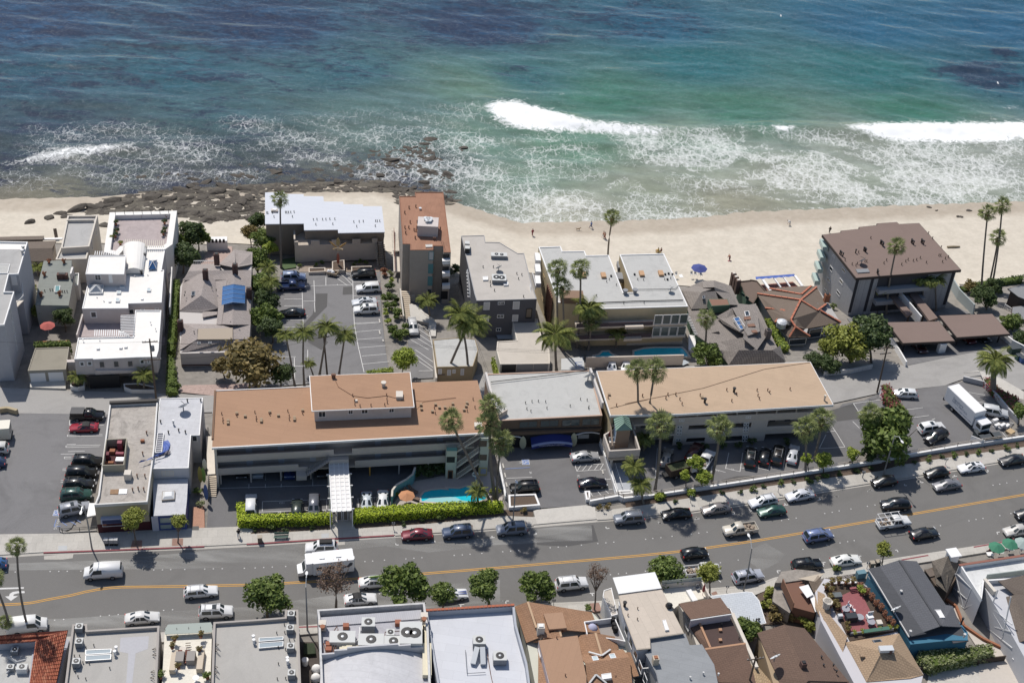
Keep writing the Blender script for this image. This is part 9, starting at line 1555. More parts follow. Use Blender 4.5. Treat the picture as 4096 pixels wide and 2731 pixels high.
for t_ in f'''ficus|K 150 985|K 155 800|4|dense round street tree behind the right gravel roof|{NT_}
ficus|K 1340 905|K 1390 700|4|widest dense street tree beside the green surfboard car|{NT_}
ficus|K 1725 905|K 1740 760|2.2|small dense street tree hiding the blue-striped coupe|{NT_}
ficus|K 2140 890|K 2120 690|3|dense street tree above the blue-white roof parapet|{NT_}
ficus|L 300 850|L 340 715|3|dense street tree left of the white off-roader|{NT_}
ficus|L 1490 735|L 1500 565|3.2|dense street tree beside the white ribbed awning|{NT_}
bare|K 770 895|K 770 640|3.4|nearly bare reddish street tree in front of the motorhome|{NT_}
bare|L 845 915|L 870 600|2.1|nearly bare upright street tree by the brick tree pit|{NT_}
yellow|L 1880 775|L 1880 590|2.1|thin olive street tree in front of the white pickup|{NT_}
yellow|M 1130 490|M 1155 360|1.6|small yellow-green tree by the bins and parking meter|{NT_}
yellow|J 1215 330|J 1190 110|2.3|yellow-green open tree in front of the beige shop|
yellow|J 1592 318|J 1600 130|1.5|smaller open tree in front of the pale shop|
ficus|I 800 1190|I 820 985|6.2|huge dark green tree between the two right car parks|
lime|H 690 1190|H 640 1010|1.6|bright green tree over the brown tipper|
lime|H 690 1250|H 690 1140|1.6|bright green tree at the street wall below the tipper|
lime|H 545 1225|H 545 1120|1.2|bright green shrub tree left of the front one|
lime|H 1650 1110|H 1630 970|1.2|bright green small tree behind the right palm pair|
lime|H 1780 1100|H 1770 980|1.7|bright green wide small tree right of the palm pair|
lime|H 2040 1030|H 2030 930|1.5|bright green small tree left of the big dark tree|
dark|H 2200 1010|H 2190 930|1.7|dark rounded shrub tree against the big dark tree|
dark|I 640 330|I 620 90|4.6|large dark tree behind the carport wall|
yellow|I 450 330|I 450 165|5|yellow-green spreading tree left of the large dark one|
yellow|I 260 330|I 260 210|2.8|yellow-green bushy tree above the white retaining wall|
dark|I 130 400|I 130 330|2.2|dark low bush at the end of the right hotel|
dark|H 1880 200|H 1830 130|2.6|dark bush over the white retaining wall|
ficus|H 745 150|H 740 55|3.2|round green tree behind the right hotel roof|
lime|F 1810 240|F 1815 75|2.6|round yellow-green tree at the hatched driveway|
olive|F 500 320|F 470 120|6|sprawling red-brown tree beside the pinkish shingle house|
olive|F 220 240|F 180 140|2|small outlying red-brown tree top before the green shutters|
dark|F 720 335|F 730 205|2.4|dark grey-green tree right of the sprawling red-brown one|
dark|B 90 560|B 80 420|2.6|dark tree at the seaward end of the motel hedge|{MH}
olive|A 2250 640|A 2240 520|2.4|brownish tree beside the sandy bank by the motel|
ficus|B 130 700|B 120 590|3|green tree second from the sea in the motel hedge|{MH}
lime|B 170 760|B 180 660|1.9|light green tree below the parasol table in the motel hedge|{MH}
ficus|B 70 880|B 70 760|3.2|green tree at the left side of the motel hedge|{MH}
ficus|B 90 1120|B 80 1000|3|green tree left of the palms in the motel hedge|{MH}
dark|B 150 1250|B 150 1120|3|dark tree above the black saloon in the motel hedge|{MH}
ficus|B 150 1400|B 140 1280|3.3|green tree nearest the road in the motel hedge|{MH}
dark|B 210 1500|B 190 1380|2.6|dark tree at the foot of the motel hedge|{MH}
dark|A 1700 700|A 1700 520|3.4|dark tree nearest the sand beside the white house|
ficus|A 1620 720|A 1600 610|3|green tree against the white terrace block|
dark|A 1640 880|A 1650 740|3.4|dark tree above the white side wall|
ficus|A 1780 680|A 1780 560|2.8|green tree on the patio side beside the pinkish house|
yellow|A 270 1140|A 270 1040|1.7|yellow-green tree beside the tall grey block|
yellow|A 390 1300|A 390 1210|2.2|yellow-green tree before the green-grey house|
dark|A 590 1400|A 570 1280|2.4|dark tree in the shade of the green-grey house|
dark|D 2030 1150|D 2010 1050|3|large grey-green bush on the slope right of the dark condo|
olive|D 1900 1010|D 1890 960|1.8|brownish bush at the top of the slope|
dark|D 2110 1010|D 2100 960|2.4|dark bush under the palm trio|
ficus|D 2250 1330|D 2230 1280|2.6|green bush beside the right carport|
dark|D 2330 1450|D 2330 1400|2.2|dark bush at the right edge below the carport|
ficus|I 1960 900|I 1965 770|1.9|round green tree at the right end of the car park wall|
ficus|L 2230 1230|L 2220 1080|2.2|green tree between the brown house and the reddish roof|
dark|M 30 1130|M 10 1040|1.8|green bush at the left of the reddish brown roof|'''.split('\n'):tree(t_)
hedge('hedge','F 330 1360 398 1358 404 1468 1175 1450 1178 1496 345 1528',1.75,1.7,'bright clipped green hedge left of the entrance canopy');hedge('hedge','F 1385 1418 1500 1400 2294 1352 G 690 1345 705 1390 280 1422 F 1374 1488',1.75,1.7,'bright clipped green hedge right of the entrance canopy')
hedge('flower','I 735 525 800 520 1000 830 920 850 820 720 745 640',.9,1.3,'red flowered hedge between the two right car parks',.2,14);hedge('lime','F 1495 178 1728 152 1732 188 1498 200',-1.6,1,'small bright clipped hedge behind the raised hotel storey');hedge('lime','D 125 1225 180 1235 340 1470 260 1490',-1.8,2.2,'bright vine covered wall beside the orange ridged house',.2,16)
hedge('ficus','E 300 150 620 132 630 165 320 185',.9,2.6,'green hedge under the red parasol garden');hedge('ficus','A 1545 930 1610 930 1560 1568 1495 1568',-1.2,2.2,'long green hedge between the white house alley and the pinkish house',.2,14);hedge('ficus','E 1500 270 1560 270 1590 600 1490 600',-.8,1.6,'rough green hedge at the street end of the white house alley',.2,12)
hedge('dark','D 1790 960 1900 915 2352 850 2352 890 2120 930 1850 990',-7.2,2,'dark hedge along the bluff at the right edge of the sand',.25,9);hedge('flower','I 1640 470 1720 470 1790 560 1960 640 1960 740 1880 740 1720 590',.8,1.3,'mass of red flowering bougainvillea below the date palm',.22,14);hedge('pale','M 1450 1215 1640 1200 2080 1165 2110 1240 1700 1330 1560 1360 1440 1300',2,2,'broad pale green hedge behind the dark brown fence',.25,16);hedge('lime','G 598 60 620 60 660 200 630 205',-.8,1.4,'narrow bright hedge beside the low garages')
solo(tri_sheet(G_('B 285 760 400 740 415 830 290 850'),.1),'lawn',mat('lawn_green','4f6a38',.95,n=(6,.2)),'small lawn beside the motel palm','lawn')['kind']='stuff'
for sp,s,r,l,gp in(('pale','B 1260 900',1,'white flowering bush by the motel steps',BS),('red','B 1200 900',1.3,'reddish leafless bush right of the black off-roader',BS),('dark','B 1240 1030 1300 1130',1.3,'dark rounded shrub in the strip right of the motel lot',BS),('lime','B 1265 970 1215 1250 1235 1330',1,'light green shrub in the strip right of the motel lot',BS),('ficus','B 1230 1130 1270 1210 1330 1280 1280 1420 1390 1420 1330 1480',1.6,'green shrub in the strip right of the motel lot',BS),('olive','G 1560 1425 1640 1415 880 1450',.8,'low brownish shrub in the street bed','shrubs in the street beds'),('dark','K 40 210 310 215 560 195 1240 130 1375 155 1540 120 H 450 1370 860 1290 1030 1285 1240 1235 1500 1190 1720 1170 1920 1130 2070 1100 2200 1070 I 60 1390 350 1340 500 1320 1020 1240 1260 1190 1490 1170 1710 1140 1940 1090',.65,'small dark shrub in the street bed','shrubs in the street beds'),('ficus','K 190 190 430 165 1700 110 1890 85 H 320 1350 600 1320 1150 1270 1390 1210 1640 1190 I 220 1370 910 1250 1150 1215 1380 1185 1590 1160 1840 1120',.9,'leafy green shrub in the street bed','shrubs in the street beds'),('lime','H 310 1330 590 1300 G 2110 1340',1.1,'bright rounded bush at the street wall','shrubs in the street beds'),('ficus','E 1570 565',1.4,'green bush at the alley end of the long hedge',None),('yellow','A 260 1000 250 1120 300 1220',1.1,'yellow-green bush along the tall grey block','bushes by the grey block'),('dark','H 480 880 700 880 870 880 1010 870 1140 840 1450 840',1,'dark shrub at the foot of the right hotel','shrubs at the foot of the hotels'),('dark','F 1960 1120 2040 1110 2120 1100 2190 1090',1.5,'dark shrub against the left hotel by the pool','shrubs at the foot of the hotels'),('yellow','G 615 1300',1.2,'yellowish bush at the palm cluster by the pool',None),('lime','F 1750 1290',.8,'pale green plant beside the turquoise wall',None),('ficus','Q 2030 120',1,'green potted bush in the passage beside the pale shop',None),('pale','Q 2100 350',.9,'grey-green bush in the blue fenced passage',None),('yellow','M 170 770 140 860 400 900 460 1000 500 1040',1.4,'scrubby bush on the bank left of the deck house','scrub on the bank'),('olive','M 200 930 330 940',1.6,'brown scrub on the bank left of the deck house','scrub on the bank'),('ficus','M 740 545',1,'green succulent clump near the stone-clad house',None),('pale','M 1500 1390',1.6,'grey-green bush at the left end of the pale hedge',None),('ficus','D 710 1150',1,'green bush between the orange ridged house and the dark condo',None),('dark','B 1825 890',1.8,'dark bush between the taupe tower and the grey block',None),('ficus','B 440 830 590 820 645 800 940 810 990 790 1040 800',.7,'small plant in the motel planters','plants in the motel planters'),('ficus','L 790 915',.8,'small round bush by the brick tree pit',None)):shrub(sp,s,r,l,gp)
for s,z,r,sp in(('M 650 690 700 660 760 650 820 655 880 650 690 720',4.3,.8,'olive'),('M 940 690 1000 740 1040 790 1080 840 1120 880',4.4,.8,'red'),('M 960 740 940 710',4.4,.8,'lime'),('M 690 790 720 830 750 870 690 850',4.3,.8,'olive'),('M 1150 930 1180 970 1220 1010',4.3,.7,'red'),('M 890 1100 960 1090 1030 1080 1110 1070 1190 1055 1240 1045',3.9,.65,'yellow'),('M 830 1020 840 1060',4.3,.7,'olive'),('A 1045 520 1040 450 1035 560 1475 440 1480 510 1465 540',1.5,.8,'dark'),('A 1055 385 1195 385 1270 385 1355 380 1492 380',1.5,.45,'red'),('A 1080 630 1000 580',1.5,.7,'yellow'),('A 440 790 575 790 400 905 370 1090 535 1080',.8,.65,'red'),('A 985 1280',1,1,'yellow'),('J 1565 1190 1545 1260 1800 1160 1790 1290 1600 1440',4,.7,'olive'),('J 1440 1530 1860 1530',3.4,.9,'ficus')):
 for q in Z_(s,z):
  o=th('potted_plant',{'red':'reddish potted succulent on a roof','olive':'olive brown potted plant on a roof','yellow':'yellow-green potted plant on a roof','lime':'bright green potted plant on a roof','dark':'dark green potted bush on the white house terrace','ficus':'green bush on the cream roof terrace'}[sp],'potted plant',q,'potted plants on roofs and terraces');put('pot',(_cr.get('pot')or _cr.setdefault('pot',MB().lathe((0,0,0),[(.2,0),(.28,.35)],8).mesh('pot',TRA))),o);x=put('foliage',cmh(sp,random.randrange(3),9,320,.15,.3),o,(0,0,.35+r*.5));x.scale=(r,r,r*.8)
# rocks, lamps, poles, people, street furniture
ROCK=mat('dark_reef_rock','5d5449',.9,n=(2,.3),stain=(.8,.5),bump=(3,1));rmes=[]
for v in range(7):
 bm=bmesh.new();bmesh.ops.create_icosphere(bm,subdivisions=2,radius=1);rs=np.random.default_rng(v)
 ax=rs.normal(0,1,(5,3))
 for x in bm.verts:
  for a in ax:a_=Ve(a).normalized();dp=x.co.dot(a_);x.co-=a_*max(0,dp-.5)*.8
  x.co*=1+rs.uniform(-.12,.12);x.co.z*=.5
 me=bpy.data.meshes.new('rock');bm.to_mesh(me);bm.free();me.materials.append(ROCK);rmes.append(me)
def pick(s,n):
 pl=P('S '+s);a=NA(pl);x=RNG.uniform(a[:,0].min(),a[:,0].max(),n*6);y=RNG.uniform(a[:,1].min(),a[:,1].max(),n*6);i=pip(pl,x,y);return list(zip(x[i],y[i]))[:n]
def rock(p,s):
 q=atg(p);q[2]=max(q[2],SEA-.25)+.02*s;o=bpy.data.objects.new('rock',random.choice(rmes));o.location=q;o.scale=(s*ru(.8,1.5),s*ru(.6,1),s*ru(.5,.9));o.rotation_euler=(0,ru(-.25,.25),ru(-.5,.9));COL.objects.link(o);setp(o,'dark rock of the reef along the waterline at the left','rock','rocks along the waterline')
BAND='190 492 225 468 335 436 480 412 610 396 800 388 960 372 1048 420 1048 468 915 472 905 440 610 442 600 500 480 512 400 494'
for p in pick(BAND,215):rock(p,random.choice((.5,.7,.9,1.2,1.6)))
for p in pick('840 400 960 365 1050 415 1045 462 930 470',50):rock(p,ru(.6,1.5))
for s,k in(('S 985 352',2),('S 970 357',1.6),('S 1060 367',1.6),('S 1055 373',1.3),('S 893 379',2),('S 560 468',1.9),('S 905 385',1.2),('A 2190 255',2),('A 660 325',2.2),('A 445 390',1.4),('A 540 350',1.4),('A 255 430',1.6),('A 590 370',1.2),('A 1360 200',2.4),('A 1000 250',2.2),('A 830 300',2),('A 1650 145',2),('A 935 455',1.4),('V 2155 975',1),('V 2100 968',.8),('V 2050 995',.8),('D 1545 280',.7),('D 1600 305',.5),('D 1800 358',.8)):rock(P(s)[0],k)
mb=MB()
for p in pick(BAND,1500)+pick('0 446 100 430 330 430 480 405 300 412 0 440',90)+pick('540 392 960 352 1040 400 800 392',220):
 q=atg(p);q[2]=max(q[2],SEA-.12);me=random.choice(rmes);s=ru(.15,.75);M_=Matrix.Translation(q)@Matrix.Rotation(rn()*6,4,'Z')@Matrix.Diagonal((s*1.5,s,s*.6,1));mb.add([tuple(M_@v.co)for v in me.vertices],[tuple(f.vertices)for f in me.polygons])
struct(mb,'reef_rubble',ROCK,None,'stuff')
# reef slabs under the rocks
mb=MB()
for p in pick(BAND,420)+pick('620 400 960 375 1045 430 900 440',120):
 q=atg(p);q[2]=max(q[2],SEA-.1)+.05;r=ru(.6,1.7);a0=rn()*6;pl=[(q[0]+r*ru(.7,1.2)*1.7*cos(a),q[1]+r*ru(.6,1.1)*.5*sin(a)+.25*r*cos(a),q[2])for a in lsp(0,6.28,8)[:-1]];mb.slab(pl,.4)
struct(mb,'reef_shelf',mat('brown_reef_shelf','6f6656',.9,n=(1.5,.3),stain=(.5,.6)),None,'stuff')
def lamp(b,t,arm,label):
 B,zt=tall(P(b)[0],P(t)[0]);d=ray(P(t)[0]);T=CAM+d*(np.hypot(B[0],B[1])/np.hypot(d[0],d[1]));h=A1(arm,zt+.5);o=th('street_lamp',label,'street lamp',B,'tall street lamps');MB().tube([B,(B[0],B[1],(B[2]+zt)/2),(T[0],T[1],zt)],[.14,.11,.08],8).b('pole',mat('lamp_concrete','a8a29c',.8),o);MB().tube([(T[0],T[1],zt-.2),tuple(Ve(T).lerp(Ve(h),.5)+Ve((0,0,.45))),h],.05,6).b('arm',ALU,o);e=Ve(h)-Ve(T);e.z=0;e.normalize();m=MB();m.lathe((0,0,0),[(.06,.1),(.2,.06),(.17,-.06),(.08,-.1)],9);x=own(bpy.data.objects.new('luminaire',m.mesh('luminaire',WT)),o);x.location=Ve(h)-Ve(B);x.rotation_euler=(0,0,atan2(e.y,e.x));x.scale=(2,1,1)
lamp('J 825 370','Z 1430 720','Z 1290 1050','street lamp leaning before the beige shop');lamp('K 515 1100','K 500 705','K 508 585','street lamp in front of the motorhome');lamp('L 2180 745','L 2258 360','L 2228 245','street lamp beside the silver estate on the near side');lamp('I 745 1345','I 850 990','I 915 1045','street lamp before the big dark tree');lamp('G 785 1560','G 812 1190','G 820 1180','street lamp at the forecourt planter')
def upole(b,t,label,arms):
 B,zt=tall(P(b)[0],P(t)[0]);d=ray(P(t)[0]);T=CAM+d*(np.hypot(B[0],B[1])/np.hypot(d[0],d[1]));o=th('utility_pole',label,'utility pole',B);W=mat('pole_timber','6f5c4d',.95,n=(3,.2));MB().tube([B,T],[.17,.12],8).b('pole',W,o)
 for dz,L in arms:
  q=Ve(T)-Ve((0,0,dz));MB().bar((q.x-L,q.y-.3,q.z),(q.x+L,q.y+.3,q.z),.12,.14).b('cross_arm',W,o)
  for k in(-1,-.6,.6,1):MB().lathe((q.x+k*L*.95,q.y+k*.28,q.z+.07),[(.06,0),(.08,.1),(.03,.2)],6).b('insulator',CURT,o)
 return Ve(T)
ta=upole('E 1400 665','E 1340 125','utility pole with cross arms and transformers beside the white house',((.6,1.2),(4.3,1.5)));tb=upole('I 690 605','I 785 190','leaning utility pole at the end of the right hotel',((.4,1.4),(1.6,1)));tc=upole('F 1140 222','B 660 1440','utility pole among the queen palms',((.3,.9),));td=upole('L 2190 1720','L 2294 1330','utility pole cut by the bottom edge by the tan tiled roof',((.5,1.1),))
q=ta-Ve((-.4,.2,2.2));[MB().lathe((q.x+k*.8,q.y,q.z),[(.3,0),(.32,.1),(.32,.9),(.1,1)],9)for k in(0,)];solo(MB().lathe(q,[(.3,0),(.32,.1),(.32,.9),(.1,1)],9),'transformer',GRM,'grey drum transformer on the utility pole by the white house','transformer')
def wire(a,b,sag,label):
 a,b=Ve(a),Ve(b);solo(MB().tube([a.lerp(b,t)-Ve((0,0,sag*4*t*(1-t)))for t in lsp(0,1,13)],.018,4),'overhead_wire',DARK,label,'wire','overhead wires')
for k,dz in enumerate((.5,.6,4.2)):wire(ta+Ve((.8,0,-dz)),tc+Ve((0,0,-.3)),1,'overhead wire from the white house pole to the queen palm pole');wire(tc+Ve((0,0,-.3-k*.2)),tb+Ve((0,0,-.4-k*.5)),2,'overhead wire along the back of the hotels to the right pole')
wire(tb+Ve((0,0,-.4)),Ve(tb)+Ve((60,6,0)),1,'overhead wire leaving the right pole towards the right edge');wire(ta+Ve((0,0,-.5)),ta+Ve((-40,-4,0)),1,'overhead wire leaving the white house pole to the left')
for k in range(2):wire(A1('B 1712 590',7.5)+NA([k*.3,0,0]),A1('G 555 200',6)+NA([k*.3,0,0]),.3,'service wire from the taupe tower to the lobby roof')
# parking meters, boxes, bench, bins
def meter(s,label='twin-headed grey parking meter on the pavement',z=.15):
 for q in Z_(s,z):
  o=th('parking_meter',label,'parking meter',q,'parking meters');Bx(q,(.07,.07,1.1),0,True).b('post',GRM,o)
  for k in(-1,1):MB().lathe((q[0]+k*.15,q[1],q[2]+1.05),[(.08,0),(.12,.2),(.1,.38),(.03,.45)],7).b('meter_head',GRM,o)
meter('K 1285 190 H 585 1365 1370 1270 2125 1140 G 1590 1440 I 560 1370 1300 1250 L 478 880 2028 755 M 1002 520')
for k,x in enumerate((955,1002,1042)):q=A1('J %d 330'%x,.15);o=th('newspaper_box','%s of three grey newspaper boxes by the kerb'%('leftmost','middle','rightmost')[k],'newspaper box',q);Bx(q,(.5,.45,.5),.1,True).b('pedestal',BLACK,o);Bx((q[0],q[1],q[2]+.5),(.62,.5,.7),.1,True).b('cabinet',mat('box_grey','a9a9a8',.5),o);MB().slab([(q[0]+a,q[1]+b,q[2]+1.3-(b<0)*.12)for a,b in((-.3,-.25),(.3,-.25),(.3,.25),(-.3,.25))],.05).b('lid',CURT,o)
q,r=A1('K 215 275',.15),A1('K 345 270',.15);o=th('bench','dark green slatted bench facing the road before the hedge','bench',q);GB=mat('bench_green','3f6a5c',.6)
for k in range(4):MB().bar((q[0],q[1]-.25+k*.16,q[2]+.45),(r[0],r[1]-.25+k*.16,r[2]+.45),.12,.05).b('seat_slat',GB,o)
for k in range(3):MB().bar((q[0],q[1]+.38,q[2]+.6+k*.16),(r[0],r[1]+.38,r[2]+.6+k*.16),.05,.12).b('back_slat',GB,o)
for f in(.1,.9):p=q+(r-q)*f;Bx((p[0],p[1],p[2]),(.08,.6,.45),0,True).b('leg',DARK,o)
for s,m_,l in(('K 90 300',mat('bin_brown','8a7763',.8),'square brown litter bin at the kerb left of the bench'),('M 1040 505',mat('bin_brown'),'square brown litter bin beside the small yellow-green tree'),('M 1090 495',DARK,'black newspaper box beside the small yellow-green tree')):q=A1(s,.15);o=th('litter_bin',l,'bin',q);Bx(q,(.65,.65,.95),.2,True).b('body',m_,o);Bx((q[0],q[1],q[2]+.95),(.72,.72,.12),.2,True).b('lid',mat('bin_lid','b5a58e',.7),o)
for s,d,c,l in(('I 1610 1005',(2.2,1.3,1.2),'3b4a52','dark slatted skip behind the white screen fence'),('I 1650 1035',(2.4,1.4,1.2),'44525a','lower dark skip behind the white screen fence'),('I 1740 1030',(1.8,1.2,1.2),'1f4a3c','green wheeled skip topped with white sacks'),('I 1910 245',(2,1.5,1.4),'2a4a40','large dark green skip at the right end of the carports'),('I 1950 310',(.9,.9,1.1),'2f5a50','green wheelie bin beside the blue-lidded one'),('I 1985 330',(1,.9,1.1),'3560b0','blue-lidded wheelie bin at the right edge')):q=G_(s)[0];o=th('skip',l,'skip',q);Bx((q[0],q[1],q[2]),d,.3,True).b('body',mat('skip_'+c,c,.6),o);Bx((q[0],q[1],q[2]+d[2]),(d[0]*1.05,d[1]*1.05,.08),.3,True).b('lid',mat('skip_lid','4a5258',.6),o)
for i,(s,w)in enumerate((('I 1735 880',1.1),('I 1760 915',1.2),('I 1800 925',1.2),('I 1845 920',1))):q=G_(s)[0];[setp(Bx((q[0]+ru(-.1,.1),q[1],q[2]+.25*k),(w,.5,.2),.5+i*.1,True).b('folded_chair_stack',WT),'heap of white folded hire chairs beside the box lorry','folded chairs','white folded chairs by the lorry')for k in range(4-i%2)]
q=G_('I 1880 970')[0];o=th('pallet','stacked wooden pallets and cartons by the street wall','pallet',q);[Bx((q[0],q[1],q[2]+.16*k),(1.3,1.1,.1),.4+.1*k,True).b('pallet_deck',mat('pallet_wood','d2ab74',.9),o)for k in range(4)]
wrn('I 1520 1040 1640 1085',1.3,.1,WT,'white screen fence of the skip enclosure at the street wall','screen','fence');wrn('I 210 455 460 430 640 390',1,.3,mat('block_wall','dcd9d6',.9,brick=(1.2,.4,0,.3,.03)),'pale retaining wall of blocks right of the right hotel');wrn('I 710 615 745 690 820 760',1.2,.25,WT,'white end wall of the red flowered hedge');wrn('I 1455 500 1640 545 1760 670 1860 790 1950 880',1.1,.3,mat('grey_white_wall','c9c8ca',.9),'bent white wall around the box lorry corner of the car park');wrn('E 0 785 70 775 160 800',1,.5,mat('tan_wall','bda67a',.9),'tan wall end at the left edge of the alley');rsd('pavement_corner',YG('I 1455 460 1600 450 1640 520 1720 560 1900 640 2007 660 2007 600 1800 500 1600 440'),CONC2,-.3)
wrn('J 535 205 560 220 870 200',.1,.1,CONC2,'ramp with dark pipe rails left of the beige shop','railing','railing',DARK)
def parasol(s,z,r,c,label,n=8,h=2.2,grp=None):
 q=A1(s,z);o=th('parasol',label,'parasol',q,grp);MB().tube([q,(q[0],q[1],q[2]+h+.3)],.03,5).b('pole',ALU,o);m=MB();m.add([(q[0],q[1],q[2]+h+.55)]+[(q[0]+r*cos(k*2*pi/n),q[1]+r*sin(k*2*pi/n),q[2]+h)for k in range(n)],[(0,1+k,1+(k+1)%n)for k in range(n)]);m.b('canopy',mat('parasol_'+c,c,.8),o)
parasol('A 440 1440',-1.8,1.35,'d8564c','red parasol in the shady garden behind the double garage');parasol('M 2085 425',.15,1.3,'2f8f66','left green cafe parasol on the pavement');parasol('M 2200 395',.15,1.3,'2f8f66','right green cafe parasol on the pavement');parasol('M 2310 390',.15,1.4,'9fb5b0','pale grey-green cafe parasol at the right edge');parasol('C 1772 915',-9,1.7,'3f4fb0','blue beach parasol on the sand')
for s,l in(('M 2050 420','white cafe table at the left green parasol'),('M 2140 400','white cafe table between the green parasols'),('M 2225 375','white cafe table under the right green parasol'),('M 2330 370','white cafe table at the right edge')):q=A1(s,.15);o=th('cafe_table',l,'table',q);Bx((q[0],q[1],q[2]+.7),(1,.8,.05),.2).b('tabletop',WT,o);Bx(q,(.1,.1,.7),0,True).b('pedestal',DARK,o)
for s,l in(('C 1715 900','white beach chair left of the blue parasol'),('C 1750 900','white beach chair under the blue parasol'),('C 1800 905','grey-white beach chair right of the blue parasol'),('C 1575 905','white lounge chair at the corner of the cream condo')):chair(A1(s,-9),ru(-.4,.4),WT,l,'beach_chair')
for s,c,l in(('C 1600 895 1630 890 1645 918 1612 920','f0efec','white towel on the sand by the cream condo'),('C 2040 768 2068 766 2070 774 2042 775','e0506a','pink towel under the crouching sunbather'),('C 1395 688 1440 688 1440 698 1395 698','d9b040','yellow towel with two people by the condo')):setp(shf('towel',s,mat('towel_'+c,c,.9),.06),l,'towel')
for ob in list(COL.objects):
 if ob.name.startswith('towel')and 'kind' in ob:del ob['kind']
SKINC=mat('skin','d9a688',.6);HAIRC=mat('dark_hair',(.03,.02,.015),.6,raw=True)
def person(s,top,leg,label,face=0.,pose='walk',z=None,sc=1.,hair=None):
 q=G_(s)[0]if z is None else A1(s,z);o=th('person',label,'person',q,None,face);st=.24 if pose=='walk' else.05
 me=bpy.data.meshes.new('body');v=[(0,0,.95),(0,0,1.18),(0,0,1.42),(0,0,1.52),(0,.01,1.62),(0,.02,1.74),(.1,0,.9),(.1,st,.48),(.1,st*1.7-.05,.06),(.1,st*1.7+.12,.03),(-.1,0,.9),(-.1,-st*.5,.48),(-.1,-st*1.7-.1,.08),(-.1,-st*1.7+.05,.03),(.19,0,1.4),(.26,-.06,1.14),(.26,.1,.9),(.26,.16,.82),(-.19,0,1.4),(-.26,.06,1.14),(-.26,.18,.92),(-.26,.24,.85)]
 if pose=='sit':v=[(x,y-.1,zz-.48)if zz>.7 else(x,.45 if zz>.3 else.5+(y-.1)*.2,.46 if zz>.3 else zz)for x,y,zz in v]
 if pose=='lie':v=[(x,.9-zz,.14)for x,y,zz in v]
 if pose=='bend':v=[(x,y+(zz-.9)*.75,.9+(zz-.9)*.35)if zz>.93 and abs(x)<.2 else(x,y+.38,zz-.5)if abs(x)>.2 else(x,y,zz)for x,y,zz in v]
 E=[(0,1),(1,2),(2,3),(3,4),(4,5),(0,6),(6,7),(7,8),(8,9),(0,10),(10,11),(11,12),(12,13),(2,14),(14,15),(15,16),(16,17),(2,18),(18,19),(19,20),(20,21)];me.from_pydata(v,E,[]);ob=bpy.data.objects.new('body',me);COL.objects.link(ob);md=ob.modifiers.new('skin','SKIN');R=[.13,.12,.14,.06,.09,.08,.09,.07,.045,.04,.09,.07,.045,.04,.06,.05,.035,.03,.06,.05,.035,.03]
 for i,sv in enumerate(me.skin_vertices[0].data):sv.radius=(R[i]*(1.25 if i in(0,1,2)else 1),R[i]);sv.use_root=i==0
 ob.modifiers.new('sub','SUBSURF').levels=1;dg=bpy.context.evaluated_depsgraph_get();m2=bpy.data.meshes.new_from_object(ob.evaluated_get(dg));bpy.data.objects.remove(ob);m2 .materials.clear();m2 .materials.append(SKINC);put('body',m2,o).scale=(sc,)*3
 V=[Ve(a)for a in v];put('shirt',MB().tube([V[0],V[1],V[2],V[2].lerp(V[3],.5)],[.19,.2,.22,.1],9).tube([V[2],V[14],V[15]],[.1,.09,.08],7).tube([V[2],V[18],V[19]],[.1,.09,.08],7).mesh('shirt',mat('cloth_'+top,top,.85),None,True),o).scale=(sc,)*3
 put('trousers',MB().tube([V[1].lerp(V[0],.7),V[6].lerp(V[0],.3),V[7],V[8].lerp(V[7],.55)],[.18,.13,.1,.08],8).tube([V[0],V[10].lerp(V[0],.3),V[11],V[12].lerp(V[11],.55)],[.17,.13,.1,.08],8).mesh('trousers',mat('cloth_'+leg,leg,.85),None,True),o).scale=(sc,)*3;put('hair',MB().lathe(tuple(V[5]-Ve((0,.02,.03))),[(.1,-.02),(.115,.04),(.06,.11)],8).mesh('hair',hair or HAIRC,None,True),o).scale=(sc,)*3
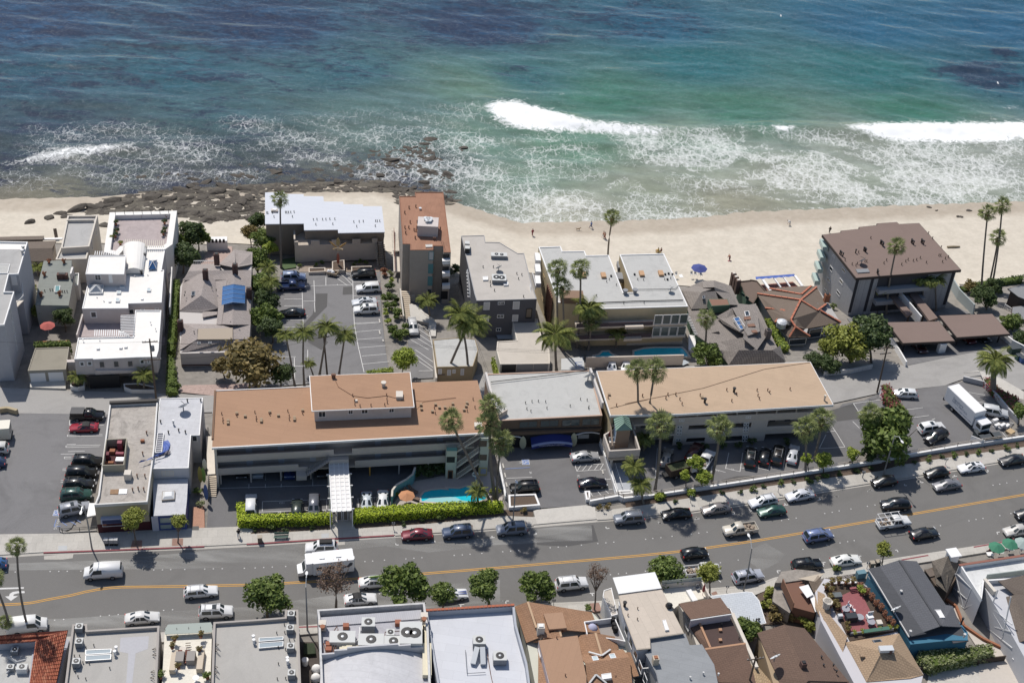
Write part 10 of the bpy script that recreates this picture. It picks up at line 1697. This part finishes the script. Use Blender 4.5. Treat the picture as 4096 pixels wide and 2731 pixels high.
for a in(('C 290 545','a8283a','a8283a','person in a long red garment with a dark bag walking on the sand',.6),('C 815 478','5f86d8','4a68b0','person in light blue strolling at the wet sand',1.6),('C 925 565','d8a080','f0f0ee','person in white shorts, left of the walking pair on the sand',1.2),('C 938 575','c98a6a','b0503a','person in rust shorts, right of the walking pair on the sand',1.2),('D 340 432','f0f0ee','d8d4cc','stooping person in white at the wet sand beyond the dark condo',1.5,'bend'),('D 680 500','26242a','26242a','person in black standing just beyond the dark brown roof',0),('C 2055 768','c8785a','8a2f3a','sunbather bending over the pink towel',.3,'bend'),('C 1412 695','d9b24a','c98a3a','person in yellow sitting on the towel by the condo',.8,'sit'),('C 1438 698','a05a3a','6a4a3a','person in brown sitting right of the one in yellow',2,'sit'),('J 2140 262','22222a','e4e4e4','person in black top and white trousers walking by the hotel drive',.2,'walk',.15),('G 455 1170','8fb2dc','a8c0dc','person in pale blue at the foot of the hotel stair tower',.3),('B 890 720','f0f0f0','e8e8e8','cleaner in white in the motel doorway',.2,'stand'),('M 2050 385','8a3a40','3a2a2a','person in dark red seated at the left cafe table',2,'sit',.15),('M 2245 300','7a2a38','2a2a30','person in maroon seated at the right cafe table',1,'sit',.15)):person(*a[:4],*(a[4:]))
q=G_('C 700 497')[0];o=th('dog','sandy brown dog trotting along the beach','dog',q,None,.2);me=MB().tube([(-.35,0,.48),(-.1,0,.46),(.2,0,.47),(.38,0,.58),(.5,0,.66),(.66,0,.62)],[.1,.12,.14,.09,.09,.04],8);[me.tube([(x,y,.42),(x+k*.06,y,.24),(x-.02+k*.1,y,.02)],[.06,.035,.03],6)for x,y,k in((.25,.08,1),(.25,-.08,-1),(-.32,.08,-1),(-.32,-.08,1))];me.tube([(-.35,0,.5),(-.5,0,.62),(-.58,0,.76)],[.04,.03,.02],5);put('body',me.mesh('body',mat('dog_tan','b58a5c',.9),None,True),o);put('ear',MB().lathe((.46,.06,.72),[(.04,0),(.01,.1)],5).lathe((.46,-.06,.72),[(.04,0),(.01,.1)],5).mesh('ear',BARK),o)
for s,l in(('V 1235 75','white gull flying low over the open water'),('V 2232 383','white gull over the dark patch at the right')):q=A1(s,SEA+3);m=MB();m.tube([(q[0]-.3,q[1],q[2]),(q[0],q[1],q[2]+.03),(q[0]+.3,q[1],q[2])],[.03,.1,.04],6);[m.add([(q[0]-.1,q[1],q[2]+.05),(q[0]+.15,q[1],q[2]+.05),(q[0]+.1,q[1]+sgn*.45,q[2]+.2),(q[0]-.1,q[1]+sgn*.8,q[2]+.08)],[(0,1,2,3)])for sgn in(-1,1)];solo(m,'gull',WT,l,'gull')
q=G_('D 1745 625')[0];solo(MB().tube([(q[0]-1.4,q[1]-.2,q[2]+.15),(q[0],q[1],q[2]+.25),(q[0]+1.5,q[1]+.4,q[2]+.2)],[.3,.28,.15],8),'driftwood',mat('driftwood','a08c68',.95,n=(4,.2)),'driftwood log on the sand right of the dark condo','driftwood');solo(MB().tube([T_('A 505 560',-8.6),T_('A 490 480',-7)],.35,7),'timber_post',WOOD,'old timber post standing in the sand at the left','post')
